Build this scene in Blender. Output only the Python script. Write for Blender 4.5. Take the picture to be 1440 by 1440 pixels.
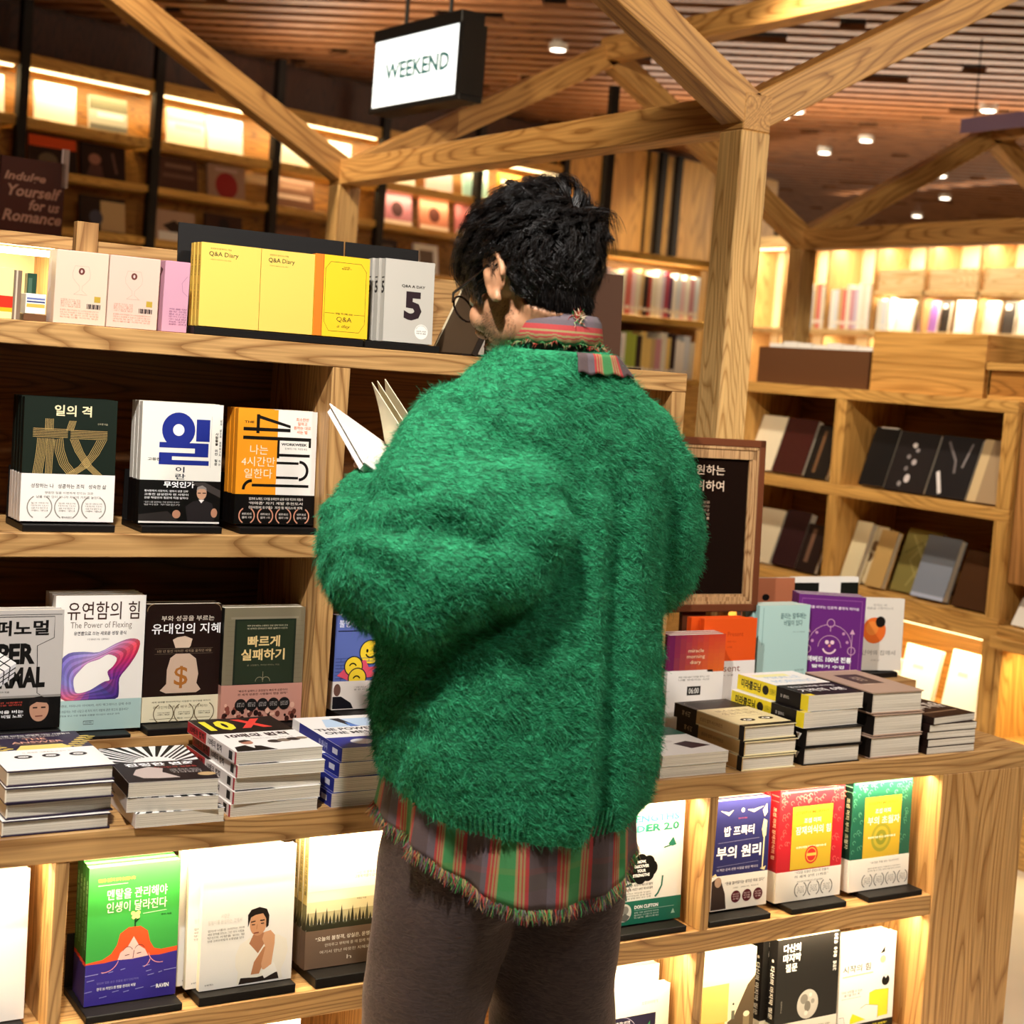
import bpy, math, random
import numpy as np
from mathutils import Matrix, Vector, noise as mnoise
PI = math.pi
random.seed(7)
rng = np.random.default_rng(7)
for o in list(bpy.data.objects):
    bpy.data.objects.remove(o)
SC = bpy.context.scene
COL = SC.collection

# ------------------------------------------------------------------ camera, world, exposure
EYE = Vector((0, 0, 1.48))
AZ, PITCH, ROLL = math.radians(58.3), math.radians(3.15), math.radians(4.46)
_fw = Vector((math.cos(AZ), math.sin(AZ), 0)); _rt = Vector((math.sin(AZ), -math.cos(AZ), 0)); _zz = Vector((0, 0, 1))
CF = _fw*math.cos(PITCH) - _zz*math.sin(PITCH)
CU = _zz*math.cos(PITCH) + _fw*math.sin(PITCH)
cx = _rt*math.cos(ROLL) + CU*math.sin(ROLL)
cy = -_rt*math.sin(ROLL) + CU*math.cos(ROLL)
cam = bpy.data.cameras.new('camera')
co = bpy.data.objects.new('camera', cam); COL.objects.link(co)
co.matrix_world = Matrix(((cx.x, cy.x, -CF.x, EYE.x), (cx.y, cy.y, -CF.y, EYE.y), (cx.z, cy.z, -CF.z, EYE.z), (0, 0, 0, 1)))
cam.sensor_width = 36; cam.lens = 55.0; cam.shift_x = -.00453; cam.shift_y = -.0582
cam.clip_start = .05; cam.clip_end = 60
cam.dof.use_dof = True; cam.dof.focus_distance = 2.8; cam.dof.aperture_fstop = 4.8
SC.camera = co
SC.view_settings.view_transform = 'Standard'; SC.view_settings.look = 'None'
SC.view_settings.gamma = 1; SC.view_settings.use_curve_mapping = False
SC.view_settings.exposure = 0.25
W = bpy.data.worlds.new('world'); SC.world = W; W.use_nodes = True
W.node_tree.nodes['Background'].inputs[0].default_value = (1.0, .80, .60, 1)
W.node_tree.nodes['Background'].inputs[1].default_value = .16

def lamp(name, kind, loc, energy, color=(1, .86, .68), target=None, size=.1, size_y=None, spot=60, blend=.5):
    L = bpy.data.lights.new(name, kind); L.energy = energy; L.color = color
    if kind == 'AREA':
        L.size = size
        if size_y: L.shape = 'RECTANGLE'; L.size_y = size_y
    elif kind == 'SPOT':
        L.spot_size = math.radians(spot); L.spot_blend = blend; L.shadow_soft_size = size
    else:
        L.shadow_soft_size = size
    o = bpy.data.objects.new(name, L); COL.objects.link(o); o.location = loc
    if target is not None:
        d = (Vector(target) - Vector(loc)).normalized()
        o.rotation_euler = d.to_track_quat('-Z', 'Y').to_euler()
    return o
COOL = (1, .945, .88); WARM = (1, .74, .42)
lamp('key_downlight', 'SPOT', (.28, 1.30, 3.08), 250, COOL, (1.15, 2.2, 1.0), .035, spot=72, blend=.6)
lamp('front_downlight', 'SPOT', (1.9, .30, 3.08), 85, COOL, (1.8, 2.5, .9), .05, spot=62, blend=.6)
lamp('left_downlight', 'SPOT', (.35, 1.25, 3.08), 55, COOL, (.75, 2.55, .9), .05, spot=52, blend=.7)
lamp('right_downlight', 'SPOT', (2.9, .9, 3.08), 75, COOL, (2.5, 2.6, .8), .05, spot=50, blend=.7)
lamp('rafter_fill', 'SPOT', (1.5, .7, 3.06), 170, (1, .88, .68), (2.75, 3.0, 2.35), .05, spot=58, blend=.8)  # unseen fill spot, added to brighten the near rafters
lamp('bay_downlight', 'SPOT', (3.1, 3.9, 3.08), 130, (1, .85, .64), (4.1, 4.2, 1.1), .06, spot=85, blend=.7)
lamp('aisle_downlight', 'SPOT', (1.2, 5.2, 3.08), 110, (1, .82, .6), (2.2, 5.6, 1.6), .06, spot=110, blend=.8)
lamp('frame_downlight', 'SPOT', (1.3, 3.7, 3.08), 70, (1, .82, .58), (2.4, 4.6, 2.2), .06, spot=110, blend=.8)
lamp('hall_downlight', 'AREA', (4.2, 1.0, 3.05), 30, (1, .85, .65), (3.4, 3.4, 1.2), 1.2)
lamp('ceiling_fill', 'AREA', (6.6, 6.9, 2.70), 30, (1, .84, .66), (6.5, 6.8, 3.2), 3.2, .6)  # added fill aimed up to brighten the ceiling slats, no real fitting here
lamp('ceiling_fill', 'AREA', (3.4, 6.9, 2.88), 10, (1, .84, .64), (3.401, 6.9, 3.2), 3.0, .4)  # more added ceiling fill, over the left wall shelving side
lamp('ceiling_fill', 'AREA', (2.6, 1.9, 2.86), 12, (1, .86, .68), (2.6001, 1.9, 3.2), 2.6, .5)  # added ceiling fill above the counter, no fitting modelled
lamp('far_hall_light', 'AREA', (10.5, 9.0, 3.0), 90, (1, .82, .58), (10.0, 9.0, 0), 2.5)

# ------------------------------------------------------------------ materials
MATS = {}
def lin(h):
    if isinstance(h, tuple): return h
    h = h.lstrip('#'); out = []
    for i in (0, 2, 4):
        c = int(h[i:i+2], 16)/255
        out.append(c/12.92 if c <= .04045 else ((c+.055)/1.055)**2.4)
    return tuple(out)
def nodes(name):
    m = bpy.data.materials.new(name); m.use_nodes = True
    nt = m.node_tree
    return m, nt, nt.nodes['Principled BSDF']
def paint(c, rough=.5, metal=0, spec=.28):
    k = (c, rough, metal)
    if k not in MATS:
        m, nt, b = nodes('paint_' + (c.strip('#') if isinstance(c, str) else 'x'))
        b.inputs['Base Color'].default_value = (*lin(c), 1); b.inputs['Roughness'].default_value = rough
        b.inputs['Metallic'].default_value = metal; b.inputs['Specular IOR Level'].default_value = spec
        MATS[k] = m
    return MATS[k]
def glow(name, c, s):
    k = ('glow', name)
    if k not in MATS:
        m, nt, b = nodes(name)
        b.inputs['Base Color'].default_value = (*lin(c), 1)
        b.inputs['Emission Color'].default_value = (*lin(c), 1); b.inputs['Emission Strength'].default_value = s
        MATS[k] = m
    return MATS[k]
def wood(axis='x', light='#C89C62', dark='#8E6234', scale=1.0, rough=.45, name=None, space='Object'):
    k = ('wood', axis, light, dark, scale, space)
    if k in MATS: return MATS[k]
    m, nt, b = nodes(name or 'oak_grain_' + axis)
    N, L = nt.nodes, nt.links
    tc = N.new('ShaderNodeTexCoord'); mp = N.new('ShaderNodeMapping')
    s = {'x': (.55, 5, 5), 'y': (5, .55, 5), 'z': (5, 5, .55)}[axis]
    mp.inputs['Scale'].default_value = [v*scale for v in s]
    L.new(tc.outputs[space], mp.inputs['Vector'])
    n1 = N.new('ShaderNodeTexNoise'); n1.inputs['Scale'].default_value = 1.6; n1.inputs['Detail'].default_value = 1.5
    L.new(mp.outputs[0], n1.inputs['Vector'])
    mu = N.new('ShaderNodeMath'); mu.operation = 'MULTIPLY'; mu.inputs[1].default_value = 26
    L.new(n1.outputs['Fac'], mu.inputs[0])
    fr = N.new('ShaderNodeMath'); fr.operation = 'FRACT'; L.new(mu.outputs[0], fr.inputs[0])
    cr = N.new('ShaderNodeValToRGB')
    e = cr.color_ramp.elements
    e[0].position = 0; e[0].color = (*lin(dark), 1); e[1].position = .3; e[1].color = (*lin(light), 1)
    x = e.new(.78); x.color = (*lin(light), 1); x = e.new(1.0); x.color = (*[(a*.6+c*.4) for a, c in zip(lin(dark), lin(light))], 1)
    L.new(fr.outputs[0], cr.inputs[0])
    mp2 = N.new('ShaderNodeMapping'); s2 = {'x': (3, 160, 160), 'y': (160, 3, 160), 'z': (160, 160, 3)}[axis]
    mp2.inputs['Scale'].default_value = s2; L.new(tc.outputs[space], mp2.inputs['Vector'])
    n2 = N.new('ShaderNodeTexNoise'); n2.inputs['Scale'].default_value = 1; n2.inputs['Detail'].default_value = 2
    L.new(mp2.outputs[0], n2.inputs['Vector'])
    mx = N.new('ShaderNodeMix'); mx.data_type = 'RGBA'; mx.blend_type = 'MULTIPLY'; mx.inputs[0].default_value = .55
    cr2 = N.new('ShaderNodeValToRGB'); cr2.color_ramp.elements[0].position = .35; cr2.color_ramp.elements[0].color = (.5, .45, .4, 1)
    cr2.color_ramp.elements[1].position = .62; cr2.color_ramp.elements[1].color = (1, 1, 1, 1)
    L.new(n2.outputs['Fac'], cr2.inputs[0])
    L.new(cr.outputs[0], mx.inputs[6]); L.new(cr2.outputs[0], mx.inputs[7])
    L.new(mx.outputs[2], b.inputs['Base Color']); b.inputs['Roughness'].default_value = rough
    MATS[k] = m
    return m
def paper():
    k = 'paper'
    if k in MATS: return MATS[k]
    m, nt, b = nodes('page_edges'); N, L = nt.nodes, nt.links
    tc = N.new('ShaderNodeTexCoord'); mp = N.new('ShaderNodeMapping'); mp.inputs['Scale'].default_value = (2, 900, 2)
    L.new(tc.outputs['Object'], mp.inputs['Vector'])
    n = N.new('ShaderNodeTexNoise'); n.inputs['Scale'].default_value = 1; n.inputs['Detail'].default_value = 1
    L.new(mp.outputs[0], n.inputs['Vector'])
    cr = N.new('ShaderNodeValToRGB'); cr.color_ramp.elements[0].position = .3; cr.color_ramp.elements[0].color = (*lin('#A69A86'), 1)
    cr.color_ramp.elements[1].position = .6; cr.color_ramp.elements[1].color = (*lin('#E6DDCC'), 1)
    L.new(n.outputs['Fac'], cr.inputs[0]); L.new(cr.outputs[0], b.inputs['Base Color']); b.inputs['Roughness'].default_value = .8
    MATS[k] = m
    return m

# ------------------------------------------------------------------ mesh builder
class MB:
    def __init__(s):
        s.v = []; s.f = []; s.mi = []; s.mats = []; s.n = 0
    def m(s, mat):
        if mat not in s.mats: s.mats.append(mat)
        return s.mats.index(mat)
    def add(s, vs, fs, mat):
        i = s.m(mat); b = len(s.v)
        s.v.extend([tuple(map(float, p)) for p in vs]); s.f.extend([tuple(b+k for k in f) for f in fs]); s.mi.extend([i]*len(fs))
        return s
    def box(s, x0, x1, y0, y1, z0, z1, mat, bev=0):
        if bev <= 0:
            vs = [(x, y, z) for x in (x0, x1) for y in (y0, y1) for z in (z0, z1)]
            fs = [(0, 1, 3, 2), (4, 6, 7, 5), (0, 4, 5, 1), (2, 3, 7, 6), (0, 2, 6, 4), (1, 5, 7, 3)]
            return s.add(vs, fs, mat)
        # chamfered box: three face pairs, twelve edge strips, eight corners
        vs = []; ix = {}
        for X in (0, 1):
            for Y in (0, 1):
                for Z in (0, 1):
                    for a in range(3):
                        p = [(x0, x1)[X], (y0, y1)[Y], (z0, z1)[Z]]
                        for b_, q in enumerate((X, Y, Z)):
                            if b_ != a: p[b_] += bev*(1-2*q)
                        ix[(X, Y, Z, a)] = len(vs); vs.append(p)
        fs = []
        for a in range(3):
            for q in (0, 1):
                o = [(0, 0), (1, 0), (1, 1), (0, 1)]
                def key(u, w):
                    t = [0, 0, 0]; t[a] = q; t[(a+1) % 3] = u; t[(a+2) % 3] = w
                    return (*t, a)
                fs.append([ix[key(*k)] for k in (o if q else o[::-1])])
        for a in range(3):      # edges along axis a
            b_, c_ = (a+1) % 3, (a+2) % 3
            for u in (0, 1):
                for w in (0, 1):
                    t0 = [0]*3; t1 = [0]*3; t0[a] = 0; t1[a] = 1
                    for t in (t0, t1): t[b_] = u; t[c_] = w
                    fs.append([ix[(*t0, b_)], ix[(*t1, b_)], ix[(*t1, c_)], ix[(*t0, c_)]])
        for X in (0, 1):
            for Y in (0, 1):
                for Z in (0, 1): fs.append([ix[(X, Y, Z, a)] for a in range(3)])
        return s.add(vs, fs, mat)
    def tube(s, pts, rad, mat, n=12, cap=True, flat=1.0):
        pts = [Vector(p) for p in pts]; k = len(pts)
        rad = rad if hasattr(rad, '__len__') else [rad]*k
        up = None; rings = []; vs = []
        for i in range(k):
            t = (pts[min(i+1, k-1)] - pts[max(i-1, 0)]).normalized()
            if up is None:
                up = Vector((0, 0, 1)) if abs(t.z) < .9 else Vector((1, 0, 0))
            a = (up - t*up.dot(t)).normalized(); c = t.cross(a); up = a
            for j in range(n):
                q = 2*PI*j/n
                vs.append(pts[i] + a*math.cos(q)*rad[i] + c*math.sin(q)*rad[i]*flat)
        fs = [(i*n+j, i*n+(j+1) % n, (i+1)*n+(j+1) % n, (i+1)*n+j) for i in range(k-1) for j in range(n)]
        if cap: fs += [tuple(range(n))[::-1], tuple((k-1)*n+j for j in range(n))]
        return s.add(vs, fs, mat)
    def ell(s, c, r, mat, M=None, nu=20, nv=12):
        vs = []; fs = []
        for i in range(nv+1):
            a = PI*i/nv
            for j in range(nu):
                p = Vector((r[0]*math.sin(a)*math.cos(2*PI*j/nu), r[1]*math.sin(a)*math.sin(2*PI*j/nu), r[2]*math.cos(a)))
                vs.append(Vector(c) + (M @ p if M else p))
        for i in range(nv):
            for j in range(nu):
                fs.append((i*nu+j, (i+1)*nu+j, (i+1)*nu+(j+1) % nu, i*nu+(j+1) % nu))
        return s.add(vs, fs, mat)
    def loft(s, rings, mat, closed=True, cap=(True, True)):
        n = len(rings[0]); vs = [p for r in rings for p in r]; k = len(rings)
        fs = [(i*n+j, i*n+(j+1) % n, (i+1)*n+(j+1) % n, (i+1)*n+j) for i in range(k-1) for j in range(n if closed else n-1)]
        if cap[0]: fs.append(tuple(range(n))[::-1])
        if cap[1]: fs.append(tuple((k-1)*n+j for j in range(n)))
        return s.add(vs, fs, mat)
    def build(s, name, parent=None, loc=None, rot=None, smooth=False):
        me = bpy.data.meshes.new(name); me.from_pydata(s.v, [], s.f)
        for m in s.mats: me.materials.append(m)
        if s.mats: me.polygons.foreach_set('material_index', s.mi)
        if smooth: me.polygons.foreach_set('use_smooth', [True]*len(s.f))
        me.update()
        o = bpy.data.objects.new(name, me); COL.objects.link(o)
        if parent: o.parent = parent
        if loc is not None: o.location = loc
        if rot is not None: o.rotation_euler = rot
        return o
def tag(o, label=None, cat=None, group=None, kind=None):
    if label: o['label'] = label
    if cat: o['category'] = cat
    if group: o['group'] = group
    if kind: o['kind'] = kind
    return o
def thing(name, label, cat, loc=(0, 0, 0), rot=(0, 0, 0), group=None):
    o = bpy.data.objects.new(name, None); COL.objects.link(o); o.empty_display_size = .05
    o.location = loc; o.rotation_euler = rot
    return tag(o, label, cat, group)
def struct(o):
    o['kind'] = 'structure'; return o
def copy_tree(r, loc, label, group=None, rot=None):
    c = r.copy(); COL.objects.link(c); c.location = loc; c['label'] = label
    if rot is not None: c.rotation_euler = rot
    if group: c['group'] = group
    for ch in list(r.children):
        d = ch.copy(); COL.objects.link(d); d.parent = c
        for g in list(ch.children):
            e = g.copy(); COL.objects.link(e); e.parent = d
    return c

# ------------------------------------------------------------------ lettering as flat mesh
_TX = {}
def text_mesh(s, bold=0., shear=0.):
    k = (s, bold, shear)
    if k not in _TX:
        c = bpy.data.curves.new('t', 'FONT'); c.body = s; c.fill_mode = 'FRONT'; c.resolution_u = 2; c.offset = bold; c.align_x = 'CENTER'
        c.shear = shear; c.space_line = 1.12
        o = bpy.data.objects.new('t', c); COL.objects.link(o)
        me = bpy.data.meshes.new_from_object(o)
        vs = np.array([v.co[:2] for v in me.vertices]).reshape(-1, 2); fs = [tuple(p.vertices) for p in me.polygons]
        bpy.data.objects.remove(o); bpy.data.curves.remove(c); bpy.data.meshes.remove(me)
        if len(vs):
            lo, hi = vs.min(0), vs.max(0); vs = (vs-lo)/np.maximum(hi-lo, 1e-6)
        _TX[k] = (vs, fs)
    return _TX[k]
def draw(mb, ops, fmap, w, h, lift0=.0001, step=.00001):
    """Draws flat marks: u from 0 (left) to 1, v from 0 (top) to 1; fmap(u, v, lift) gives the point."""
    z = lift0; asp = w/h
    for op in ops:
        t = op[0]; z += step; col = paint(op[-1], .45) if isinstance(op[-1], str) else op[-1]
        P = lambda u, v: fmap(u, v, z)
        if t == 'R':
            _, a, b, c, d, _c = op; mb.add([P(a, d), P(c, d), P(c, b), P(a, b)], [(0, 1, 2, 3)], col)
        elif t == 'P':
            mb.add([P(*q) for q in op[1]], [tuple(range(len(op[1])))[::-1]], col)
        elif t == 'C':       # u, v, radius as share of the width, (vertical stretch), colour
            u, v, r = op[1:4]; st = op[4] if len(op) == 6 else 1
            n = 28; mb.add([P(u+r*math.cos(2*PI*k/n), v-r*asp*st*math.sin(2*PI*k/n)) for k in range(n)], [tuple(range(n))], col)
        elif t == 'L':       # polyline, width as share of the book's width
            pts, wd = op[1], op[2]*w/2
            q = np.array([(u*w, v*h) for u, v in pts])
            d = np.gradient(q, axis=0) if len(q) > 2 else np.array([q[1]-q[0]]*2)
            d /= np.maximum(np.linalg.norm(d, axis=1)[:, None], 1e-9); nn = np.stack([-d[:, 1], d[:, 0]], 1)
            A, B = q+nn*wd, q-nn*wd; k = len(q)
            mb.add([P(a[0]/w, a[1]/h) for a in A] + [P(a[0]/w, a[1]/h) for a in B], [(i, i+1, k+i+1, k+i) for i in range(k-1)], col)
        elif t == 'G':       # marks that do not overlap each other, all at one level
            draw(mb, op[1], fmap, w, h, z, 0)
        elif t == 'A':       # arc: u, v, radius, from, to (degrees, counter-clockwise from the right), width
            u, v, r, a0, a1, wd = op[1:7]
            pts = [(u+r*math.cos(math.radians(a0+(a1-a0)*k/14)), v-r*asp*math.sin(math.radians(a0+(a1-a0)*k/14))) for k in range(15)]
            z -= step; draw(mb, [('L', pts, wd, op[-1])], fmap, w, h, z, step); z += step
        elif t in ('T', 'S'):  # lettering stretched into the box u0 v0 u1 v1 ; S runs down a spine
            s, a, b, c, d = op[1:6]; bold = op[6] if len(op) > 7 else 0; sh = op[7] if len(op) > 8 else 0
            vs, fs = text_mesh(s, bold, sh)
            if t == 'T': pts = [P(a+(c-a)*x, d+(b-d)*y) for x, y in vs]
            else: pts = [P(a+(c-a)*y, b+(d-b)*x) for x, y in vs]
            mb.add(pts, fs, col)

# ------------------------------------------------------------------ books
def book(label, w, h, t, front='#ffffff', spine=None, art=(), band=None, spine_art=(), hard=False, group=None, name='paperback_book', cat='book', back=None):
    """A closed book standing on its foot: spine at x=0, front cover at y=0, thickness towards +y."""
    r = thing(name, label, cat, group=group)
    fm = paint(front, .4) if isinstance(front, str) else front
    sm = fm if spine is None else paint(spine, .4)
    bm_ = fm if back is None else paint(back, .4)
    ct = .0022 if hard else .0005
    c = MB()
    c.box(0, w, 0, ct, 0, h, fm); c.box(0, w, t-ct, t, 0, h, bm_); c.box(0, ct, ct, t-ct, 0, h, sm)
    fmap = lambda u, v, z: (u*w, -z, h*(1-v))
    smap = lambda u, v, z: (-z, t*(1-u), h*(1-v))
    draw(c, art, fmap, w, h)
    draw(c, spine_art, smap, t, h)
    c.build('cover', r)
    i = .003 if hard else .0012
    p = MB().box(ct, w-i, ct, t-ct, i if hard else .0004, h-(i if hard else .0004), paper()); p.build('pages', r)
    if band:
        bh, bc, bart = band[:3]
        z1 = h*bh; e = .0009
        b = MB(); m = paint(bc, .4) if isinstance(bc, str) else bc
        b.box(-e, w+.0003, -e, -e+.0003, .0002, z1, m); b.box(-e, -e+.0003, -e, t+e, .0002, z1, m); b.box(-e, w+.0003, t+e-.0003, t+e, .0002, z1, m)
        draw(b, bart, lambda u, v, z: (u*w, -e-z, h*(1-v)), w, h)
        if len(band) > 3: draw(b, band[3], lambda u, v, z: (-e-z, t*(1-u), h*(1-v)), t, h)
        b.build('paper_band', r)
    return r
ORD = ['front', 'second', 'third', 'fourth', 'fifth', 'sixth', 'seventh']
def stand_row(r, x, y, z, lean, n, what, t, dx=0, group=None, rz=0):
    """Puts the book r at (x, y, z) leaning back, with n-1 copies of it behind."""
    r.location = (x, y, z + t*math.sin(lean)); r.rotation_euler = (-lean, 0, rz)
    for k in range(1, n):
        d = (t+.0030)*k/math.cos(lean)
        copy_tree(r, (x + dx*k - math.sin(rz)*d, y + d*math.cos(rz), z + t*math.sin(lean)), f'{what}, {ORD[k]} from front', group or what+' copies')
    if n > 1: r['group'] = group or what+' copies'
def flat_stack(mk, x, y, z, n, t, what, rots, offs=None, group=None, up=True):
    """Books lying on their backs, feet to the front edge, the first at the bottom; mk(label) makes one."""
    r = None
    for k in range(n):
        place = 'topmost in stack' if k == n-1 else ('bottom of stack' if k == 0 else ORD[n-1-k] + ' from stack top')
        lab = f'{what}, {place}'
        ox, oy = offs[k] if offs else (0, 0)
        loc = (x+ox, y+oy, z + t*(k+1) + .0012*k)
        rot = (-PI/2, 0, math.radians(rots[k % len(rots)]))
        if r is None: r = mk(lab); r.location = loc; r.rotation_euler = rot; r['group'] = group or what + ' stack'
        else: copy_tree(r, loc, lab, None, rot)
def bookstand(label, x0, x1, y, z, depth, plate=0, lean=.07, lip=.012, name='book_stand', group='black metal book stands', ly=.018):
    """Black bent-metal stand: foot, front lip, and a back plate of height plate."""
    r = thing(name, label, 'book stand', (x0, y, z), group=group); m = paint('#0E0B0A', .5)
    w = x1-x0
    MB().box(0, w, 0, depth, 0, lip, m, .0012).build('foot', r)
    if not plate: MB().box(0, w, depth-.003, depth, lip, lip+.09, m).build('back_plate', r)
    if plate:
        MB().box(0, w, 0, .0025, 0, plate, m).build('back_plate', r, (0, depth-.004, lip), (-lean, 0, 0))
    return r
# ------------------------------------------------------------------ the room
OAKX, OAKY, OAKZ = wood('x'), wood('y'), wood('z')
DK = dict(light='#A8743A', dark='#6F4519')
DKX, DKY, DKZ = wood('x', **DK), wood('y', **DK), wood('z', **DK)
def floor_mat():
    m, nt, b = nodes('polished_floor'); N, L = nt.nodes, nt.links
    tc = N.new('ShaderNodeTexCoord'); n = N.new('ShaderNodeTexNoise'); n.inputs['Scale'].default_value = 3
    L.new(tc.outputs['Object'], n.inputs['Vector'])
    cr = N.new('ShaderNodeValToRGB'); cr.color_ramp.elements[0].color = (*lin('#D8CDB8'), 1); cr.color_ramp.elements[1].color = (*lin('#EFE6D4'), 1)
    L.new(n.outputs['Fac'], cr.inputs[0]); L.new(cr.outputs[0], b.inputs['Base Color']); b.inputs['Roughness'].default_value = .25
    return m
struct(MB().box(-3, 16, -3, 16, -.05, 0, floor_mat()).build('floor'))
CZ = 3.15
ceil = struct(MB().box(-3, 16, -3, 16, CZ+.16, CZ+.2, paint('#241209', .9)).build('ceiling'))
# timber slats hung below the dark ceiling, running towards the back right
a = math.radians(-41); sd = Vector((math.cos(a), math.sin(a), 0)); sn = Vector((-sd.y, sd.x, 0))
sl = MB(); SLAT = wood('x', '#A66E44', '#744624', .7)
for k in range(-40, 66):
    o_ = k*.175
    for j in range(-2, 6):
        t0 = j*3.1 + (k*1.37 % 3.1); gap = .12 if (k*7+j*3) % 5 else .35
        if 0 < 1:
            sl.box(t0, t0+3.1-gap, o_-.045, o_+.045, 0, .035, SLAT)
so = sl.build('ceiling_slats', ceil, (3.0, 4.5, CZ+.02), (0, 0, a)); so['kind'] = 'structure'
WL_A = Vector((2.37, 8.29, 0)); WL_ANG = math.radians(13); WL_D = Vector((math.cos(WL_ANG), math.sin(WL_ANG), 0))
DARKW = wood('z', '#5A331C', '#3A1E0E', .8)
wl = struct(MB().box(-6, 6.1, .30, .36, 0, CZ+.16, DARKW).build('wall_left', None, WL_A, (0, 0, WL_ANG)))
wr = struct(MB().box(15.0, 15.06, -3, 16, 0, CZ+.16, paint('#8A6240', .8)).build('wall_right'))
struct(MB().box(-3, 15, -3.06, -3, 0, CZ+.16, paint('#8A6A4A', .8)).build('wall_front'))
struct(MB().box(-3.06, -3, -3, 7.6, 0, CZ+.16, paint('#8A6A4A', .8)).build('wall_side'))

# small white downlights recessed between the slats, seen as bright discs
lampm = glow('downlight_glow', '#FFF1DC', 6)
pts = [(4.386, 7.003), (3.746, 7.501), (7.3, 7.75), (6.898, 6.353), (6.319, 7.331), (7.53, 8.4), (8.76, 8.47), (9.74, 9.35), (10.6, 10.5), (8.82, 10.49), (6.39, 7.54)]
for k, (x, y) in enumerate(pts):
    d = thing('ceiling_downlight', 'small round white downlight set in the dark slatted ceiling', 'ceiling light', (x, y, CZ-.012), group='round downlights in the slatted ceiling')
    MB().tube([(0, 0, 0), (0, 0, .05)], .05, paint('#E8DED0', .4), 20).build('rim', d)
    MB().tube([(0, 0, -.004), (0, 0, .001)], .038, lampm, 20).build('lens', d)

# ------------------------------------------------------------------ timber frame: posts, eaves, rafters and ridges of a row of gabled bays
fr = thing('timber_frame', 'pale oak frame of posts, eaves and gable rafters standing over the bookcases', 'timber frame', (2.409, 2.981, 0))
def beam(name, p, q, w=.085, h=.09, mat=None, parent=fr):
    p, q = Vector(p), Vector(q); d = q-p; Ln = d.length
    o = MB().box(0, Ln, -w/2, w/2, -h/2, h/2, mat or wood('x', '#D3A05C', '#99662E', .9), .003).build(name, parent)
    x = d.normalized(); y = Vector((0, 0, 1)).cross(x)
    y = y.normalized() if y.length > 1e-4 else Vector((0, 1, 0)); z = x.cross(y)
    M = Matrix(((x.x, y.x, z.x), (x.y, y.y, z.y), (x.z, y.z, z.z))).to_4x4(); M.translation = p - fr.location
    o.matrix_local = M
    return o
XS = [.18, 2.4505, 4.69, 6.93]; YS = [3.025, 5.315]; ZT = 2.135; ZA = 2.765
for x in XS:
    for y in YS:
        if x > 6 and y < 4: continue
        beam('post', (x, y, 0), (x, y, ZT-.045), .088, .088, wood('x', '#DDB373', '#A97C42', 1.2))
for x in XS[:3]:
    beam('eave_beam', (x, YS[0]-.044, ZT), (x, YS[1]+.044, ZT))
for x0, x1 in zip(XS, XS[1:]):
    xm = (x0+x1)/2
    for y in YS:
        if xm > 5 and y < 4: continue
        beam('rafter', (x0, y, ZT), (xm+.01, y, ZA)); beam('rafter', (x1, y, ZT), (xm-.01, y, ZA))
    beam('ridge_beam', (xm, YS[0]-.2, ZA+.01), (xm, YS[1], ZA+.01))

# ------------------------------------------------------------------ main display counter and the hutch on it
LED = glow('led_strip_glow', '#FFE2A8', 5)
ct = thing('display_counter', 'long oak display counter with lit open cubbies facing the camera', 'counter', (0, 2.385, 0))
T = .046; H = .70; X0, X1 = .05, 2.92; D = .58
MB().box(X0, X1, 0, D, H-T, H, OAKX, .0015).build('worktop', ct)
MB().box(X0, X1-.002, D-.02, D, .05, H-T, OAKX).build('back_panel', ct)
MB().box(X0, 2.645, .004, D-.02, .336, .382, OAKX, .0015).build('shelf', ct)
MB().box(X0, 2.645, .004, D-.02, .03, .062, OAKX).build('bottom_board', ct)
MB().box(X0, X1, .03, D, 0, .03, paint('#5A4028', .6)).build('plinth', ct)
for x in (.692, 1.345, 1.990):
    MB().box(x, x+.022, .002, D-.02, .062, .336, OAKZ, .001).build('divider', ct)
    MB().box(x, x+.022, .002, D-.02, .382, H-T, OAKZ, .001).build('divider', ct)
MB().box(2.645, X1, 0, D-.02, .03, H-T, wood('z', '#C99B60', '#9A6A34', .8), .0015).build('end_panel', ct)
MB().box(X0, X0+.022, 0, D-.02, .03, H-T, OAKZ).build('end_panel', ct)
for z in (H-T, .336):
    MB().box(X0+.03, 2.64, .028, .040, z-.006, z, LED).build('led_strip', ct)
    for k, (xa, xb) in enumerate(((.1, .68), (.72, 1.335), (1.375, 1.98), (2.02, 2.635))):
        lamp('cubby_led', 'AREA', ((xa+xb)/2, 2.385+.034, z-.009), 2.9 if z > .5 else 2.6, (1, .80, .50), ((xa+xb)/2, 2.385+.13, z-.5), xb-xa, .012)

hu = thing('shelf_hutch', 'two-tier oak hutch standing on the counter behind the book stacks', 'bookcase', (0, 2.645, H))
HZ = .792; HX0, HX1 = .05, 2.044; HD = .30
g = lambda z: z-H
MB().box(HX0, HX1, 0, HD, g(1.452), g(1.492), OAKX, .0015).build('top_board', hu)
MB().box(HX0, HX1, .003, HD, g(1.096), g(1.137), OAKX, .0015).build('shelf', hu)
MB().box(HX0, HX1, 0, HD, 0, g(.777), OAKX, .0015).build('base_board', hu)
MB().box(HX0, HX1, HD-.012, HD, g(.777), g(1.452), wood('x', '#8A5A2C', '#5E3A18')).build('back_panel', hu)
for x in (HX0, .475, 1.2225, HX1-.036):
    MB().box(x, x+.036, .001, HD-.012, g(.777), g(1.096), OAKZ, .001).build('divider', hu)
    MB().box(x, x+.036, .001, HD-.012, g(1.137), g(1.452), OAKZ, .001).build('divider', hu)
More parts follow.
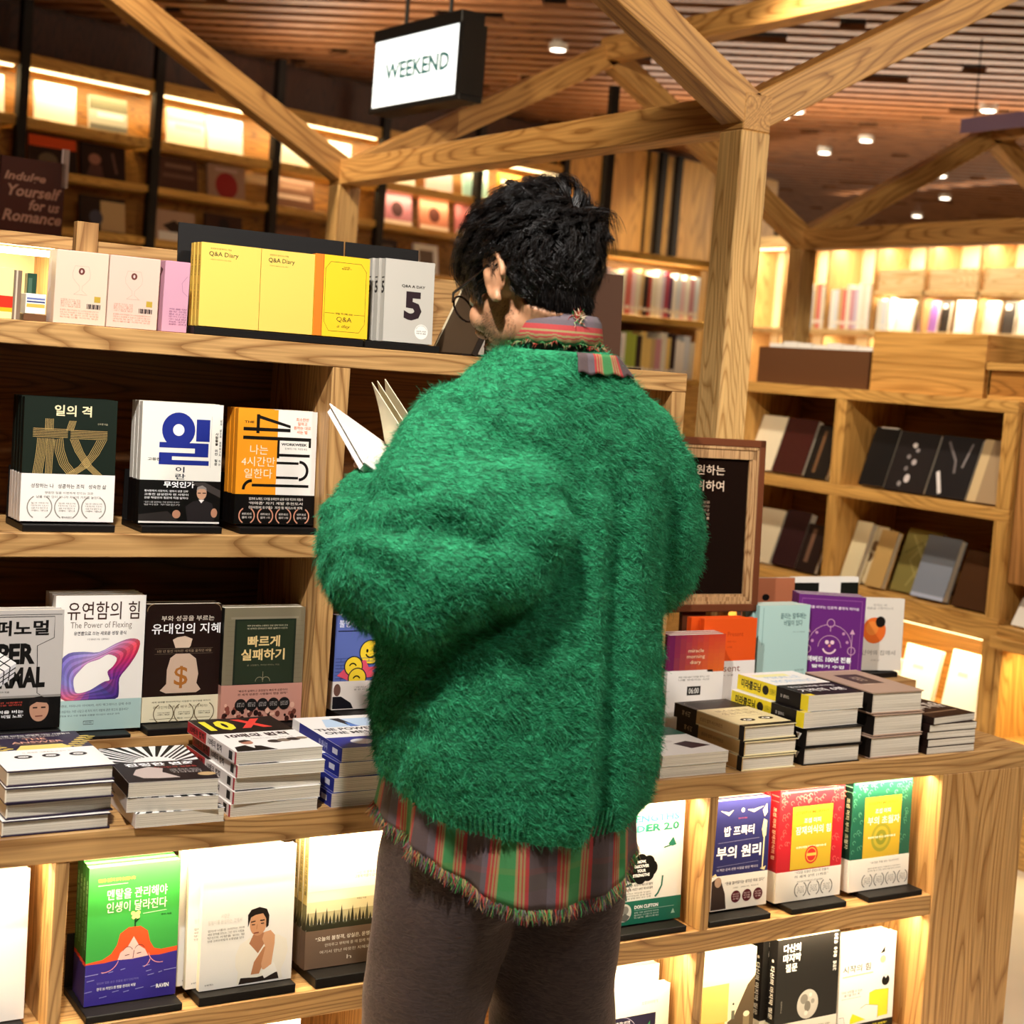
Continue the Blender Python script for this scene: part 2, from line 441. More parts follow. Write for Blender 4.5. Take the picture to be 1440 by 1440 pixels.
rs = tag(MB().box(2.375, 2.905, 2.735, 2.93, H, .78, OAKX, .001).build('display_riser'), 'low oak riser behind the right-hand stacks on the counter', 'riser')
# ------------------------------------------------------------------ hutch, middle tier
WHT, BLK = '#F4F1EA', '#0A0807'
GOLD = '#D9BE83'
def lau(u, v, r, c, wd=.012): return [('A', u, v, r, 120, 240, wd, c), ('A', u, v, r, -60, 60, wd, c)]
def lines(u0, v0, u1, v1, n, c, words, gap=.45, b=0.):
    hgt = (v1-v0)/(n+(n-1)*gap); o = []
    for k in range(n):
        s = words[k % len(words)]; a = v0+k*hgt*(1+gap); o.append(('T', s, u0, a, u1, a+hgt, b, c))
    return o
# dark green book with the lined character
art = [('T', '일의 격', .32, .055, .72, .145, .02, '#EFE0B4'), ('T', '신수정 지음', .79, .19, .9, .205, .0, '#B8B090')]
LN = '#C6A768'
def band_lines(pts, n, wd, ox, oy):
    return [('L', [(u+ox*(k-(n-1)/2), v+oy*(k-(n-1)/2)) for u, v in pts], wd, LN) for k in range(n)]
art += band_lines([(.27, .17), (.27, .26)], 6, .005, .016, 0)
art += band_lines([(.52, .18), (.49, .26)], 6, .005, .014, 0)
art += band_lines([(.1, .285), (.47, .285)], 6, .005, 0, .013) + band_lines([(.5, .29), (.9, .29)], 6, .005, 0, .013)
art += band_lines([(.2, .33), (.19, .45), (.16, .625)], 7, .005, .016, 0) + band_lines([(.29, .33), (.285, .45), (.28, .625)], 5, .005, .016, 0)
art += band_lines([(.37, .33), (.39, .43), (.44, .53), (.52, .60)], 6, .005, .018, -.004)
art += band_lines([(.54, .33), (.6, .43), (.7, .54), (.83, .625)], 6, .005, .017, 0)
art += band_lines([(.84, .33), (.76, .45), (.65, .55), (.5, .625)], 6, .005, .02, .0)
bart = [('T', '성장하는 나   성공하는 조직   성숙한 삶', .1, .695, .91, .73, .012, BLK), ('T', '평범한 일을 비범하게 만드는 것은', .25, .757, .77, .777, 0, '#3A3530'), ('T', '남을 위한 것이 아니라 자신의 가치를 높인다', .16, .79, .85, .812, 0, '#3A3530')]
for u in (.2, .49, .78):
    bart += lau(u, .885, .13, '#8A857C') + lines(u-.09, .845, u+.09, .92, 4, '#8A857C', ['일과 태도에', '대하여 다시', '생각한다', '추천'])
bart += [('T', '턴어라운드', .44, .957, .55, .975, .01, BLK)]
STG = 'black metal stands on the middle shelf'
bookstand('black metal stand under the dark green lined-character books', .680, .838, 2.662, 1.1375, .118, name='book_stand', group=STG)
r = book('front dark green paperback with gold lined character and white band', .160, .212, .0165, '#162018', '#0F1611', art, (.385, '#F1EBE4', bart))
stand_row(r, .679, 2.68, 1.152, .07, 4, 'dark green paperback with gold lined character and white band', .0165, group='dark green lined-character books')
# white book with the huge blue syllable
NV = '#1B2A86'
art = [('C', .45, .225, .205, 1.02, NV), ('C', .45, .225, .07, 1.0, WHT), ('R', .67, .13, .84, .315, NV),
       ('R', .22, .33, .83, .375, NV), ('R', .66, .375, .83, .43, NV), ('R', .22, .415, .83, .445, NV), ('R', .22, .445, .38, .515, NV), ('R', .22, .475, .84, .515, NV),
       ('T', '이\n란', .43, .53, .555, .635, .015, '#1C2230'), ('T', '고동진', .085, .46, .24, .485, .02, BLK),
       ('T', '사\n람\n들\n을\n\n위\n한\n\n질\n문', .91, .235, .95, .51, .02, BLK), ('L', [(.86, .53), (.86, .1)], .004, '#B9B4AA')]
art += [('T', '무\n엇', .99, .1, .991, .101, 0, BLK)][:0]
art += [('T', '일\n과\n\n삶\n으\n로\n\n브\n라\n보\n고\n자\n\n하\n는', .963, .125, .99, .51, .015, BLK)]
bart = [('T', '무엇인가', .29, .653, .67, .705, .03, '#FFFFFF')] + lines(.06, .725, .6, .8, 3, '#F0F0F0', ['평사원에서 사장까지, ‘갤럭시 성공 신화’', '고동진 삼성전자 전 사장이', '신상 직업인의 질문에 직접 답하다'], .5, .012) + lines(.06, .82, .5, .855, 2, '#CFCFCF', ['“일은 나를 표현하는 가장 완벽한 도구다”', '일이란 무엇인가'], .5)
bart += [('P', [(.62, .66), (1.0, .78), (1.0, .72), (.8, .655)], '#3E3835'), ('P', [(.0, .93), (.35, .9), (.5, .99), (0, .99)], '#2B2624'),
         ('P', [(.6, .985), (.57, .86), (.66, .815), (.78, .80), (.9, .83), (.95, .92), (.93, .985)], '#241F20'), ('C', .765, .745, .062, 1.25, '#C79A7C'), ('P', [(.70, .73), (.71, .695), (.77, .68), (.82, .70), (.828, .73), (.80, .71), (.73, .71)], '#8E8680'),
         ('L', [(.715, .745), (.755, .745)], .012, '#3A2C28'), ('L', [(.775, .745), (.82, .745)], .012, '#3A2C28'), ('P', [(.73, .80), (.765, .83), (.80, .80)], '#E9E4E0'), ('C', .46, .925, .05, 1, '#B88468'), ('C', .93, .91, .04, 1.4, '#B88468'), ('R', 0, .985, 1, 1, '#E8E4DC')]
bookstand('black metal stand under the white book with the giant blue letter', .886, 1.034, 2.662, 1.1375, .118, group=STG)
r = book('front white paperback with a giant dark blue Korean letter and black band', .150, .215, .0175, '#EDEAE0', '#D9D3C8', art, (.355, '#0B0908', bart))
stand_row(r, .884, 2.68, 1.152, .07, 3, 'white paperback with a giant dark blue Korean letter and black band', .0175, group='white giant-letter books')
# orange and white book with the big black 4
OR = '#F19A1F'
art = [('R', .5, 0, 1, 1, '#EFEAE2'), ('R', .0, .0, .5, 1, OR)]
art += [('P', [(.23, .045), (.27, .045), (.27, .21), (.23, .21)], BLK), ('P', [(.23, .045), (.66, .13), (.66, .155), (.27, .082)], BLK), ('R', .07, .16, .66, .19, BLK), ('R', .07, .235, .93, .265, BLK), ('R', .5, .26, .53, .42, BLK), ('R', .5, .38, .92, .405, BLK),
        ('R', .5, .45, .78, .472, BLK), ('R', .5, .578, .78, .60, BLK), ('A', .79, .525, .105, -90, 90, .035, BLK), ('R', .9, .265, .93, .32, BLK),
        ('R', .2, .648, .92, .672, BLK), ('A', .2, .70, .105, 90, 180, .035, BLK),
        ('T', 'THE', .08, .105, .2, .125, .02, BLK), ('T', 'WORKWEEK', .55, .285, .88, .308, .04, BLK), ('T', '팀 페리스 지음  최원형 옮김', .6, .325, .88, .342, 0, BLK),
        ('T', '나는\n4시간만\n일한다', .06, .31, .48, .6, .0, '#FBE7C8'), ('T', '최소한만\n일하고\n원하는 대로\n사는 법', .7, .06, .92, .20, .015, '#E8722E')]
bart = lines(.17, .765, .85, .865, 3, '#F0E6DC', ['일과의 노예인, 디지털 유목민의 삶을 바꿀 최고의 지침서', '‘아마존’ 자기 계발 추천도서', '《타이탄의 도구들》 저자 팀 페리스의 역작'], .5, .008)
for u in (.15, .38, .61, .84): bart += lau(u, .925, .095, '#D9967A', .014) + lines(u-.06, .9, u+.06, .95, 2, '#F0E6DC', ['세계적 베스트', '셀러 1위'], .5)
bookstand('black metal stand under the orange and white books', 1.068, 1.220, 2.662, 1.1375, .118, group=STG)
r = book('front half orange half white paperback with a big black 4', .157, .212, .0165, OR, '#D98A20', art, (.26, '#0B0807', bart))
stand_row(r, 1.0630, 2.68, 1.152, .07, 3, 'half orange half white paperback with a big black 4', .0165, group='orange and white books')

# ------------------------------------------------------------------ hutch, lower tier
# silver book with the puzzle cube
art = [('R', .02, .035, .98, .04, BLK), ('T', '슈퍼노멀', .06, .085, .84, .215, .03, BLK), ('L', [(0, .055), (.9, .055), (.9, .235), (.72, .30), (.74, .70), (.82, .735)], .008, BLK),
       ('T', 'SUPER', -.0, .275, .70, .455, .05, BLK), ('T', 'NORMAL', .0, .475, .82, .655, .05, BLK), ('P', [(.1, .44), (.3, .34), (.5, .44), (.31, .54)], '#F2F0EE'), ('P', [(.1, .44), (.31, .54), (.31, .65), (.13, .56)], '#E0DEDE'), ('P', [(.31, .54), (.5, .44), (.48, .555), (.31, .65)], '#C9C6CA'), ('P', [(.21, .49), (.31, .54), (.31, .575), (.21, .53)], '#5A63B5')]
for k in (1, 2):
    f = k/3
    art += [('L', [(.1+.21*f, .44+.1*f), (.3+.2*f, .34+.1*f)], .012, BLK), ('L', [(.1+.2*f, .44-.1*f), (.31+.19*f, .54-.1*f)], .012, BLK), ('L', [(.1+.01*f, .44+.12*f), (.31, .54+.11*f), (.5-.01*f, .44+.115*f)], .012, BLK), ('L', [(.1+.21*f, .44+.1*f), (.13+.18*f, .56+.09*f)], .012, BLK), ('L', [(.31+.19*f, .54-.1*f), (.31+.17*f, .65-.095*f)], .012, BLK)]
art += [('T', '주언규 지음', .3, .675, .44, .69, .01, BLK)]
bart = [('R', .0, .715, 1, .735, '#8C8782')] + lines(.0, .765, .58, .8, 2, '#C84A3A', ['부의 한계를 초월한 사람들의', '성공 비밀과 규칙을 말하다'], .5) + lines(.0, .835, .6, .9, 2, '#F3F3F3', ['월세를 100억을 버는', '‘생각과 사람의 비밀 노트’'], .4, .02)
bart += [('P', [(.55, .99), (.62, .93), (.75, .9), (.9, .92), (.95, .99)], '#0C0A0A'), ('C', .77, .835, .105, 1.3, '#B98A70'), ('P', [(.65, .83), (.655, .77), (.70, .735), (.79, .725), (.87, .755), (.885, .82), (.85, .785), (.74, .775), (.68, .80)], '#171110'), ('L', [(.70, .822), (.75, .822)], .016, '#2A1A16'), ('L', [(.79, .822), (.84, .822)], .016, '#2A1A16'), ('L', [(.73, .895), (.81, .893)], .014, '#7A463A')]
LTG = 'black metal stands on the lower hutch tier'
bookstand('black stand under the silver book with the cube', .625, .762, 2.640+.006, .7775, .112, group=LTG, lip=.02)
r = book('front silver-grey paperback with a drawn puzzle cube and black band', .155, .203, .018, '#B9B3AE', '#8C8782', art, (.275, '#0A0808', bart))
stand_row(r, .606, 2.658, .7985, .05, 2, 'silver-grey paperback with a drawn puzzle cube and black band', .018, group='silver cube books')
# white book with the twisted ribbon
art = [('T', '유연함의 힘', .13, .045, .93, .18, .006, '#3A2118'), ('T', 'The Power of Flexing', .17, .195, .85, .255, .0, '#7A6A60'), ('T', '유연함으로 쓰는 새로운 성장 공식', .21, .265, .79, .295, .02, '#2C2430'), ('T', '수잔 애쉬포드 지음   김정혜 옮김', .36, .318, .6, .332, 0, '#5A5050')]
def lerp(a, b, t): return tuple(a[i]+(b[i]-a[i])*t for i in range(len(a)))
RB = []
outer = [(.05, .60), (.06, .50), (.16, .425), (.33, .415), (.5, .42), (.68, .36), (.84, .325), (.95, .345), (.93, .43), (.84, .53), (.74, .62), (.74, .72), (.70, .775), (.4, .775), (.15, .775), (.06, .70)]
inner = [(.24, .68), (.23, .64), (.24, .60), (.30, .55), (.38, .50), (.5, .475), (.60, .44), (.70, .47), (.66, .53), (.60, .57), (.63, .63), (.58, .64), (.52, .66), (.42, .70), (.32, .72), (.26, .715)]
cols = ['#7C7CC4', '#6A62B4', '#7C70BC', '#9088C8', '#A898CC', '#B898C6', '#C87AA0', '#E8505A', '#D0305A', '#A02A78', '#5A2A88', '#4A2A80', '#3C2A7A', '#5A3A90', '#D8606A', '#A8609A']
def loop(L_, i, t):
    a_, b_, c_, d_ = (L_[(i+k-1) % 16] for k in range(4))
    return tuple(.5*((2*b_[j])+(c_[j]-a_[j])*t+(2*a_[j]-5*b_[j]+4*c_[j]-d_[j])*t*t+(3*b_[j]-a_[j]-3*c_[j]+d_[j])*t**3) for j in range(len(b_)))
LC = [lin(c) for c in cols]; NS = 7
for i in range(16):
    for m_ in range(3):
        o0, o1, i0, i1 = loop(outer, i, m_/3), loop(outer, i, (m_+1)/3), loop(inner, i, m_/3), loop(inner, i, (m_+1)/3)
        cc = lerp(LC[i], LC[(i+1) % 16], (m_+.5)/3)
        for k in range(NS):
            a0, a1 = k/NS, (k+1)/NS
            sh_ = (.72, 1.25, .85, 1.1, .7, 1.3, .9)[k]
            key = tuple(round(min(1, x*sh_), 2) for x in lerp(cc, LC[(i+4) % 16], .35*a0))
            RB.append(('P', [lerp(o0, i0, a0), lerp(o0, i0, a1), lerp(o1, i1, a1), lerp(o1, i1, a0)][::-1], paint(key, .45)))
art += [('G', RB)] + [('R', 0, .775, 1, 1, '#A9C6C3')] + lines(.0, .805, .88, .825, 1, '#3A3A40', ['애덤 그랜트, 허미니아 아이바라, 리타 맥그레이스 강력 추천']) + lines(.02, .845, .86, .865, 1, '#3A3A40', ['“변화에 대응하는 가장 나답고 새 지식 자기 개발에 관한 최고의 결과서다”']) + lines(.09, .88, .76, .893, 1, '#3A3A40', ['강점을 찾고 이룬 경험을 선물할 리더십의 새로운 과학']) + [('L', [(.36, .93), (.47, .93), (.47, .955), (.36, .955), (.36, .93)], .006, '#3A3A40'), ('T', '상상스퀘어', .375, .934, .455, .95, 0, '#3A3A40')]
bookstand('black stand under the white ribbon book', .80, .885, 2.640+.006, .7775, .112, group=LTG, lip=.006)
r = book('front white paperback with a purple and red twisted ribbon', .160, .237, .02, '#F0EBE4', '#DDD6CC', art)
stand_row(r, .752, 2.68, .7845, .05, 3, 'white paperback with a purple and red twisted ribbon', .02, group='white ribbon books')
# dark brown book with the money bag
art = [('T', '부와 성공을 부르는', .2, .10, .9, .145, .006, '#E8DCCB'), ('T', '유대인의 지혜', .08, .165, .99, .255, .012, '#FFFFFF'), ('L', [(.13, .38), (.9, .38)], .004, '#6A5A4A'), ('L', [(.13, .425), (.9, .425)], .004, '#6A5A4A'), ('T', '5천 년 동안 이어진 세계를 움직인 비밀', .16, .39, .88, .413, 0, '#A08A70'),
       ('P', [(.36, .305), (.42, .285), (.52, .275), (.62, .30), (.60, .36), (.58, .375), (.40, .375)], '#D9BFA8'), ('P', [(.41, .425), (.59, .425), (.68, .47), (.72, .6), (.70, .68), (.76, .735), (.7, .76), (.3, .76), (.22, .735), (.30, .68), (.30, .56), (.34, .46)], '#CDB09A'),
       ('T', '$', .40, .53, .58, .72, .01, '#A9682A'), ('A', .1, .06, .09, 90, 180, .01, '#8A7050'), ('A', .9, .06, .09, 0, 90, .01, '#8A7050')]
bart = lines(.12, .825, .9, .84, 1, '#4A4030', ['세계 경제를 쥐락펴락하는 사람들의 생각법을 배우라']) + lines(.14, .865, .86, .89, 1, '#6A5A40', ['유대인처럼 돈을 배우고 가르쳐라!'])
for u in (.28, .55, .82): bart += lau(u, .93, .13, '#6A5A40') + lines(u-.08, .918, u+.08, .945, 2, '#4A4030', ['세계적 베스트셀러', '추천'], .5)
bart += [('L', [(.1, .975), (.44, .975)], .004, '#6A5A40'), ('L', [(.56, .975), (.9, .975)], .004, '#6A5A40'), ('T', '책수', .46, .967, .54, .983, 0, '#4A4030')]
bookstand('black stand under the brown money-bag book', .915, 1.052, 2.640+.006, .7775, .112, group=LTG, lip=.012)
r = book('front dark brown paperback with a white money bag and cream band', .142, .213, .018, '#20100C', '#170B08', art, (.215, '#E6DDBE', bart))
stand_row(r, .9165, 2.688, .7905, .05, 2, 'dark brown paperback with a white money bag and cream band', .018, group='brown money-bag books')
# khaki book with green inset
art = [('R', .08, .08, .92, .10, '#8A806A'), ('R', .13, .1, .89, .72, '#1B2419'), ('R', .155, .115, .865, .66, '#26301F')]
for k in range(14): art += [('L', [(.04, .12+k*.042), (.13, .12+k*.042)], .003, '#6E6550'), ('L', [(.89, .12+k*.042), (.98, .12+k*.042)], .003, '#6E6550')]
art += lines(.28, .15, .78, .19, 2, '#CFC7A8', ['하루 만에 배우는 스탠퍼드 인생 설계 커리어 강의', '왜 완벽한 준비보다 빠른 실패가 나은가'], .6) + [('T', '빠르게\n실패하기', .22, .245, .76, .46, .025, '#E9C98A'), ('T', '존 크럼볼츠, 라이언 바비노 지음', .3, .495, .7, .51, 0, '#8A8468'), ('L', [(.5, .56), (.5, .65)], .006, '#8A8468'), ('A', .46, .645, .05, 20, 180, .008, '#8A8468'), ('A', .54, .645, .05, 0, 160, .008, '#8A8468')]
bart = lines(.2, .715, .82, .765, 2, '#3A201A', ['“빠르게 실패하고 끊임없이 빠르게 성공하라!', '전 세계 성공한 사람들의 행동 원칙”'], .5, .01)
for k in range(70):
    u, v = rng.uniform(.03, .97), rng.uniform(.84, .99)
    bart += [('C', u, v, rng.uniform(.012, .03), 1.2, ['#3A1C18', '#6A3A30', '#E0B09A', '#8A4A3E', '#20100E'][k % 5])]
for k in range(5): bart += [('C', .24+k*.135, .845, .072, 1.0, '#14100F')] + lines(.24+k*.135-.045, .825, .24+k*.135+.045, .862, 3, '#E8E0DA', ['스탠퍼드 15년', '최고 인기', '강의 수록'], .4)
r = book('front khaki paperback with a dark green inset and pink crowd band', .160, .213, .02, '#7C735C', '#161410', art, (.33, '#C58E7E', bart), hard=False)
bookstand('black stand under the khaki book with the crowd band', 1.075, 1.219, 2.640+.006, .7775, .112, group=LTG, lip=.004)
stand_row(r, 1.0600, 2.676, .7835, .05, 2, 'khaki paperback with a dark green inset and pink crowd band', .02, group='khaki books')
# blue book with smiling coins
YS_ = '#F2CF35'
art = [('T', '불행해지고 싶은 사람은', .05, .05, .95, .13, .006, '#E8EAF5'), ('R', .04, .165, .6, .175, BLK), ('C', .52, .40, .165, 1, '#1B2030'), ('C', .52, .40, .15, 1, YS_), ('C', .47, .385, .016, 1.5, BLK), ('C', .57, .385, .016, 1.5, BLK), ('A', .52, .40, .07, 200, 340, .02, BLK)]
for k in range(7):
    y = .46+k*.035; art += [('L', [(.02, y), (.98, y)], .006, '#33407A')] + [('L', [(.1+.2*j+(.1 if k % 2 else 0), y), (.1+.2*j+(.1 if k % 2 else 0), y+.035)], .006, '#33407A') for j in range(4)]
art += [('P', [(.05, .64), (.15, .57), (.2, .52), (.45, .48), (.5, .56), (.65, .55), (.55, .60), (.65, .66), (.45, .67), (.3, .77), (.2, .69)], '#E0526A'), ('C', .28, .545, .135, 1, '#1B2030'), ('C', .28, .545, .12, 1, YS_), ('A', .27, .555, .05, 20, 160, .018, BLK), ('C', .34, .67, .135, 1, '#1B2030'), ('C', .34, .67, .12, 1, YS_), ('A', .33, .69, .05, 20, 160, .018, BLK)]
bart = lines(.3, .76, .98, .80, 2, '#5A4A40', ['“마치는 지금의 구조 아래', '잘 된 이야기의 작은 마음이 이긴다'], .5) + [('C', .60, .875, .06, 1, '#C83040'), ('C', .70, .875, .06, 1, '#C83040'), ('P', [(.55, .89), (.75, .89), (.65, .945)], '#C83040'), ('C', .06, .79, .05, 1.6, '#6A4A40'), ('P', [(.0, .99), (.0, .86), (.12, .86), (.26, .93), (.3, .99)], '#14121A')]
bookstand('black stand under the blue book with smiling coins', 1.29, 1.42, 2.640+.006, .7775, .112, group=LTG, lip=.018)
r = book('blue paperback with yellow smiling coins and a white band', .148, .182, .02, '#5A6AAE', '#16141A', art, (.30, '#E4DAD2', bart))
stand_row(r, 1.287, 2.682, .7965, .05, 1, '', .02)

# ------------------------------------------------------------------ top of the hutch
TZ = 1.4925
def gift_box(label, w, h, d, c, side, art, sart, group=None):
    r = thing('gift_box', label, 'box', group=group)
    b = MB(); b.box(0, w, 0, d, 0, h, paint(c, .45), .0008)
    draw(b, art, lambda u, v, z: (u*w, -z, h*(1-v)), w, h)
    draw(b, sart, lambda u, v, z: (-z, d*(1-u), h*(1-v)), d, h)
    b.build('carton', r)
    MB().box(.002, w-.002, .001, d-.001, h, h+.0006, paint(side, .5)).build('lid_flap', r)
    return r
GL = '#B9A090'
def glass(c): return [('L', [(.36, .2), (.62, .2)], .006, c), ('L', [(.36, .2), (.32, .3), (.33, .37), (.40, .43), (.46, .47), (.47, .53), (.40, .57), (.36, .59)], .006, c), ('L', [(.62, .2), (.66, .3), (.65, .37), (.58, .43), (.52, .47), (.51, .53), (.58, .57), (.62, .59), (.36, .59)], .006, c)]
def gart(c, t): return glass(c) + [('C', .49, .27, .06, 1.1, '#6A3A34'), ('C', .49, .27, .02, 1.6, '#D8B8B0')] + lines(.12, .66, .5, .77, 5, t, ['제품명 유리잔 세트', '용량 300ml 재질 유리', '원산지 중국', '주의사항 파손주의', '수입원']) + lines(.12, .80, .86, .92, 4, t, ['본 제품은 공정거래위원회 고시 소비자분쟁해결기준에 의거', '교환 또는 보상받을 수 있습니다 반품 및 교환 장소', '구입처 및 본사 고객 상담실', '직사광선을 피하여 보관']) + [('R', .76, .60, .88, .68, '#B89A3A')] + [('R', .62+.27*k/11, .71, .62+.27*k/11+.012+.006*(k % 3), .775, '#3A3030') for k in range(11)]
sart = [('P', [(.0, .3), (.4, .1), (.45, .5), (.1, .6)], '#E9DCD2'), ('P', [(.1, .7), (.5, .55), (.8, .95), (.2, .98)], '#DCCBC0')]
BG = 'boxed stemmed glasses on the hutch top'
r = gift_box('cream-pink gift box with a drawn stemmed glass, nearest the lit display niche', .0895, .124, .048, '#DCC4AE', '#E6B8AE', gart(GL, '#C98A78'), sart, BG); r.location = (.714, 2.68, TZ)
r = gift_box('cream-pink gift box with a drawn stemmed glass, beside the lilac box', .0895, .124, .048, '#DABDAC', '#E0A8A2', gart(GL, '#C98A78'), sart, BG); r.location = (.8055, 2.68, TZ)
r = gift_box('lilac-pink gift box beside the black book stand', .046, .124, .048, '#CB98AC', '#B87690', [('L', [(.9, .2), (.7, .3), (.75, .42), (.95, .48)], .012, '#8A5A78')] + lines(.25, .66, .95, .9, 7, '#8A5A78', ['제품명', '용량 재질', '원산지', '주의사항', '수입원', '보관', '문의']), [('P', [(.5, .08), (.8, .12), (.55, .22)], '#4A2A38')], BG); r.location = (.9035, 2.68, TZ)
HTG = 'black backed stands on the hutch top'
bookstand('long black backed stand holding the yellow diaries', .955, 1.286, 2.657, TZ, .105, .188, .09, .0135, group=HTG)
bookstand('black backed stand holding the light grey diaries', 1.290, 1.449, 2.657, TZ, .105, .188, .09, .0135, group=HTG)
qa = lambda: [('T', '포켓몬과 함께하는 매일', .15, .055, .5, .075, 0, '#4A4020'), ('T', 'Q&A Diary', .13, .10, .62, .17, .01, '#1C1A14'), ('T', '매일의 질문과 나의 대답', .16, .19, .5, .203, 0, '#4A4020')]
sp = [('S', 'Q&A Diary', .25, .15, .75, .4, .01, '#6A5418'), ('S', '365 질문과 대답', .35, .5, .65, .8, 0, '#6A5418')]
r = book('front pale yellow diary beside the gift boxes, black title at the top', .1135, .1495, .0155, '#EBC75E', '#DDB850', qa(), None, sp, True, name='diary', cat='diary')
stand_row(r, .972, 2.684, 1.507, .07, 3, 'pale yellow diary beside the gift boxes, black title at the top', .0155, group='pale yellow diaries')
r = book('pale yellow diary between its twin and the orange-spined diary', .1055, .1495, .0155, '#EBC75E', '#DDB850', qa(), None, sp, True, name='diary', cat='diary')
stand_row(r, 1.0868, 2.684, 1.507, .07, 1, '', .0155)
oct_ = [(.28, .08), (.84, .08), (.94, .17), (.94, .82), (.84, .93), (.28, .93), (.19, .82), (.19, .17), (.28, .08)]
art = [('R', 0, 0, .145, 1, '#E87A1E'), ('R', .145, 0, .16, 1, '#B85A14'), ('L', oct_, .007, '#4A3A10'), ('T', '365일\n질문일기', .48, .125, .66, .165, .01, '#4A3A10'), ('T', '매일 하나씩 쓰는', .4, .70, .72, .725, .02, '#3A2A10'), ('L', [(.2, .712), (.38, .712)], .006, '#4A3A10'), ('L', [(.74, .712), (.93, .712)], .006, '#4A3A10'), ('T', 'Q&A', .42, .75, .70, .82, .0, '#4A3A10'), ('T', 'a day', .43, .845, .68, .895, .0, .3, '#4A3A10')]
r = book('bright yellow diary with an orange cloth spine', .112, .152, .017, '#F4C727', '#E87A1E', art, None, (), True, name='diary', cat='diary')
stand_row(r, 1.1937, 2.684, 1.507, .07, 1, '', .017)
art = [('T', 'Q&A A DAY', .34, .295, .82, .335, .03, '#2A2622'), ('T', '5', .40, .375, .76, .725, .045, '#2A1A20'), ('C', .77, .855, .135, 1, '#F4F0E6'), ('A', .77, .855, .115, 20, 160, .006, '#8A8478'), ('T', '5년 후 나에게', .67, .84, .87, .858, .02, '#4A443C'), ('T', '하루 한 질문', .67, .868, .87, .884, .02, '#4A443C')]
sp = [('T', '5', .2, .27, .85, .42, .03, '#2A2622'), ('R', .2, .22, .8, .235, '#2A2622')]
r = book('front light grey cloth diary with a large black 5', .1065, .158, .0175, '#C4BFB4', '#C9C4B8', art, None, sp, True, name='diary', cat='diary')
stand_row(r, 1.339, 2.684, 1.507, .07, 3, 'light grey cloth diary with a large black 5', .0175, dx=-.004, group='grey cloth diaries')
# lit niche on the far left, small boxed items in front of it
ni = thing('lit_display_niche', 'small oak display niche with a light tube, left end of the hutch top', 'display niche', (.42, 2.90, TZ))
MB().box(0, .375, -.02, .20, .135, .158, OAKX, .001).build('lid', ni)
MB().box(0, .375, .185, .20, 0, .135, paint('#E8D9A8', .6)).build('back_panel', ni)
MB().box(.36, .375, -.01, .185, 0, .135, OAKZ).build('side_panel', ni); MB().box(0, .015, -.01, .185, 0, .135, OAKZ).build('side_panel', ni)
MB().tube([(.02, .03, .126), (.355, .03, .126)], .006, glow('niche_tube', '#FFF0C8', 14), 10).build('light_tube', ni)
lamp('niche_light', 'AREA', (.61, 2.94, TZ+.115), 1.2, (1, .88, .6), (.61, 2.98, TZ), .3, .02)
def carton(label, x0, x1, y, d, z, h, c, art, cat='box', name='small_carton', group=None):
    o = MB().box(0, x1-x0, 0, d, 0, h, paint(c, .35), .0006); w = x1-x0
    draw(o, art, lambda u, v, q: (u*w, -q, h*(1-v)), w, h)
    return tag(o.build(name, None, (x0, y, z)), label, cat, group)
carton('pale yellow carton with a red and yellow band in front of the lit niche', .575, .648, 2.69, .05, TZ, .085, '#F3E8A0', [('R', 0, .55, 1, .78, '#D8321E'), ('R', 0, .78, 1, .86, '#F0B020'), ('L', [(.55, .0), (.55, .5)], .01, '#C9B870')])
carton('clear-edged grey carton beside the yellow one', .650, .664, 2.70, .05, TZ, .083, '#7A6858', [('R', .3, 0, .5, 1, '#C9BDA8')])
carton('small white carton with blue and orange stripes beside the gift boxes', .672, .706, 2.70, .035, TZ+.012, .034, '#F4EEE0', [('R', .05, .2, .95, .3, '#6A7AB0'), ('R', .05, .36, .95, .44, '#3A4A80'), ('R', .05, .5, .95, .68, '#F0B050')])
carton('brown plinth block under the small white carton', .670, .708, 2.70, .035, TZ, .0115, '#6A4A32', [], 'block', 'plinth_block')
carton('dark green slim carton standing behind the white carton', .688, .704, 2.76, .02, TZ, .082, '#2A4A3A', [('R', .1, .1, .5, .9, '#4A6A58')])
# back rail, leaning boards and the book easel to the right of the grey diaries
tag(MB().box(.83, 1.9, 0, .02, 0, .158, OAKX, .001).build('back_rail', None, (0, 2.92, TZ)), 'low oak rail along the back of the hutch top', 'rail')
tag(MB().box(-.02, .02, -.006, .018, 0, .19, OAKZ, .001).build('rail_post', None, (.825, 2.90, TZ)), 'short oak upright at the end of the back rail', 'post')
ea = thing('book_easel', 'slanted brown book easel seen edge-on between the grey diaries and the person', 'easel', (1.53, 2.74, TZ))
MB().box(-.008, .0, -.08, .08, 0, .155, paint('#4A3A2A', .5)).box(-.010, .001, .08, .085, 0, .157, paint('#E9D9B4', .6)).box(-.010, .001, -.085, -.08, 0, .157, paint('#241A12', .6)).build('back_board', ea, None, (0, .42, 0))
MB().box(-.03, .05, -.08, .08, 0, .004, paint('#1E1612', .4)).build('foot', ea)
tag(MB().box(-.03, .03, 0, .03, 0, .042, wood('z', '#B5824A', '#7A4E22'), .001).build('wooden_block', None, (1.62, 2.70, TZ)), 'small wooden block behind the person\'s chin on the hutch top', 'block')
r = book('white picture book standing open-faced behind the person\'s chin', .16, .105, .012, '#F6F2E6', '#F6F2E6', [('C', .25, .55, .1, .8, '#F2DFA0'), ('C', .4, .75, .07, .8, '#C8D8B0'), ('L', [(.6, .5), (.6, .6)], .015, '#6A7A80')], None, (), True)
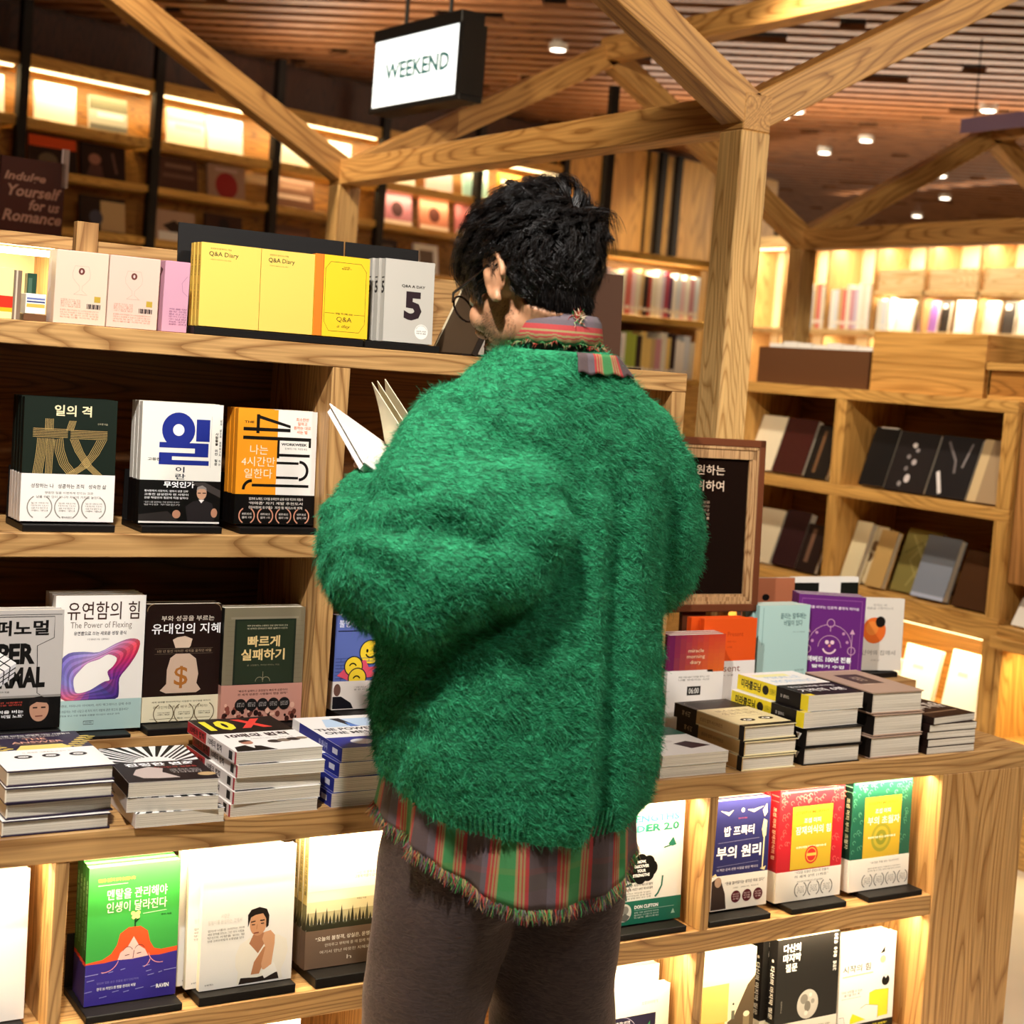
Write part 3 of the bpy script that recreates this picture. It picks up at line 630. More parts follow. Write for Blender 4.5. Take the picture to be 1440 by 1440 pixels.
r.location = (1.63, 2.82, TZ+.0005); r.rotation_euler = (-.05, 0, 0)
bp = thing('display_back_board', 'plain dark brown display board behind the person\'s collar', 'board', (1.80, 2.80, TZ))
MB().box(0, .175, 0, .012, 0, .202, paint('#4A2F20', .5)).build('board', bp, None, (-.06, 0, 0)); MB().box(.0, .19, -.06, .03, 0, .003, paint('#2A1A12', .5)).build('foot', bp)
# ------------------------------------------------------------------ stacks lying on the counter, left of the man
CT = .7005
art = [('T', '세상에서 가장 위대한 비밀을 아는 사람들의', .03, .04, .92, .08, .01, '#F0ECE4'), ('T', '생각하는 인간은 왜 성공하는가', .2, .10, .8, .125, .01, '#D8D2C8'), ('T', 'THE\nANSWER', .28, .15, .78, .29, .01, '#E0A890'), ('L', [(.3, .31), (.72, .31)], .006, '#C9A050'),
       ('R', .0, .47, 1, 1, '#F6F1EA'), ('P', [(.34, .35), (.74, .35), (.80, .47), (.26, .47)], '#EAD376')]
for s in (-1, 1):
    for k in range(6):
        u, v = .5+s*(.30+.045*k), .42-.05*k
        art += [('C', u, v, .05, .35, '#E3C85E'), ('C', u+s*.06, v+.03, .045, .35, '#E3C85E')]
for k in range(3): art += [('C', .26+k*.26, .66, .085, .75, BLK), ('C', .26+k*.26, .66, .05, .6, '#F6F1EA'), ('L', [(.23+k*.26, .66), (.29+k*.26, .66)], .012, BLK)]
art += lines(.28, .54, .78, .575, 1, '#B8B0A8', ['전 세계를 사로잡은 성공의 법칙'])
mk = lambda l: book(l, .168, .222, .0245, '#2C2238', '#EFE6D2', art, None, (), True)
flat_stack(mk, .607, 2.392, CT, 4, .0245, 'thick hardback with gold laurels, far left counter stack', [0, 1.5, -1, .5], [(0, 0), (.006, .004), (.002, .0), (.004, .003)], 'laurel hardback stack')
# burst-pattern books with the dark kneeling-figure cover on top
def burst(n=34):
    o = [('R', 0, 0, 1, 1, '#F7F4F0')]
    for k in range(n):
        a0, a1 = 2*PI*k/n, 2*PI*(k+.5)/n
        def e(a, r): return (min(1, max(0, .5+r*math.cos(a))), min(1, max(0, .5-r*.72*math.sin(a))))
        o.append(('P', [e(a0, .26), e(a0, .9), e(a1, .9), e(a1, .26)], BLK))
    return o
art = burst() + [('R', 0, .46, 1, 1, '#1C1012'), ('P', [(.12, .80), (.2, .66), (.36, .60), (.5, .66), (.46, .76), (.6, .92), (.36, .92), (.2, .90)], '#C9B8B0'), ('T', '진정한 변화', .12, .49, .92, .58, .04, '#FFFFFF')] + lines(.42, .61, .9, .65, 1, '#C84A40', ['타이탄의 질문들']) + lines(.56, .69, .9, .80, 3, '#D8D0CC', ['가장 중요한 변화는', '내가 서 있는 곳에서', '시작된다'], .4) + [('C', .92, .86, .1, .7, '#C9A878')]
r = book('dark-banded paperback with a white burst pattern, on top of its stack beside the laurel hardbacks', .148, .217, .024, '#F7F4F0', '#161012', art, None, [('R', .05, .0, .95, .45, '#161012')], group='burst pattern books')
art2 = burst() + [('T', '진정한\n변화', .3, .3, .7, .5, .04, BLK)]
r.location = (.800, 2.388, CT+.0715); r.rotation_euler = (-PI/2, 0, math.radians(-4))
for k, (dx, dy, a, pl) in enumerate(((0, 0, -1.5, 'at the bottom'), (.012, .012, -8, 'second from the bottom'))):
    r = book(f'white paperback with black burst rays, {pl}, under the dark-banded one', .148, .217, .0225, '#F7F4F0', '#F2EAE6', art2, group='burst pattern books')
    r.location = (.812-dx, 2.378+dy, CT+.0228*(k+1)); r.rotation_euler = (-PI/2, 0, math.radians(a))
# red-spined 10X stack
art = [('R', 0, 0, 1, .46, '#17120F'), ('R', 0, .46, 1, 1, '#F5F1EB'), ('T', '10', .08, .06, .42, .36, .05, '#F4E63A'), ('T', 'X', .46, .05, .82, .33, .06, '#E8453A'), ('T', '10배의 법칙', .14, .49, .86, .60, .04, '#2A1614'), ('T', '슈퍼리치가 되는 가장 확실한 방법', .36, .645, .86, .665, 0, '#4A4040')]
art += [('C', .58, .76, .08, .8, '#3A302C'), ('C', .70, .745, .08, .8, '#8A7A6A'), ('C', .82, .73, .08, .8, '#3A302C'), ('C', .93, .715, .065, .8, '#8A7A6A'), ('P', [(.02, .99), (.06, .86), (.2, .82), (.36, .86), (.48, .99)], '#171210'), ('C', .26, .75, .07, 1.1, '#B98068'), ('P', [(.18, .74), (.2, .69), (.28, .67), (.34, .71), (.3, .72)], '#2A1A14'), ('P', [(.2, .83), (.26, .92), (.3, .83)], '#F0ECE8')]
sp = [('R', 0, .40, 1, 1, '#EFE6E0'), ('S', '10배의 법칙', .2, .05, .8, .36, .03, '#2A0E10'), ('S', '10배의 법칙', .2, .44, .8, .72, .03, '#2A1614'), ('R', .15, .86, .85, .93, BLK), ('R', 0, .975, 1, 1, '#B02030')]
mk = lambda l: book(l, .158, .225, .0205, '#F5F1EB', '#C22A34', art, None, sp)
flat_stack(mk, .976, 2.392, CT, 5, .0205, 'red-spined paperback with big yellow numerals', [-.5, 1.2, .6, -1, .8], [(0, 0), (.004, -.003), (.006, .004), (.008, 0), (.006, .004)], 'red-spined book stack')
# blue-spined stack
art = [('P', [(.3, .1), (.95, .1), (.95, .36), (.2, .36)], '#BFD8F2'), ('P', [(.40, .08), (.52, .08), (.60, .36), (.52, .36)], '#1A1A22'), ('P', [(.52, .2), (.62, .36), (.5, .36)], '#4A7AC8'), ('T', 'THE POWER OF\nONE MESSAGE', .03, .39, .97, .58, .03, '#1A1820'), ('T', '원 메시지', .5, .60, .9, .635, .01, '#3A3840'), ('R', 0, .68, 1, 1, '#2A3390'), ('C', .35, .83, .14, .8, '#E8E8F0'), ('C', .7, .83, .14, .8, '#E8E8F0')]
sp = [('R', 0, 0, 1, .15, '#F5F3F0'), ('S', '원 메시지', .25, .55, .75, .72, .02, '#C8CCF0'), ('R', .3, .82, .7, .92, '#E8E8F4')]
mk = lambda l: book(l, .160, .222, .0245, '#F7F5F2', '#2A3390', art, None, sp)
flat_stack(mk, 1.160, 2.394, CT, 4, .0245, 'blue-spined white paperback partly behind the person', [0, -2, 1, -1], [(0, 0), (.004, .002), (.012, .002), (.016, .004)], 'blue-spined book stack')

# ------------------------------------------------------------------ counter, right of the man
art = [('R', .3, 0, 1, .3, '#2A5A4A'), ('C', .2, .55, .12, .5, '#E8E4DE'), ('C', .45, .52, .12, .5, '#E4E0DA'), ('P', [(.5, .62), (.75, .55), (.95, .75), (.6, .82)], '#3A2A30')]
mk = lambda l: book(l, .166, .20, .022, '#F4F2EC', '#EDEAE2', art)
flat_stack(mk, 1.862, 2.392, CT, 2, .022, 'white green-edged paperback beside the person\'s hip', [0, 0], [(0, 0), (.002, -.002)], 'white books beside the hip')
art = [('R', 0, 0, 1, .33, '#2A2420'), ('L', [(.06, .31), (.06, .1), (.12, .05), (.9, .05)], .01, '#8A7A6A'), ('R', 0, .33, 1, .93, '#E9D9A8'), ('R', 0, .93, 1, 1, '#1E1814'), ('T', '비스마르크\n성공의 법칙', .2, .40, .85, .58, .0, '#7A5A34'), ('T', '하버드 첫 강의 시간관리 수업', .2, .62, .85, .64, 0, '#8A6A44'), ('C', .36, .78, .13, .62, BLK), ('C', .36, .78, .075, .6, '#F4EEE0'), ('C', .74, .76, .13, .62, BLK), ('C', .74, .76, .075, .6, '#F4EEE0'), ('P', [(.31, .79), (.41, .79), (.36, .75)], '#3A3430'), ('P', [(.69, .77), (.79, .77), (.74, .73)], '#3A3430')]
sp = [('R', 0, 0, 1, .33, '#1A1512'), ('T', '북\n소\n리', .3, .12, .7, .24, .0, '#D8C8A8'), ('S', '성공의 법칙 비스마르크', .35, .38, .62, .7, 0, '#6A4A24'), ('R', 0, .93, 1, 1, '#1A1512')]
mk = lambda l: book(l, .143, .222, .0295, '#E9D9A8', '#C9A468', art, None, sp, True)
flat_stack(mk, 2.066, 2.390, CT, 3, .0295, 'cream-jacketed hardback with two round portraits', [0, .6, 2.2], [(0, 0), (.003, .0), (.002, .003)], 'cream hardback stack')
# yellow-spined and black-spined tall stack
art = [('R', 0, .55, 1, 1, '#151110'), ('T', 'MIRACLE\nMORNING', .14, .18, .86, .46, .0, '#A8C4DC'), ('R', .1, .1, .7, .2, '#F4EFA8'), ('T', '당신의 하루를 바꾸는', .1, .62, .9, .68, .01, '#F0ECE8'), ('T', '기적의 6분', .1, .74, .9, .86, .02, '#F0ECE8'), ('R', 0, .93, .12, 1, '#F0D82A')]
sp = [('R', 0, .56, 1, .9, '#151110'), ('S', '미라클모닝', .22, .06, .80, .34, .03, '#1A1610'), ('C', .5, .41, .3, 1, '#1A1610'), ('S', '당신의 하루를 바꾸는 기적', .3, .47, .7, .55, 0, '#4A4410'), ('S', '할 엘로드', .4, .62, .6, .74, 0, '#D8D0C8')]
mk = lambda l: book(l, .160, .222, .0335, '#F6F4EC', '#F0D82A', art, None, sp)
for k in (2, 3):
    l = 'yellow-spined thick paperback with blue lettering, ' + ('topmost of the tall stack' if k == 3 else 'just under its twin in the tall stack')
    if k == 2: r = mk(l); r.location = (2.226, 2.394, CT+.0385*2+.0345); r.rotation_euler = (-PI/2, 0, math.radians(3))
    else: copy_tree(r, (2.236, 2.396, CT+.0385*2+.0345*2), l, None, (-PI/2, 0, math.radians(1.5)))
r['group'] = 'yellow-spined books'
m_, nt_, b_ = nodes('shrink_wrap'); b_.inputs['Base Color'].default_value = (1, 1, 1, 1); b_.inputs['Roughness'].default_value = .12; b_.inputs['Transmission Weight'].default_value = 1; b_.inputs['IOR'].default_value = 1.05
mk = lambda l: book(l, .160, .222, .0375, '#1A1614', '#151110', [('T', '기적의 아침', .2, .3, .8, .45, .02, '#E8E4DC')], None, [('S', '미라클', .3, .4, .7, .6, .02, '#D8D0C8'), ('P', [(.3, .9), (.7, .86), (.7, .94)], '#E8E0D8')], True)
flat_stack(mk, 2.232, 2.392, CT, 2, .0375, 'shrink-wrapped black hardback under the yellow-spined books', [0, -.5], [(0, 0), (.002, 0)], 'black hardbacks under the yellow ones')
art = [('R', 0, 0, 1, 1, '#B79A86'), ('R', .28, .2, .75, .62, '#4A3A34'), ('L', [(0, .02), (1, .02)], .03, '#E0BBA8'), ('T', '성경', .42, .3, .6, .5, .02, '#B09A88'), ('R', .3, .64, .5, .66, '#D8C0A8')]
mk = lambda l: book(l, .152, .215, .046, '#B79A86', '#171210', art, None, [('R', .1, .45, .9, .5, '#5A4A3A')], True)
flat_stack(mk, 2.424, 2.396, CT, 3, .047, 'very thick taupe-topped hardback', [0, .8, -.6], [(0, 0), (.004, 0), (-.004, .003)], 'thick taupe hardback stack')
art = [('T', '나는 오늘도 경제적 자유를 꿈꾼다', .06, .12, .94, .26, .02, '#C9A88A'), ('T', '경제적 자유', .06, .42, .94, .66, .03, '#E8DAC8'), ('R', .1, .78, .9, .82, '#8A6A50')]
mk = lambda l: book(l, .150, .20, .0155, '#2A1712', '#221410', art, None, [('T', 'U', .3, .3, .7, .38, .02, '#D8C8B8')])
flat_stack(mk, 2.592, 2.392, CT, 5, .0155, 'thin dark paperback in the stack nearest the counter end', [0, .6, -.5, .4, 7], [(0, 0), (.002, 0), (0, .002), (.003, 0), (.01, -.004)], 'thin paperback stack')
art = [('C', .3, .4, .25, 1, '#E09AB0'), ('C', .7, .6, .25, 1, '#B04A7A'), ('C', .6, .25, .2, 1, '#E8B890')]
r = book('small pink-topped navy book lying alone at the counter end', .10, .15, .022, '#B05A80', '#1A1634', art, None, (), True); r.location = (2.80, 2.60, CT+.0225); r.rotation_euler = (-PI/2, 0, math.radians(-6))
# standing books behind the stacks
def grad(c0, c1, c2, n=10):
    o = []
    for i in range(n):
        for j in range(n):
            t, q = i/(n-1), j/(n-1)
            c = lerp(lerp(lin(c0), lin(c1), min(1, t*1.3)), lin(c2), q*.55*t)
            o.append(('R', i/n, j/n*.36, (i+1)/n, (j+1)/n*.36, paint(tuple(round(x, 2) for x in c), .45)))
    return o
art = [('T', 'miracle\nmorning\ndiary', .32, .135, .64, .29, .0, '#F4D8B0')]
bart = lines(.2, .395, .75, .44, 2, '#4A4440', ['매일 아침 6분이 인생을 바꾸는 시간', '나를 위로하는 시간'], .5, .0) + [('R', .36, .495, .60, .58, '#1A1614'), ('T', '06:00', .39, .51, .57, .565, .01, '#F4F0EA')]
r = book('front purple-to-orange diary with a white band and clock digits', .154, .228, .014, '#8A2A3A', '#7A2A5A', grad('#6A1E4A', '#C8402A', '#E87A2A')+art, (.66, '#EFE9E4', bart), (), False, name='diary', cat='diary')
stand_row(r, 2.060, 2.645, CT, .03, 3, 'purple-to-orange diary with a white band and clock digits', .014, dx=.003, group='purple-to-orange diaries')
art = [('T', 'Present', .45, .12, .75, .16, .0, '#B83A10'), ('T', '매일 쓰는', .45, .20, .62, .215, 0, '#B83A10'), ('T', '선물', .45, .25, .55, .265, 0, '#B83A10')]
r = book('front bright orange cloth book with a white band', .152, .252, .016, '#E8561A', '#D84A14', art, (.62, '#F3EEE8', [('T', 'Present', .15, .415, .72, .475, .0, '#8A4A3A'), ('T', '오늘이라는 선물', .15, .5, .6, .515, 0, '#8A7A70')]), (), True)
stand_row(r, 2.192, 2.694, CT, .03, 2, 'bright orange cloth book with a white band', .018, dx=-.02, group='orange cloth books')
art = [('T', '끌리는 말투에는\n비밀이 있다', .42, .10, .93, .26, .01, '#2A5A5A'), ('T', '말하기 수업  장신웨 지음', .68, .33, .92, .345, 0, '#4A7A7A'), ('L', [(.08, .03), (.08, .5)], .01, '#7AA8A4')] + lines(.76, .80, .94, .92, 3, '#2A5A5A', ['리드리드출판', '베스트셀러', '말투의 비밀'], .6)
r = book('front mint green paperback with two lines of dark title', .155, .19, .014, '#B9DCD6', '#A4CCC6', art)
stand_row(r, 2.393, 2.745, .7815, .04, 3, 'mint green paperback with two lines of dark title', .014, dx=-.006, group='mint green books')
PU = '#6A2A7A'
art = [('R', .05, .05, .95, .055, '#A868A8'), ('R', .05, .05, .055, .95, '#A868A8'), ('R', .945, .05, .95, .95, '#A868A8'), ('T', '운명을 바꾸는 인문학 클래식 리더십', .1, .13, .9, .165, .02, '#F0DCEC'), ('A', .5, .62, .33, 0, 180, .008, '#D8A8C0'), ('A', .5, .62, .17, 0, 180, .008, '#D8A8C0'), ('C', .5, .33, .06, 1, '#D8A8C0'), ('C', .5, .33, .05, 1, PU), ('C', .17, .65, .06, 1, '#D8A8C0'), ('C', .17, .65, .05, 1, PU), ('C', .83, .65, .06, 1, '#D8A8C0'), ('C', .83, .65, .05, 1, PU), ('L', [(.17, .4), (.17, .9)], .008, '#D8A8C0'), ('L', [(.83, .4), (.83, .9)], .008, '#D8A8C0'), ('P', [(.13, .45), (.21, .45), (.17, .39)], '#D8A8C0'), ('P', [(.79, .45), (.87, .45), (.83, .39)], '#D8A8C0'), ('L', [(.5, .36), (.5, .43)], .01, '#D8A8C0'), ('C', .46, .56, .03, 1, '#F4D0D8'), ('C', .54, .56, .03, 1, '#F4D0D8'), ('C', .5, .60, .02, 1, '#F09A8A'), ('A', .5, .61, .1, 200, 340, .025, '#F4D0D8'), ('T', '하버드 100년 전통', .18, .73, .84, .80, .04, '#FFFFFF'), ('T', '말하기 수업', .26, .83, .74, .87, .03, '#FFFFFF')]
for u, v in ((.3, .45), (.7, .45), (.24, .55), (.76, .55)): art.append(('C', u, v, .022, 1, '#C890B8'))
r = book('front purple paperback with a pale arch and smiling mask', .165, .20, .017, PU, '#5A2068', art)
stand_row(r, 2.532, 2.772, .7935, .05, 3, 'purple paperback with a pale arch and smiling mask', .017, group='purple arch books', rz=math.radians(-25))
bookstand('black stand under the purple books', 2.55, 2.70, 2.70, .7805, .155, name='book_stand', group='black stands on the riser')
art = [('T', '우리는 왜\n예술을 사랑하는가', .15, .08, .75, .16, 0, '#8A8680'), ('C', .35, .45, .26, 1, '#E8702A'), ('C', .30, .42, .14, 1, '#EE8A3A'), ('C', .48, .33, .11, 1, '#171310'), ('T', '단어의 집에서', .1, .72, .85, .79, .0, '#6A6660'), ('T', '산문집', .3, .85, .5, .87, 0, '#8A8680')]
r = book('white paperback with an orange blot and black dot at the end of the counter', .125, .18, .015, '#E4DED2', '#D8D0C4', art)
r.location = (2.766, 2.805, .7965); r.rotation_euler = (-.05, 0, math.radians(-14))
bookstand('black stand under the white orange-blot book', 2.77, 2.88, 2.775, .7805, .07, group='black stands on the riser', lip=.013)
art = [('R', 0, .6, 1, 1, '#EDE8E0'), ('A', .45, .62, .38, 10, 170, .10, '#E8502A'), ('A', .45, .62, .25, 20, 160, .08, '#EADFD4'), ('C', .45, .2, .07, .7, BLK), ('C', .22, .38, .06, 1, BLK), ('C', .55, .5, .06, 1, BLK), ('C', .72, .42, .05, 1, BLK), ('T', '나이 아니라도', .1, .70, .85, .80, .0, '#5A544C')]
r = book('terracotta and white book with an orange ring pattern, behind the mint books', .165, .235, .016, '#B06A4A', '#E4DDD2', art); r.location = (2.44, 2.865, .7815); r.rotation_euler = (-.05, 0, 0)
art = [('R', 0, .06, .38, .98, '#10120F'), ('R', .38, .06, .72, 1, '#EDE9E2'), ('R', .72, .06, 1, .98, '#10140F'), ('P', [(.42, .80), (.68, .80), (.64, .92), (.46, .92)], '#1A1814')] + lines(.48, .22, .62, .5, 4, '#6A665E', ['죽음', '이라는', '이별', '앞에서'], .6)
r = book('wide black and white panelled book behind the purple books', .215, .235, .016, '#EDE9E2', '#E4DDD2', art); r.location = (2.612, 2.875, .7815); r.rotation_euler = (-.05, 0, 0)
# framed notice
pf = thing('framed_notice', 'dark notice in a stepped brown wooden frame behind the orange books', 'framed sign', (2.052, 2.775, CT), (-.05, 0, math.radians(-2)))
FW, F0, F1 = .345, .255, .652
fm = paint('#6A3A22', .4); fi = wood('z', '#C9A070', '#8A5E34', 2)
for z0, z1, x0, x1 in ((F0, F1, 0, .018), (F0, F1, FW-.018, FW), (F0, F0+.018, 0, FW), (F1-.018, F1, 0, FW)):
    MB().box(x0, x1, -.012, .012, z0, z1, fm, .002).build('outer_frame', pf)
for a_, b_, i0 in ((.018, .006, 0), (.024, .010, 1), (.034, .006, 2)):
    f = MB(); q = -.010+.003*i0
    f.box(a_, a_+b_, q, .01, F0+a_, F1-a_, fi).box(FW-a_-b_, FW-a_, q, .01, F0+a_, F1-a_, fi).box(a_, FW-a_, q, .01, F0+a_, F0+a_+b_, fi).box(a_, FW-a_, q, .01, F1-a_-b_-(.012 if i0 == 1 else 0), F1-a_, fi)
    f.build('inner_moulding', pf)
pn = MB().box(.038, FW-.038, .0, .008, F0+.038, F1-.038, paint('#1A100C', .12))
pw, ph = FW-.076, F1-F0-.076
draw(pn, [('T', '성장을 원하는', .10, .075, .74, .145, .006, '#E0C8B0'), ('T', '당신을 위하여', .10, .185, .74, .26, .006, '#E0C8B0')] + lines(.1, .33, .6, .52, 7, '#A8907A', ['지금 여기서 이루고 싶은 것을', '나답게 살아가는 방법을 찾는 당신에게 드리는', '책들을 모았습니다', '더 나은 내일을 만드는 힘', '함께', '', '성장을 위한 책을 만나보세요'], .5) + [('P', [(.1, .99), (.2, .9), (.35, .86), (.45, .92), (.5, .99)], '#3A2418')], lambda u, v, z: (.038+u*pw, -z, F0+.038+ph*(1-v)), pw, ph)
pn.build('notice_panel', pf)
MB().box(.06, FW-.06, -.03, .06, 0, .006, fm).box(.14, FW-.14, .0, .012, .006, F0, fm).build('pedestal', pf)

# ------------------------------------------------------------------ lit cubbies under the worktop, upper row
LZ = .3825; LTG2 = 'black metal stands in the lit cubbies'
def low_stand(l, x0, x1, y0=2.393, d=.13, z=LZ, lip=.012): bookstand(l, x0, x1, y0, z, d, group=LTG2, lip=lip)
art = [('T', '밀라논나\n이야기', .3, .35, .6, .5, 0, '#D8D0C8'), ('T', '김영사', .45, .93, .68, .955, .0, '#2A2A2A')]
low_stand('black stand under the white book cut off by the left edge', .51, .665, lip=.008)
r = book('plain white paperback at the far left of the lit cubbies', .17, .238, .02, '#F3EFEA', '#EDE6DC', art); stand_row(r, .4985, 2.43, .391, .06, 2, 'plain white paperback at the far left of the lit cubbies', .02, group='plain white books')
GN, OG, IN = '#3FA447', '#F0562A', '#3A2F8C'
art = [('P', [(0, .69), (.18, .675), (.27, .64), (.33, .58), (.36, .50), (.45, .46), (.58, .46), (.66, .50), (.69, .58), (.74, .635), (.82, .65), (1, .64), (1, .70), (0, .705)], OG),
       ('P', [(.34, .70), (.37, .64), (.45, .60), (.51, .53), (.57, .60), (.64, .635), (.68, .69)], '#F2C4BE'), ('P', [(0, .70), (.2, .70), (.33, .69), (.5, .695), (.68, .685), (.8, .69), (1, .675), (1, 1), (0, 1)], IN),
       ('A', .45, .64, .055, 20, 160, .006, '#3A2A2A'), ('A', .58, .635, .055, 20, 160, .006, '#3A2A2A'), ('L', [(.42, .665), (.47, .66)], .008, '#3A2A2A'), ('L', [(.55, .66), (.60, .655)], .008, '#3A2A2A'), ('L', [(.52, .63), (.51, .69)], .006, '#3A2A2A'),
       ('L', [(.52, .46), (.515, .40), (.48, .40)], .016, '#143A1C'), ('L', [(.515, .43), (.56, .40)], .02, '#143A1C'), ('C', .52, .375, .03, 1, '#F6EE8A'), ('C', .49, .36, .022, 1, '#F6EE8A'), ('C', .55, .36, .022, 1, '#F6EE8A'), ('C', .50, .39, .022, 1, '#F6EE8A'), ('C', .545, .388, .022, 1, '#F6EE8A'),
       ('T', '멘탈을 관리해야\n인생이 달라진다', .2, .17, .86, .34, .008, '#F4F8EA'), ('T', '멘탈을 흔들지 않게 응원합니다!', .1, .085, .50, .11, .01, '#F0E84A'), ('L', [(.1, .135), (.42, .133)], .005, '#D8F0D0'), ('L', [(.6, .37), (.86, .36)], .005, '#D8F0D0'), ('T', '루비 지음', .80, .385, .92, .40, .02, '#143A1C')]
for (u0, u1, v) in ((0, .14, .78), (.18, .22, .775), (.25, .3, .775), (.38, .43, .765), (.02, .1, .82), (.0, .08, .90), (.62, .70, .76), (.66, .72, .80), (.86, 1, .81), (.68, .75, .83), (.3, .37, .92), (.42, .48, .93), (.55, .64, .92), (.16, .24, .95), (.72, .78, .92), (.8, .84, .82)): art.append(('L', [(u0, v), (u1, v-.006)], .007, '#9A9AD8'))
art += [('A', .2, .66, .16, 260, 340, .007, '#F2A0A8'), ('A', .82, .65, .14, 190, 280, .007, '#F2A0A8'), ('A', .6, .70, .1, 290, 350, .007, '#F2A0A8')] + [('T', '당신의 모든 순간 흔들림 없이 단단하게', .13, .835, .58, .852, 0, '#8A84C8'), ('T', '한국 3S 마인드셋 멘탈 관리의 비밀', .13, .875, .55, .897, .012, '#FFFFFF'), ('T', 'RAVIN', .78, .905, .92, .935, .04, '#FFFFFF')]
sp = [('R', 0, .68, 1, .71, '#C8402A'), ('R', 0, .71, 1, 1, '#2A2468'), ('S', '멘탈을 관리해야 인생이 달라진다', .3, .1, .7, .6, .01, '#9AC890')]
low_stand('black stand under the green mental-care books', .757, .917)
r = book('front green paperback with an orange-haired head rising from purple water', .153, .224, .0165, GN, '#1E4A20', art, None, sp); stand_row(r, .763, 2.428, .3955, .06, 4, 'green paperback with an orange-haired head rising from purple water', .0165, dx=.001, group='green swimmer books')
# white book with the seated man in a white shirt
art = [('P', [(.40, .99), (.41, .9), (.38, .86), (.375, .78), (.42, .70), (.52, .66), (.66, .655), (.84, .66), (.93, .70), (.95, .78), (.92, .86), (.88, .92), (.90, .985)], '#EFE9DA'), ('P', [(.42, .99), (.44, .945), (.62, .955), (.84, .935), (.86, .985)], '#2A211D'), ('P', [(.52, .70), (.56, .64), (.68, .63), (.70, .70), (.62, .78)], '#B07A58'),
       ('C', .61, .56, .092, 1.35, '#C9936C'), ('P', [(.50, .58), (.495, .49), (.53, .455), (.62, .44), (.70, .46), (.73, .51), (.725, .585), (.70, .60), (.695, .53), (.66, .49), (.58, .495), (.53, .51), (.515, .545)], '#1D1512'),
       ('P', [(.55, .93), (.58, .84), (.68, .74), (.74, .72), (.72, .80), (.64, .93)], '#B98058'), ('P', [(.66, .86), (.70, .74), (.66, .68), (.68, .63), (.75, .62), (.80, .66), (.80, .72), (.77, .88), (.72, .91), (.67, .90)], '#D4A078'), ('P', [(.66, .92), (.8, .86), (.84, .93), (.70, .97)], '#F4F0E6'),
       ('L', [(.53, .545), (.58, .54)], .012, '#2A1C16'), ('L', [(.63, .54), (.68, .54)], .012, '#2A1C16'), ('L', [(.54, .565), (.575, .565)], .01, '#3A2A22'), ('L', [(.64, .562), (.675, .562)], .01, '#3A2A22'), ('L', [(.565, .628), (.62, .626)], .012, '#8A4A3A'), ('L', [(.60, .565), (.595, .60)], .006, '#A87450')]
art += [('T', '사람은\n됨됨이를 완성하는 것에서', .07, .46, .43, .53, 0, '#CFCAC2')] + lines(.07, .565, .46, .655, 4, '#5A5650', ['잡지사 나름의 고려하는 자세', '세상 문화를 만드는 그런 리더 사람들', '당신의 사람을 읽는 법', '인생 신뢰성장법과 소통법을 담다'], .5) + [('T', '21세기북스', .06, .955, .15, .968, .01, '#3A3630')]
low_stand('wide black stand in front of the white-shirt portrait books', .945, 1.118, lip=.016)
r = book('front white paperback with a portrait of a man in a white shirt', .166, .232, .013, '#EEEBE4', '#E6DCC4', art); stand_row(r, .951, 2.412, .3995, .07, 2, 'white paperback with a portrait of a man in a white shirt', .013, dx=-.018, group='white-shirt portrait books')
copy_tree(r, (.924, 2.448, .3995), 'white paperback with a portrait of a man in a white shirt, third from front')
FOG = [('R', 0, .42, 1, .56, '#EFE9C8'), ('R', 0, .5, 1, .6, '#DDD3A8'), ('R', 0, .58, 1, .66, '#B9AE84')]
art = FOG
for k in range(22):
    u = .02+k*.046; hh = [.10, .07, .13, .05, .09, .12, .06][k % 7]
    art = art + [('P', [(u-.03, .70), (u, .70-hh-.03), (u+.03, .70)], ['#2E2E1E', '#4A4A34', '#3A3826'][k % 3])]
art = art + [('R', 0, .68, 1, .74, '#2E2E1E'), ('T', '나는 이 별에 잠시\n그렇게 머물다 갑니다', .58, .30, .9, .35, 0, '#6A6858'), ('T', '박범신 지음', .62, .50, .74, .515, 0, '#4A4838')]
bart = [('T', '“오늘의 불청객, 상실은, 운명은 온다', .12, .765, .98, .80, .01, '#F4ECDC'), ('T', '안아주고 부탁해 줄 때 함께 하기 위하여', .24, .82, .98, .845, 0, '#E4DAC8'), ('T', '여기서 만난 따뜻한 지혜로운 노래', .18, .87, .98, .895, 0, '#E4DAC8'), ('T', 'h', .52, .925, .58, .955, 0, '#E4DAC8')]
sp = [('R', 0, .52, 1, .72, '#8A8258'), ('P', [(0, .74), (.2, .6), (.5, .66), (.8, .58), (1, .74)], '#3A3826'), ('S', '지구에서의 사랑과 이별', .3, .06, .7, .45, .01, '#5A5440')]
low_stand('black stand under the misty forest books', 1.155, 1.31, lip=.018)
r = book('front white paperback with a misty fir forest and brown band', .155, .234, .018, '#F3F0E6', '#E8D58A', art, (.285, '#6E5A4A', bart), sp); stand_row(r, 1.150, 2.432, .401, .06, 3, 'white paperback with a misty fir forest and brown band', .018, group='misty forest books')
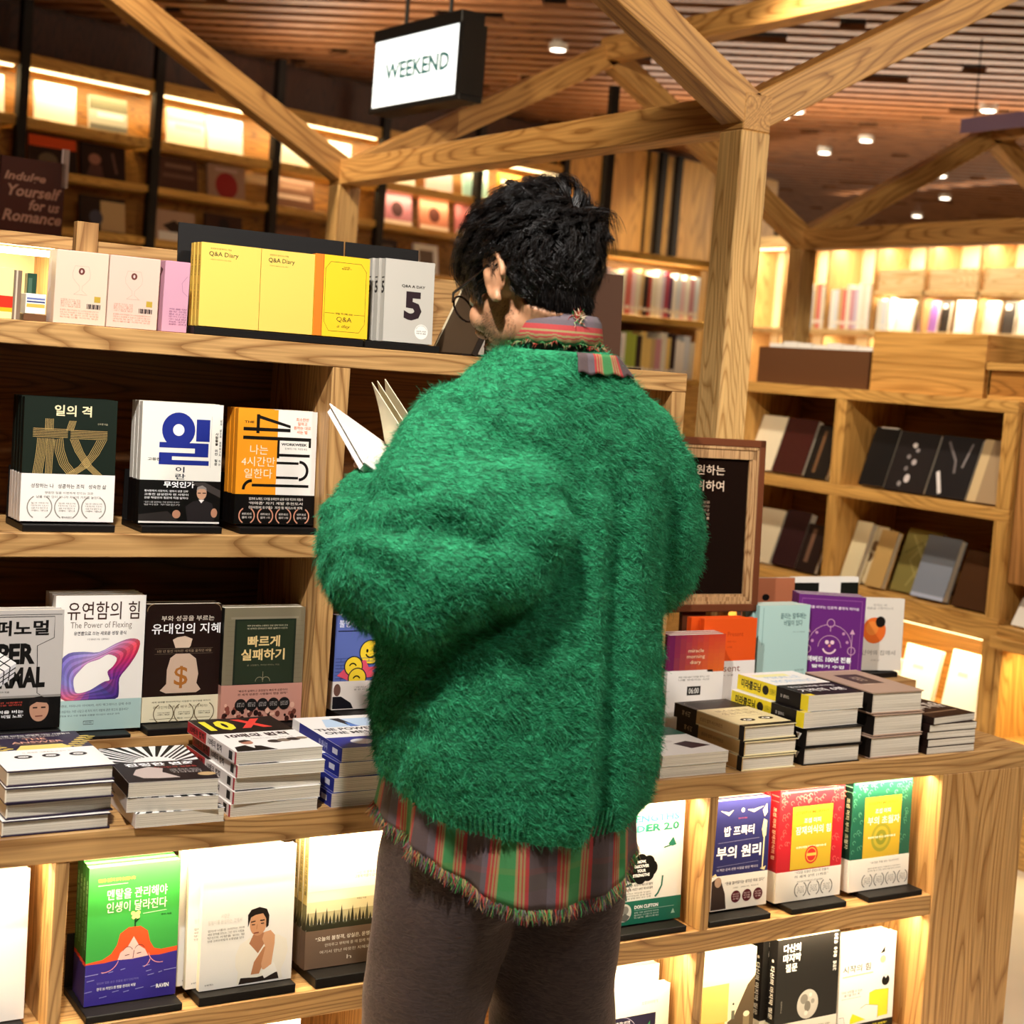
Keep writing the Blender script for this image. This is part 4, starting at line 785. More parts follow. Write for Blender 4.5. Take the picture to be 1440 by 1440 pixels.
# strengths book right of the man
TE = '#1E6E5A'
cl = [('C', .40+.2*math.cos(q)*.75, .545+.062*math.sin(q), .09, 1, BLK) for q in [k*PI/4 for k in range(8)]] + [('C', .40, .545, .15, .8, BLK)]
art = [('T', '위대한 나의 강점혁명', .03, .03, .95, .07, .02, '#8A8A86'), ('T', 'STRENGTHS\nFINDER 2.0', -.0, .095, .93, .24, .05, '#3A9A8A'), ('R', .5, .16, .94, .245, '#F4F1EA'), ('T', 'ER 2.0', .45, .172, .93, .24, .05, TE), ('T', 'NOW WITH GALLUP', .3, .27, .68, .295, 0, '#C8C4BC'), ('P', [(.78, .36), (.85, .30), (.9, .37), (.84, .38)], TE), ('L', [(.82, .37), (.72, .385)], .015, TE)] + cl
art += [('T', "NOW,\nDISCOVER\nYOUR\nSTRENGTHS", .29, .47, .53, .61, .04, '#FFFFFF'), ('L', [(.72, .62), (.71, .70), (.66, .765), (.62, .79)], .022, TE), ('L', [(.28, .66), (.08, .70), (.10, .735), (.2, .75), (.21, .80)], .022, TE)] + lines(.2, .665, .58, .72, 2, '#3A3834', ['아마존 최장기 베스트셀러', '입증된 10년간 100만 베스트셀러'], .5, .01) + lines(.2, .735, .56, .79, 3, '#5A5854', ['마커스 버킹엄 도널드', '클리프턴의 강점 발견', '갤럽 강점 진단 코드 수록'], .5)
bart = [('C', .18, .895, .11, .95, '#D8D8D0'), ('C', .2, .875, .05, 1, '#8A8A84'), ('P', [(.09, .95), (.2, .90), (.27, .93), (.22, .97)], '#6A6A66'), ('T', 'DON CLIFTON', .33, .845, .67, .875, .04, '#FFFFFF'), ('L', [(.33, .886), (.9, .886)], .005, '#9AC8B8')] + lines(.33, .90, .68, .955, 3, '#E0F0EA', ['강점 기반 심리학의 아버지', '클리프턴 스트렝스의 창시자', '도널드 클리프턴'], .5) + [('P', [(.86, .95), (.89, .91), (.92, .95)], '#9AC8B8')]
low_stand('black stand in front of the white strengths book', 1.797, 1.963, y0=2.394)
r = book('white paperback with teal capitals, a black speech cloud and green band', .172, .238, .02, '#F4F1EA', '#2A8A70', art, (.195, TE, bart)); stand_row(r, 1.800, 2.43, .3965, .055, 1, '', .02)
NA = '#2A2A5E'
art = [('T', '밥 프록터', .18, .24, .72, .33, .02, '#F4F0EC'), ('L', [(.08, .385), (.82, .37)], .006, '#8A86A8'), ('T', '부의 원리', .06, .42, .86, .535, .03, '#FFFFFF'), ('L', [(.08, .60), (.82, .585)], .006, '#8A86A8'), ('T', '이 책은 돈에 관한 비밀을 밝힌 책이다', .08, .62, .82, .645, .01, '#C8C4D8'), ('C', .5, .10, .03, 1, '#F0E4B0'), ('P', [(.1, .09), (.25, .11), (.33, .09), (.25, .14)], '#F0E4B0'), ('P', [(.58, .1), (.7, .13), (.88, .08), (.7, .10)], '#F0E4B0'), ('P', [(.86, .12), (.93, .06), (.95, .14), (.90, .18)], '#F0E4B0'), ('P', [(.86, .30), (.89, .20), (.95, .22), (.94, .36), (.89, .37)], '#F0DFA0'), ('L', [(.91, .36), (.90, .66)], .02, '#F0E4B0'), ('T', '생각이 돈이 되는', .42, .165, .58, .18, 0, '#D85A5A'), ('P', [(.0, .68), (.06, .66), (.1, .69)], '#E8D8A0'), ('P', [(.86, .66), (.97, .64), (.94, .68)], '#E8D8A0')]
bart = [('P', [(0, .99), (0, .73), (.08, .70), (.17, .74), (.24, .85), (.27, .99)], '#3A2C26'), ('C', .11, .74, .06, 1.2, '#B89880'), ('T', '“돈을 끌어당기는 생각은 따로 있다”', .24, .745, .95, .775, .01, '#3A342E'), ('T', '〈시크릿〉 〈리더의 시간〉 주인공의 책', .38, .80, .84, .815, 0, '#4A443E')] + [q for k in range(3) for q in ([('C', .44+k*.2, .89, .085, 1, '#5A1A24')] + lines(.385+k*.2, .86, .495+k*.2, .92, 3, '#F0DAD8', ['50년 연구', '부의 비밀', '수록'], .4))]
low_stand('black stand under the navy gilt books', 2.02, 2.182)
r = book('front navy paperback with gold ornaments and a white band', .148, .226, .016, NA, '#1E1E48', art, (.315, '#F0EBE2', bart)); stand_row(r, 2.050, 2.43, .3985, .05, 3, 'navy paperback with gold ornaments and a white band', .016, group='navy gilt books')
def murphy(c, c2, t2, seal):
    o = [('R', .02, .015, .98, .03, c2)]
    for k in range(60):
        a_ = rng.uniform(0, 1); sd = k % 4
        u, v = [(rng.uniform(.03, .18), a_*.68), (rng.uniform(.80, .97), a_*.68), (a_, rng.uniform(.03, .13)), (a_, rng.uniform(.03, .13))][sd]
        o.append(('A', u, v, .022, 0, 270, .008, c2))
    o += [('R', .2, .155, .82, .72, '#C9A52E'), ('T', 'JOSEPH MURPHY', .25, .20, .77, .235, .01, '#7A6210'), ('T', '조셉 머피', .38, .265, .64, .31, .015, '#FFF8E0'), ('T', t2, .26, .335, .80, .41, .015, '#FFF8E0'), ('T', '내 안의 무한한 잠재력을 이끌어내는 법', .28, .515, .74, .535, .02, '#FFF8E0')]
    return o + seal
low_stand('black stand in front of the red gilt hardbacks', 2.24, 2.395, y0=2.394)
art = murphy('#B0202A', '#E0605A', '잠재의식의 힘', [('C', .52, .60, .10, 1.05, '#C8302A'), ('C', .52, .60, .08, 1.05, '#D8B040'), ('C', .52, .60, .07, 1.05, '#C8302A'), ('R', .45, .585, .59, .61, '#E0B850')])
bart = lines(.28, .735, .80, .80, 2, '#4A443C', ['“이것을 초월한 방법으로 만들어', '이 세계 상위 11위로”'], .5) + lines(.32, .825, .72, .84, 1, '#4A443C', ['1억 부 판매 자기계발 분야 고전 베스트셀러'])
for u in (.38, .58, .78): bart += lau(u, .905, .09, '#6A645A', .012) + lines(u-.05, .875, u+.05, .935, 4, '#6A645A', ['전 세계', '베스트', '셀러', '1위'], .4)
sp = [('R', .1, .05, .9, .06, '#E07A70'), ('R', .1, .10, .9, .105, '#E07A70'), ('S', '조셉 머피 잠재의식의 힘', .34, .16, .70, .62, .02, '#F0C8A8')]
r = book('front red hardback with a gold panel, wax seal and cream band', .183, .238, .030, '#B8222C', '#A01A24', art, (.27, '#EDE6DA', bart), sp, True); stand_row(r, 2.223, 2.43, .395, .045, 2, 'red hardback with a gold panel, wax seal and cream band', .030, dx=-.012, group='red gilt hardbacks')
low_stand('black stand in front of the green gilt hardback', 2.46, 2.622, y0=2.394)
art = murphy('#1E5A46', '#5A9A7A', '부의 초월자', [('C', .5, .53, .17, 1.05, '#9A9430'), ('C', .5, .53, .13, 1.05, '#B8A434'), ('C', .5, .53, .09, 1.05, '#8A8A2C'), ('C', .5, .53, .04, 1.05, '#B8A434'), ('T', '두 번째 부를 만드는 잠재의식의 힘', .28, .515, .74, .535, .02, '#FFF8E0')])
bart = lines(.34, .745, .84, .765, 1, '#4A443C', ['“내 안은 부를 갖는 마스터키다”']) + lines(.3, .80, .86, .835, 2, '#4A443C', ['세상의 끝이자 성공의 기적을 만드는 부의 마인드', '당신도 할 수 있는 부의 비법 담긴 교과서'], .5)
for u in (.3, .5, .7, .9): bart += lau(u, .915, .085, '#6A645A', .012) + lines(u-.05, .885, u+.05, .945, 4, '#6A645A', ['아마존', '베스트', '셀러', '1위'], .4)
sp = [('R', .1, .05, .9, .06, '#7AA890'), ('R', .1, .10, .9, .105, '#7AA890'), ('S', '조셉 머피 부의 초월자', .34, .16, .70, .62, .02, '#D8D8B8')]
r = book('green hardback with a gold panel and cream band', .178, .242, .030, '#1E5A46', '#0E2A20', art, (.29, '#EDE6DA', bart), sp, True); stand_row(r, 2.432, 2.43, .395, .045, 1, '', .03)

# lower row of lit cubbies
LB = .0625
art = [('R', .16, .28, .80, .92, '#1E1838'), ('P', [(.16, .6), (.45, .5), (.8, .7), (.8, .92), (.16, .92)], '#5A3A7A'), ('P', [(.5, .75), (.64, .45), (.72, .36), (.70, .6), (.8, .75)], '#3AA860'), ('A', .28, .50, .26, 280, 360, .005, '#C8C0E0'), ('A', .28, .50, .26, 0, 90, .005, '#C8C0E0'), ('T', '나를 깨는 순간들\n읽고 쓰다, 문장력', .19, .32, .42, .375, .02, '#F4F0FA'), ('T', '천문학자의', .19, .45, .34, .475, .02, '#D8D0E8'), ('T', '오로라이야기', .58, .15, .82, .185, 0, '#8A8A84')]
r = book('front white paperback with a square northern-lights picture', .166, .195, .02, '#EEF0E4', '#E4E2D0', art); stand_row(r, 1.806, 2.432, LB, .05, 1, '', .02)
for k, (x, h_) in enumerate(((1.800, .224), (1.792, .228), (1.784, .232))):
    r = book(f'plain white paperback standing behind the northern-lights book, {ORD[k]} from the front'.replace('front from the front', 'nearest to it'), .165, h_, .02, '#F4F2EA', '#EAE4D0'); r.location = (x, 2.462+.0225*k, LB+.0015); r.rotation_euler = (-.05, 0, 0); r['group'] = 'plain white books behind the northern lights'
art = [('P', [(.42, 1), (.45, .82), (.52, .74), (.50, .66), (.62, .62), (.72, .50), (.86, .34), (1, .26), (1, 1)], '#5A4A34'), ('R', 0, .3, .5, .65, '#F0D070'), ('R', 0, .65, .45, 1, '#E8BE50'), ('C', .60, .50, .018, 1, '#2A2A22'), ('R', .57, .56, .63, .64, '#6A6A58'), ('R', .80, .62, .92, .88, '#8A7A5A'), ('C', .86, .61, .06, .7, '#F2EAC8'), ('T', '이야기의\n탄생', .1, .70, .25, .76, 0, '#8A7030')]
low_stand('black stand under the golden silhouette book', 2.04, 2.19, z=LB)
r = book('white-topped golden paperback with a dark cliff silhouette', .140, .228, .02, '#F8F0CC', '#E8D8A0', art); stand_row(r, 2.055, 2.43, LB+.0135, .05, 2, 'white-topped golden paperback with a dark cliff silhouette', .02, group='golden cliff books')
art = [('T', '다신의\n마지막\n질문', .09, .05, .37, .30, .02, '#F4F4F0'), ('T', '우\n리\n는\n\n무\n엇\n을\n\n믿\n는\n가', .90, .02, .96, .36, .02, '#F4F4F0'), ('C', .52, .62, .17, 1.05, '#C8C4BC'), ('C', .46, .57, .06, 1, '#8A867E'), ('C', .52, .64, .05, 1.3, '#7A766E'), ('C', .60, .60, .03, 1, '#9A968E'), ('C', .5, .70, .03, 1, '#E4E0D8'), ('C', .56, .54, .025, 1, '#E4E0D8'), ('T', '김종원 지음', .09, .55, .11, .66, 0, '#B8B4AC')]
sp = [('S', '다신의 마지막 질문', .28, .25, .72, .72, .02, '#F0F0EA'), ('C', .5, .2, .12, 1, '#D8D4CC')]
low_stand('black stand under the black moon books', 2.25, 2.435, z=LB, lip=.004, d=.17)
r = book('front black paperback with a photographed moon', .178, .240, .028, '#1A1817', '#121010', art, (.24, '#EDE8DC', lines(.1, .82, .9, .86, 1, '#3A342E', ['“당신 인생의 마지막 질문은 무엇입니까”'])), sp); stand_row(r, 2.254, 2.43, LB+.0055, .045, 3, 'black paperback with a photographed moon', .028, dx=-.014, group='black moon books')
YL = '#F2E83A'
art = [('T', '하버드의', .04, .125, .34, .17, 0, '#C8C4BC'), ('T', '시작의 힘', .05, .27, .55, .345, .012, '#3A3C44'), ('L', [(.05, .38), (.6, .375)], .014, '#E8E890'), ('P', [(.72, .20), (.80, .13), (.80, .19)], BLK), ('C', .77, .26, .05, 1, '#F4F0A0'), ('C', .84, .48, .07, 1, BLK), ('P', [(.80, .43), (.84, .46), (.88, .43)], '#F6F4EE'), ('T', '다시 시작할 수 있는\n용기를 주는 책', .05, .52, .42, .58, 0, '#5A5854'), ('L', [(.05, .60), (.40, .60)], .004, '#8A8680'),
       ('P', [(.55, .58), (.65, .56), (.9, .57), (.9, .83), (.62, .84), (.55, .68)], YL), ('P', [(.40, .72), (.5, .69), (.72, .72), (.72, .85), (.40, .85)], '#FAF8F0'), ('P', [(.22, .82), (.26, .76), (.5, .84), (.22, .86)], '#EDE028'), ('L', [(.40, .72), (.5, .69), (.72, .72), (.72, .85)], .006, '#8A8428'), ('L', [(.55, .58), (.65, .56), (.9, .57), (.9, .83)], .006, '#8A8428'), ('L', [(.02, .78), (.1, .78), (.12, .84)], .006, '#8A8680')]
bart = [('T', '“창의적인 행동을 시작하는 모든 이에게!”', .06, .895, .9, .92, .02, '#F0E84A'), ('R', .04, .94, .26, .99, '#F4F0EA'), ('R', .34, .94, .56, .99, '#F4F0EA'), ('R', .64, .94, .86, .99, '#F4F0EA')]
r = book('front white paperback with yellow blocks and a black band', .166, .222, .018, '#F8F6F0', '#F0EEE6', art, (.13, '#14120F', bart)); stand_row(r, 2.440, 2.432, LB, .05, 2, 'white paperback with yellow blocks and a black band', .018, dx=-.008, group='yellow-block books')
art = [('T', '빛의 과거', .3, .06, .7, .11, .01, '#D86A2A')]
low_stand('black stand under the white book in the bottom left cubby', 1.00, 1.16, z=LB)
r = book('white paperback with small orange lettering in the bottom cubby', .150, .235, .02, '#F4F0E8', '#ECE4D4', art); stand_row(r, 1.005, 2.43, LB+.013, .05, 2, 'white paperback with small orange lettering in the bottom cubby', .02, group='bottom cubby white books')
# ------------------------------------------------------------------ bookcase in the next bay, facing left
RX, RY0, RY1 = 4.04, 3.475, 4.90
LOX, LOY, LOZ = wood('x', '#D9A85E', '#A87838'), wood('y', '#D9A85E', '#A87838'), wood('z', '#D9A85E', '#A87838')
ru = thing('oak_bookcase', 'honey oak open bookcase of leaning books beyond the post', 'bookcase', (RX, RY0, 0))
L_ = RY1-RY0
MB().box(0, .32, 0, L_, 1.452, 1.492, LOY, .0015).build('top_board', ru)
MB().box(.002, .32, 0, L_, 1.096, 1.137, LOY, .0015).build('shelf', ru)
MB().box(0, .32, 0, L_, .70, .777, LOY, .0015).build('base_board', ru)
MB().box(0, .32, 0, L_, .345, .39, LOY, .0015).build('lower_shelf', ru)
MB().box(.02, .32, 0, L_, 0, .345, LOY).build('plinth', ru)
MB().box(.305, .32, 0, L_, .39, 1.452, wood('y', '#A8763A', '#70481E')).build('back_panel', ru)
for y0, y1 in ((0, .058), (.795, .85), (L_-.05, L_)):
    for za, zb in ((.777, 1.096), (1.137, 1.452), (.39, .70)):
        MB().box(.001, .305, y0, y1, za, zb, LOZ, .001).build('divider', ru)
MB().box(.03, .045, .06, .79, .692, .70, LED).build('led_strip', ru)
lamp('bookcase_led', 'AREA', (RX+.04, RY0+.43, .688), 4.2, (1, .78, .34), (RX+.18, RY0+.43, .3), .7, .015)
lamp('bookcase_led', 'AREA', (RX+.04, RY0+1.1, .688), 4, (1, .78, .34), (RX+.18, RY0+1.1, .3), .5, .015)
def face_book(label, y, z, w, h, t, c, art=(), x=4.075, lean=.32, group=None, spine=None, turn=0):
    r = book(label, w, h, t, c, spine, art, None, (), True, group, name='leaning_book')
    r.location = (x, y, z+.001+t*math.sin(lean)); r.rotation_euler = (-lean, 0, -PI/2+turn); return r
GU = 'books leaning in the upper cubbies of the far bookcase'; GD = 'books leaning in the lower cubbies of the far bookcase'
for l, y, z, w, h, t, c, art in (
    ('cream book leaning at the left end of the upper shelf of the far bookcase', 4.845, 1.138, .15, .225, .03, '#E4D8BE', []),
    ('maroon book leaning beside the cream one in the upper cubby', 4.690, 1.138, .172, .225, .03, '#3E1512', []),
    ('slim black book at the right of the upper left cubby', 4.505, 1.138, .12, .21, .02, '#17110F', [('R', .3, .1, .45, .9, '#6A4A30')]),
    ('black book with a pale top edge, left in the upper right cubby', 4.21, 1.138, .125, .225, .03, '#0E0C0E', [('R', .2, .0, .9, .02, '#E8E4DC')]),
    ('black book with scattered white spots in the upper right cubby', 4.08, 1.138, .19, .222, .018, '#1A1416', [('C', .45, .22, .06, .8, '#E0DCE0'), ('C', .55, .3, .05, .8, '#8A8488'), ('C', .38, .42, .05, .9, '#7A7478'), ('C', .55, .5, .06, 1, '#A8A0A4'), ('C', .4, .62, .05, 1, '#6A6468'), ('C', .5, .78, .07, 1.2, '#C8C0C4'), ('C', .35, .88, .05, 1, '#8A8488')]),
    ('glossy black book with white streaks in the upper right cubby', 3.88, 1.138, .18, .222, .02, '#141014', [('L', [(.2, .1), (.5, .4), (.55, .6)], .06, '#6A6468'), ('L', [(.15, .6), (.35, .95)], .09, '#D8D4D8'), ('L', [(.8, .1), (.7, .5)], .05, '#7A7478')]),
    ('taupe book at the right end of the upper right cubby', 3.69, 1.138, .13, .222, .02, '#A0886A', [('R', .0, 0, .3, 1, '#C8B088')]),
    ('pale cream book at the left end of the lower shelf of the far bookcase', 4.80, .778, .14, .22, .02, '#E9DCC0', []),
    ('dark plum book leaning in the lower left cubby', 4.648, .778, .135, .225, .035, '#341A1E', []),
    ('slim dark book at the right of the lower left cubby', 4.51, .778, .11, .19, .02, '#2A1C1A', [('R', .3, .1, .5, .8, '#7A5A48')]),
    ('ivory book leaning at the left of the lower right cubby', 4.262, .778, .078, .23, .03, '#E9DDB8', []),
    ('ivory book with brown marks second in the lower right cubby', 4.22, .778, .085, .22, .025, '#E4D4B0', [('C', .5, .35, .2, 1.2, '#8A6A4A'), ('C', .4, .55, .15, 1.4, '#7A5A40')]),
    ('tan book between the ivory and olive ones in the lower right cubby', 4.13, .778, .082, .215, .025, '#C8A468', []),
    ('olive gold patterned book in the lower right cubby', 4.043, .778, .165, .235, .022, '#8A8048', [('L', [(.2, .1), (.7, .5), (.4, .9)], .05, '#A89C60'), ('L', [(.7, .1), (.3, .5), (.8, .9)], .04, '#A89C60'), ('L', [(.1, .4), (.5, .2), (.9, .6)], .04, '#706838')]),
    ('grey-blue book with a pale lower half in the lower right cubby', 3.905, .778, .152, .225, .03, '#6A6E78', [('R', 0, .45, 1, 1, '#8A93A6'), ('R', 0, .94, 1, 1, '#B8C4E0')]),
    ('dark brown book at the right end of the lower right cubby', 3.715, .778, .15, .20, .02, '#4A2E1A', [])):
    face_book(l, y, z, w, h, t, c, art, x=4.115 if l.startswith(('olive', 'ivory book with')) else 4.075, group=GU if z > 1 else GD)
for k, (y, w, h, tn) in enumerate(((4.25, .15, .25, .15), (4.06, .12, .16, -.2), (3.93, .16, .22, .1), (3.72, .14, .24, 0), (3.583, .045, .2, 0))):
    face_book('white book standing in the yellow lit cubby under the far bookcase, ' + ('at its left end', 'second from the left', 'in the middle', 'second from the right', 'at its right end')[k], y, .391, w, h, .02, '#F6F4EE', [('R', .3, .3, .6, .36, '#C8D8B8')], 4.07, .2, 'white books in the yellow lit cubby')
cab = thing('plain_oak_cabinet', 'plain oak panelled cabinet at the right edge beside the far bookcase', 'cabinet', (RX, 2.6, 0))
MB().box(.02, .32, 0, .87, .9, 1.47, wood('z', '#C08A52', '#8A5E2E')).build('panel', cab)
MB().box(-.04, .32, 0, .87, .69, .725, LOY, .001).build('ledge', cab); MB().box(.25, .32, 0, .87, .725, .9, LOY).build('back_panel', cab)
MB().box(.0, .32, 0, .87, .0, .39, LOY).build('plinth', cab); MB().box(.28, .32, 0, .87, .39, .69, LOY).build('back_panel', cab)
MB().box(.0, .28, .845, .87, .39, .69, LOZ).build('side_panel', cab)
lamp('cabinet_led', 'AREA', (RX+.05, 3.1, .68), 3, (1, .78, .34), (RX+.15, 3.1, .3), .6, .015)
tag(MB().box(0, .16, 0, .19, 0, .035, LOY, .001).build('book_rest', None, (4.02, 3.27, .7255)), 'oak wedge rest under the white book at the right edge', 'book rest')
face_book('white book on the oak rest at the right edge', 3.44, .761, .15, .1, .012, '#F4F2EC', [], 4.06, .5)
# display boxes on top of the far bookcase
bx = thing('brown_display_box', 'dark brown open display box full of white books on the far bookcase', 'box', (4.10, 4.235, 1.4925))
MB().box(0, .012, 0, .62, 0, .142, paint('#5E3C24', .55), .001).build('front_board', bx); MB().box(.012, .24, 0, .012, 0, .142, paint('#4A2E1A', .55)).build('side_board', bx)
MB().box(.012, .24, .608, .62, 0, .142, paint('#4A2E1A', .55)).build('side_board', bx); MB().box(.24, .252, 0, .62, 0, .142, paint('#4A2E1A', .55)).build('back_board', bx)
for k in range(7):
    r = book('white magazine in the brown display box, ' + ORD[k].replace('front', 'first') + ' from the right', .08, .158 + .004*(k % 3), .02, '#F0ECE8', '#E8DCE0', [], None, (), False, 'white magazines in the brown box', 'magazine', 'magazine')
    r.location = (4.13, 4.262+.083*k, 1.4935); r.rotation_euler = (0, 0, -PI/2)
    r.location.y += .069
wb = thing('oak_display_box', 'tall plain oak display box on the far bookcase', 'box', (4.10, 3.685, 1.4925))
MB().box(0, .016, 0, .535, 0, .216, wood('y', '#D6A258', '#B07E3C', .6), .001).build('front_board', wb); MB().box(.016, .24, 0, .016, 0, .216, LOX).build('side_board', wb); MB().box(.016, .24, .519, .535, 0, .216, LOX).build('side_board', wb); MB().box(.24, .256, 0, .535, 0, .216, LOY).build('back_board', wb)
ty = thing('oak_display_tray', 'shallow oak tray holding a pink book at the right edge', 'tray', (4.10, 3.0, 1.4725))
MB().box(0, .25, 0, .665, .02, .034, LOY).build('base', ty); MB().box(0, .012, 0, .665, .034, .12, wood('y', '#B8803C', '#8A5A24')).build('front_board', ty); MB().box(.0, .26, .655, .667, .034, .145, LOX).build('side_board', ty); MB().box(-.012, .012, 0, .667, .118, .142, LOY).build('front_rail', ty)
r = book('pink book leaning in the oak tray at the right edge', .17, .24, .02, '#F0A8A8', '#E89898', [('R', .2, .3, .8, .5, '#F8D8D4')], None, (), True); r.location = (4.16, 3.58, 1.511); r.rotation_euler = (-.15, 0, -PI/2)

# ------------------------------------------------------------------ wall shelving along the left wall
ws = thing('wall_shelving', 'tall wall shelving with black uprights and lit upper shelves', 'shelving', WL_A, (0, 0, WL_ANG))
UP = [-1.22, -.42, .36, 1.15, 1.95, 2.75, 3.55]
for u in UP: MB().box(u-.025, u+.025, -.02, .03, 0, CZ-.02, paint('#17120F', .5)).build('upright', ws)
YW = wood('x', '#D8A854', '#A87830')
for z, zt in ((2.865, 2.80), (2.55, 2.50), (2.30, 2.262), (2.02, 1.98), (1.74, 1.70), (1.46, 1.42)):
    for a_, b_ in zip(UP, UP[1:]): MB().box(a_+.027, b_-.027, -.005, .27, zt, z, YW, .002).build('shelf', ws)
MB().box(UP[0], UP[-1], .27, .285, 1.2, 2.865, wood('x', '#B98038', '#7A4C1C')).build('back_panel', ws)
MB().box(UP[0], UP[-1], .2, .285, 2.865, 3.13, wood('z', '#4A2818', '#2E170C')).build('upper_panel', ws)
MB().box(UP[0], UP[-1], .1, .285, 0, 1.2, wood('x', '#8A5A2C', '#5E3A18')).build('base_panel', ws)
Rw = Matrix.Rotation(WL_ANG, 4, 'Z')
def wp(u, v, z): return WL_A + Rw @ Vector((u, v, 0)) + Vector((0, 0, z))
for k, (a_, b_) in enumerate(zip(UP, UP[1:])):
    MB().box(a_+.04, b_-.04, .03, .05, 2.792, 2.80, LED).build('led_strip', ws)
    lamp('shelf_led', 'AREA', wp((a_+b_)/2, .04, 2.788), 3.6, (1, .80, .42), wp((a_+b_)/2, .2, 2.3), .7, .02)
    if k > 2: lamp('shelf_led', 'AREA', wp((a_+b_)/2, .04, 2.49), 1.5, (1, .78, .4), wp((a_+b_)/2, .2, 2.0), .7, .02)
def wall_book(label, u, z, w, h, c, art=(), group=None):
    r = book(label, w, h, .02, c, None, art, None, (), False, group or 'cover-out books on the left wall shelving')
    r.location = wp(u, .06, z+.0008); r.rotation_euler = (-.15, 0, WL_ANG)
G2 = 'covers on the lit top shelf of the wall shelving'; G3 = 'covers on the second shelf of the wall shelving'; G4 = 'covers on the third shelf of the wall shelving'
WB = [
 ('white cover at the far left of the lit top shelf', -.62, 2.55, .14, .2, '#F4F2EA', [], G2),
 ('white cover with pale yellow marks on the lit top shelf', -.31, 2.55, .23, .205, '#F6F4EC', [('R', .1, .1, .5, .2, '#F0E0A0'), ('R', .3, .3, .7, .36, '#F2E4B0')], G2),
 ('grey gradient cover on the lit top shelf', .0, 2.55, .225, .19, '#B8B4A8', [('R', 0, 0, 1, .4, '#6A6450'), ('R', 0, .8, 1, 1, '#6A6860'), ('R', .2, .45, .9, .6, '#E4E2DC')], G2),
 ('beige and white landscape cover on the lit top shelf', .476, 2.55, .24, .20, '#F0ECDC', [('R', 0, 0, 1, .35, '#D8C89A'), ('R', .2, .4, .9, .55, '#E8D8B8')], G2),
 ('sky blue and white cover on the lit top shelf', .735, 2.55, .235, .20, '#F2F4F6', [('R', 0, 0, 1, .4, '#7A9AC8'), ('R', 0, .35, 1, .5, '#B8C8DC')], G2),
 ('white cover partly behind the rafter on the lit top shelf', 1.22, 2.55, .22, .18, '#F0EEE6', [('R', .2, .2, .8, .4, '#C8D0D8')], G2),
 ('white cover with a yellow star next to the frame post', 1.56, 2.55, .2, .19, '#EAF0F2', [('C', .5, .4, .15, 1, '#F2C84A'), ('R', .1, .6, .9, .8, '#A8C8D8')], G2),
 ('orange strip cover on the second shelf behind the maroon sign', -.33, 2.30, .27, .19, '#2A1A14', [('R', 0, .05, 1, .35, '#D8501E'), ('C', .4, .7, .2, .7, '#6A5A48')], G3),
 ('dark figure cover on the second shelf', -.03, 2.30, .26, .185, '#2A1812', [('C', .3, .45, .14, .8, '#A06A58'), ('P', [(.1, .95), (.2, .6), (.45, .6), (.5, .95)], '#5A3A34'), ('L', [(.7, .2), (.8, .8)], .06, '#6A4A40')], G3),
 ('brown cover with lighter bands on the second shelf', .44, 2.30, .25, .185, '#4A2C20', [('R', .15, .2, .85, .32, '#7A5A48'), ('R', .1, .5, .9, .62, '#6A4A3C')], G3),
 ('tan cover with a dark red disc on the second shelf', .755, 2.30, .25, .19, '#9A7862', [('C', .5, .62, .3, 1, '#8A1A1C'), ('R', .2, .1, .8, .2, '#B8988A')], G3),
 ('brown lettered cover beside the frame post on the second shelf', 1.20, 2.30, .30, .18, '#6A4634', [('R', .1, .55, .9, .7, '#C0A090'), ('R', .2, .25, .8, .35, '#8A6654')], G3),
 ('black and cream cover on the third shelf', -.02, 2.02, .27, .19, '#2A1C16', [('R', .45, .1, 1, .95, '#C8A878'), ('C', .35, .6, .15, 1, '#4A4A58')], G4),
 ('cream cover with a dark blot on the third shelf', .43, 2.02, .26, .17, '#A88870', [('P', [(.2, .5), (.5, .3), (.7, .5), (.6, .9)], '#2A1A14'), ('R', .1, .7, .6, .98, '#E8E4D8')], G4),
 ('dark brown cover on the third shelf', .76, 2.02, .25, .19, '#3A2218', [('C', .5, .3, .15, 1, '#1A1214')], G4),
 ('brown cover right of the black upright on the third shelf', 1.22, 2.02, .28, .18, '#5A3C2C', [('R', .1, .2, .9, .6, '#7A5644')], G4),
]
for k in range(4):
    WB.append((('pink cover', 'salmon cover with a dark figure', 'rosy cover with a red blot', 'mauve cover')[k] + ' behind the person\'s hair on the second shelf', 2.03+.31*k, 2.30, .24, .20, ('#B8788A', '#C8806A', '#B86A72', '#8A6A80')[k], [('C', .5, .5, .2, 1, ('#4A2A30', '#5A2A22', '#C83A34', '#3A2A3A')[k]), ('R', 0, .85, 1, 1, '#E8D8CC')], G3))
    WB.append((('white cover with grey lines', 'pale lilac cover', 'white and teal cover', 'orange cover')[k] + ' above the beam on the top shelf near the person\'s head', 2.05+.32*k, 2.55, .22, .2, ('#E8E6E0', '#D8C8D0', '#A8D0D0', '#E8963A')[k], [('R', .1, .2, .9, .4, '#F4F0EC')], G2))
    WB.append((('dark framed cover', 'white framed cover', 'grey cover', 'black cover')[k] + ' on the third shelf behind the hutch top', 1.98+.34*k+(.04 if k > 1 else 0), 2.02, .2, .19, ('#2A1C18', '#E4E2DC', '#8A8078', '#1E1816')[k], [('R', .2, .2, .8, .8, '#6A5A50')], G4))
for l, u, z, w, h, c, art, gg in WB: wall_book(l, u, z, w, h, c, art, gg)
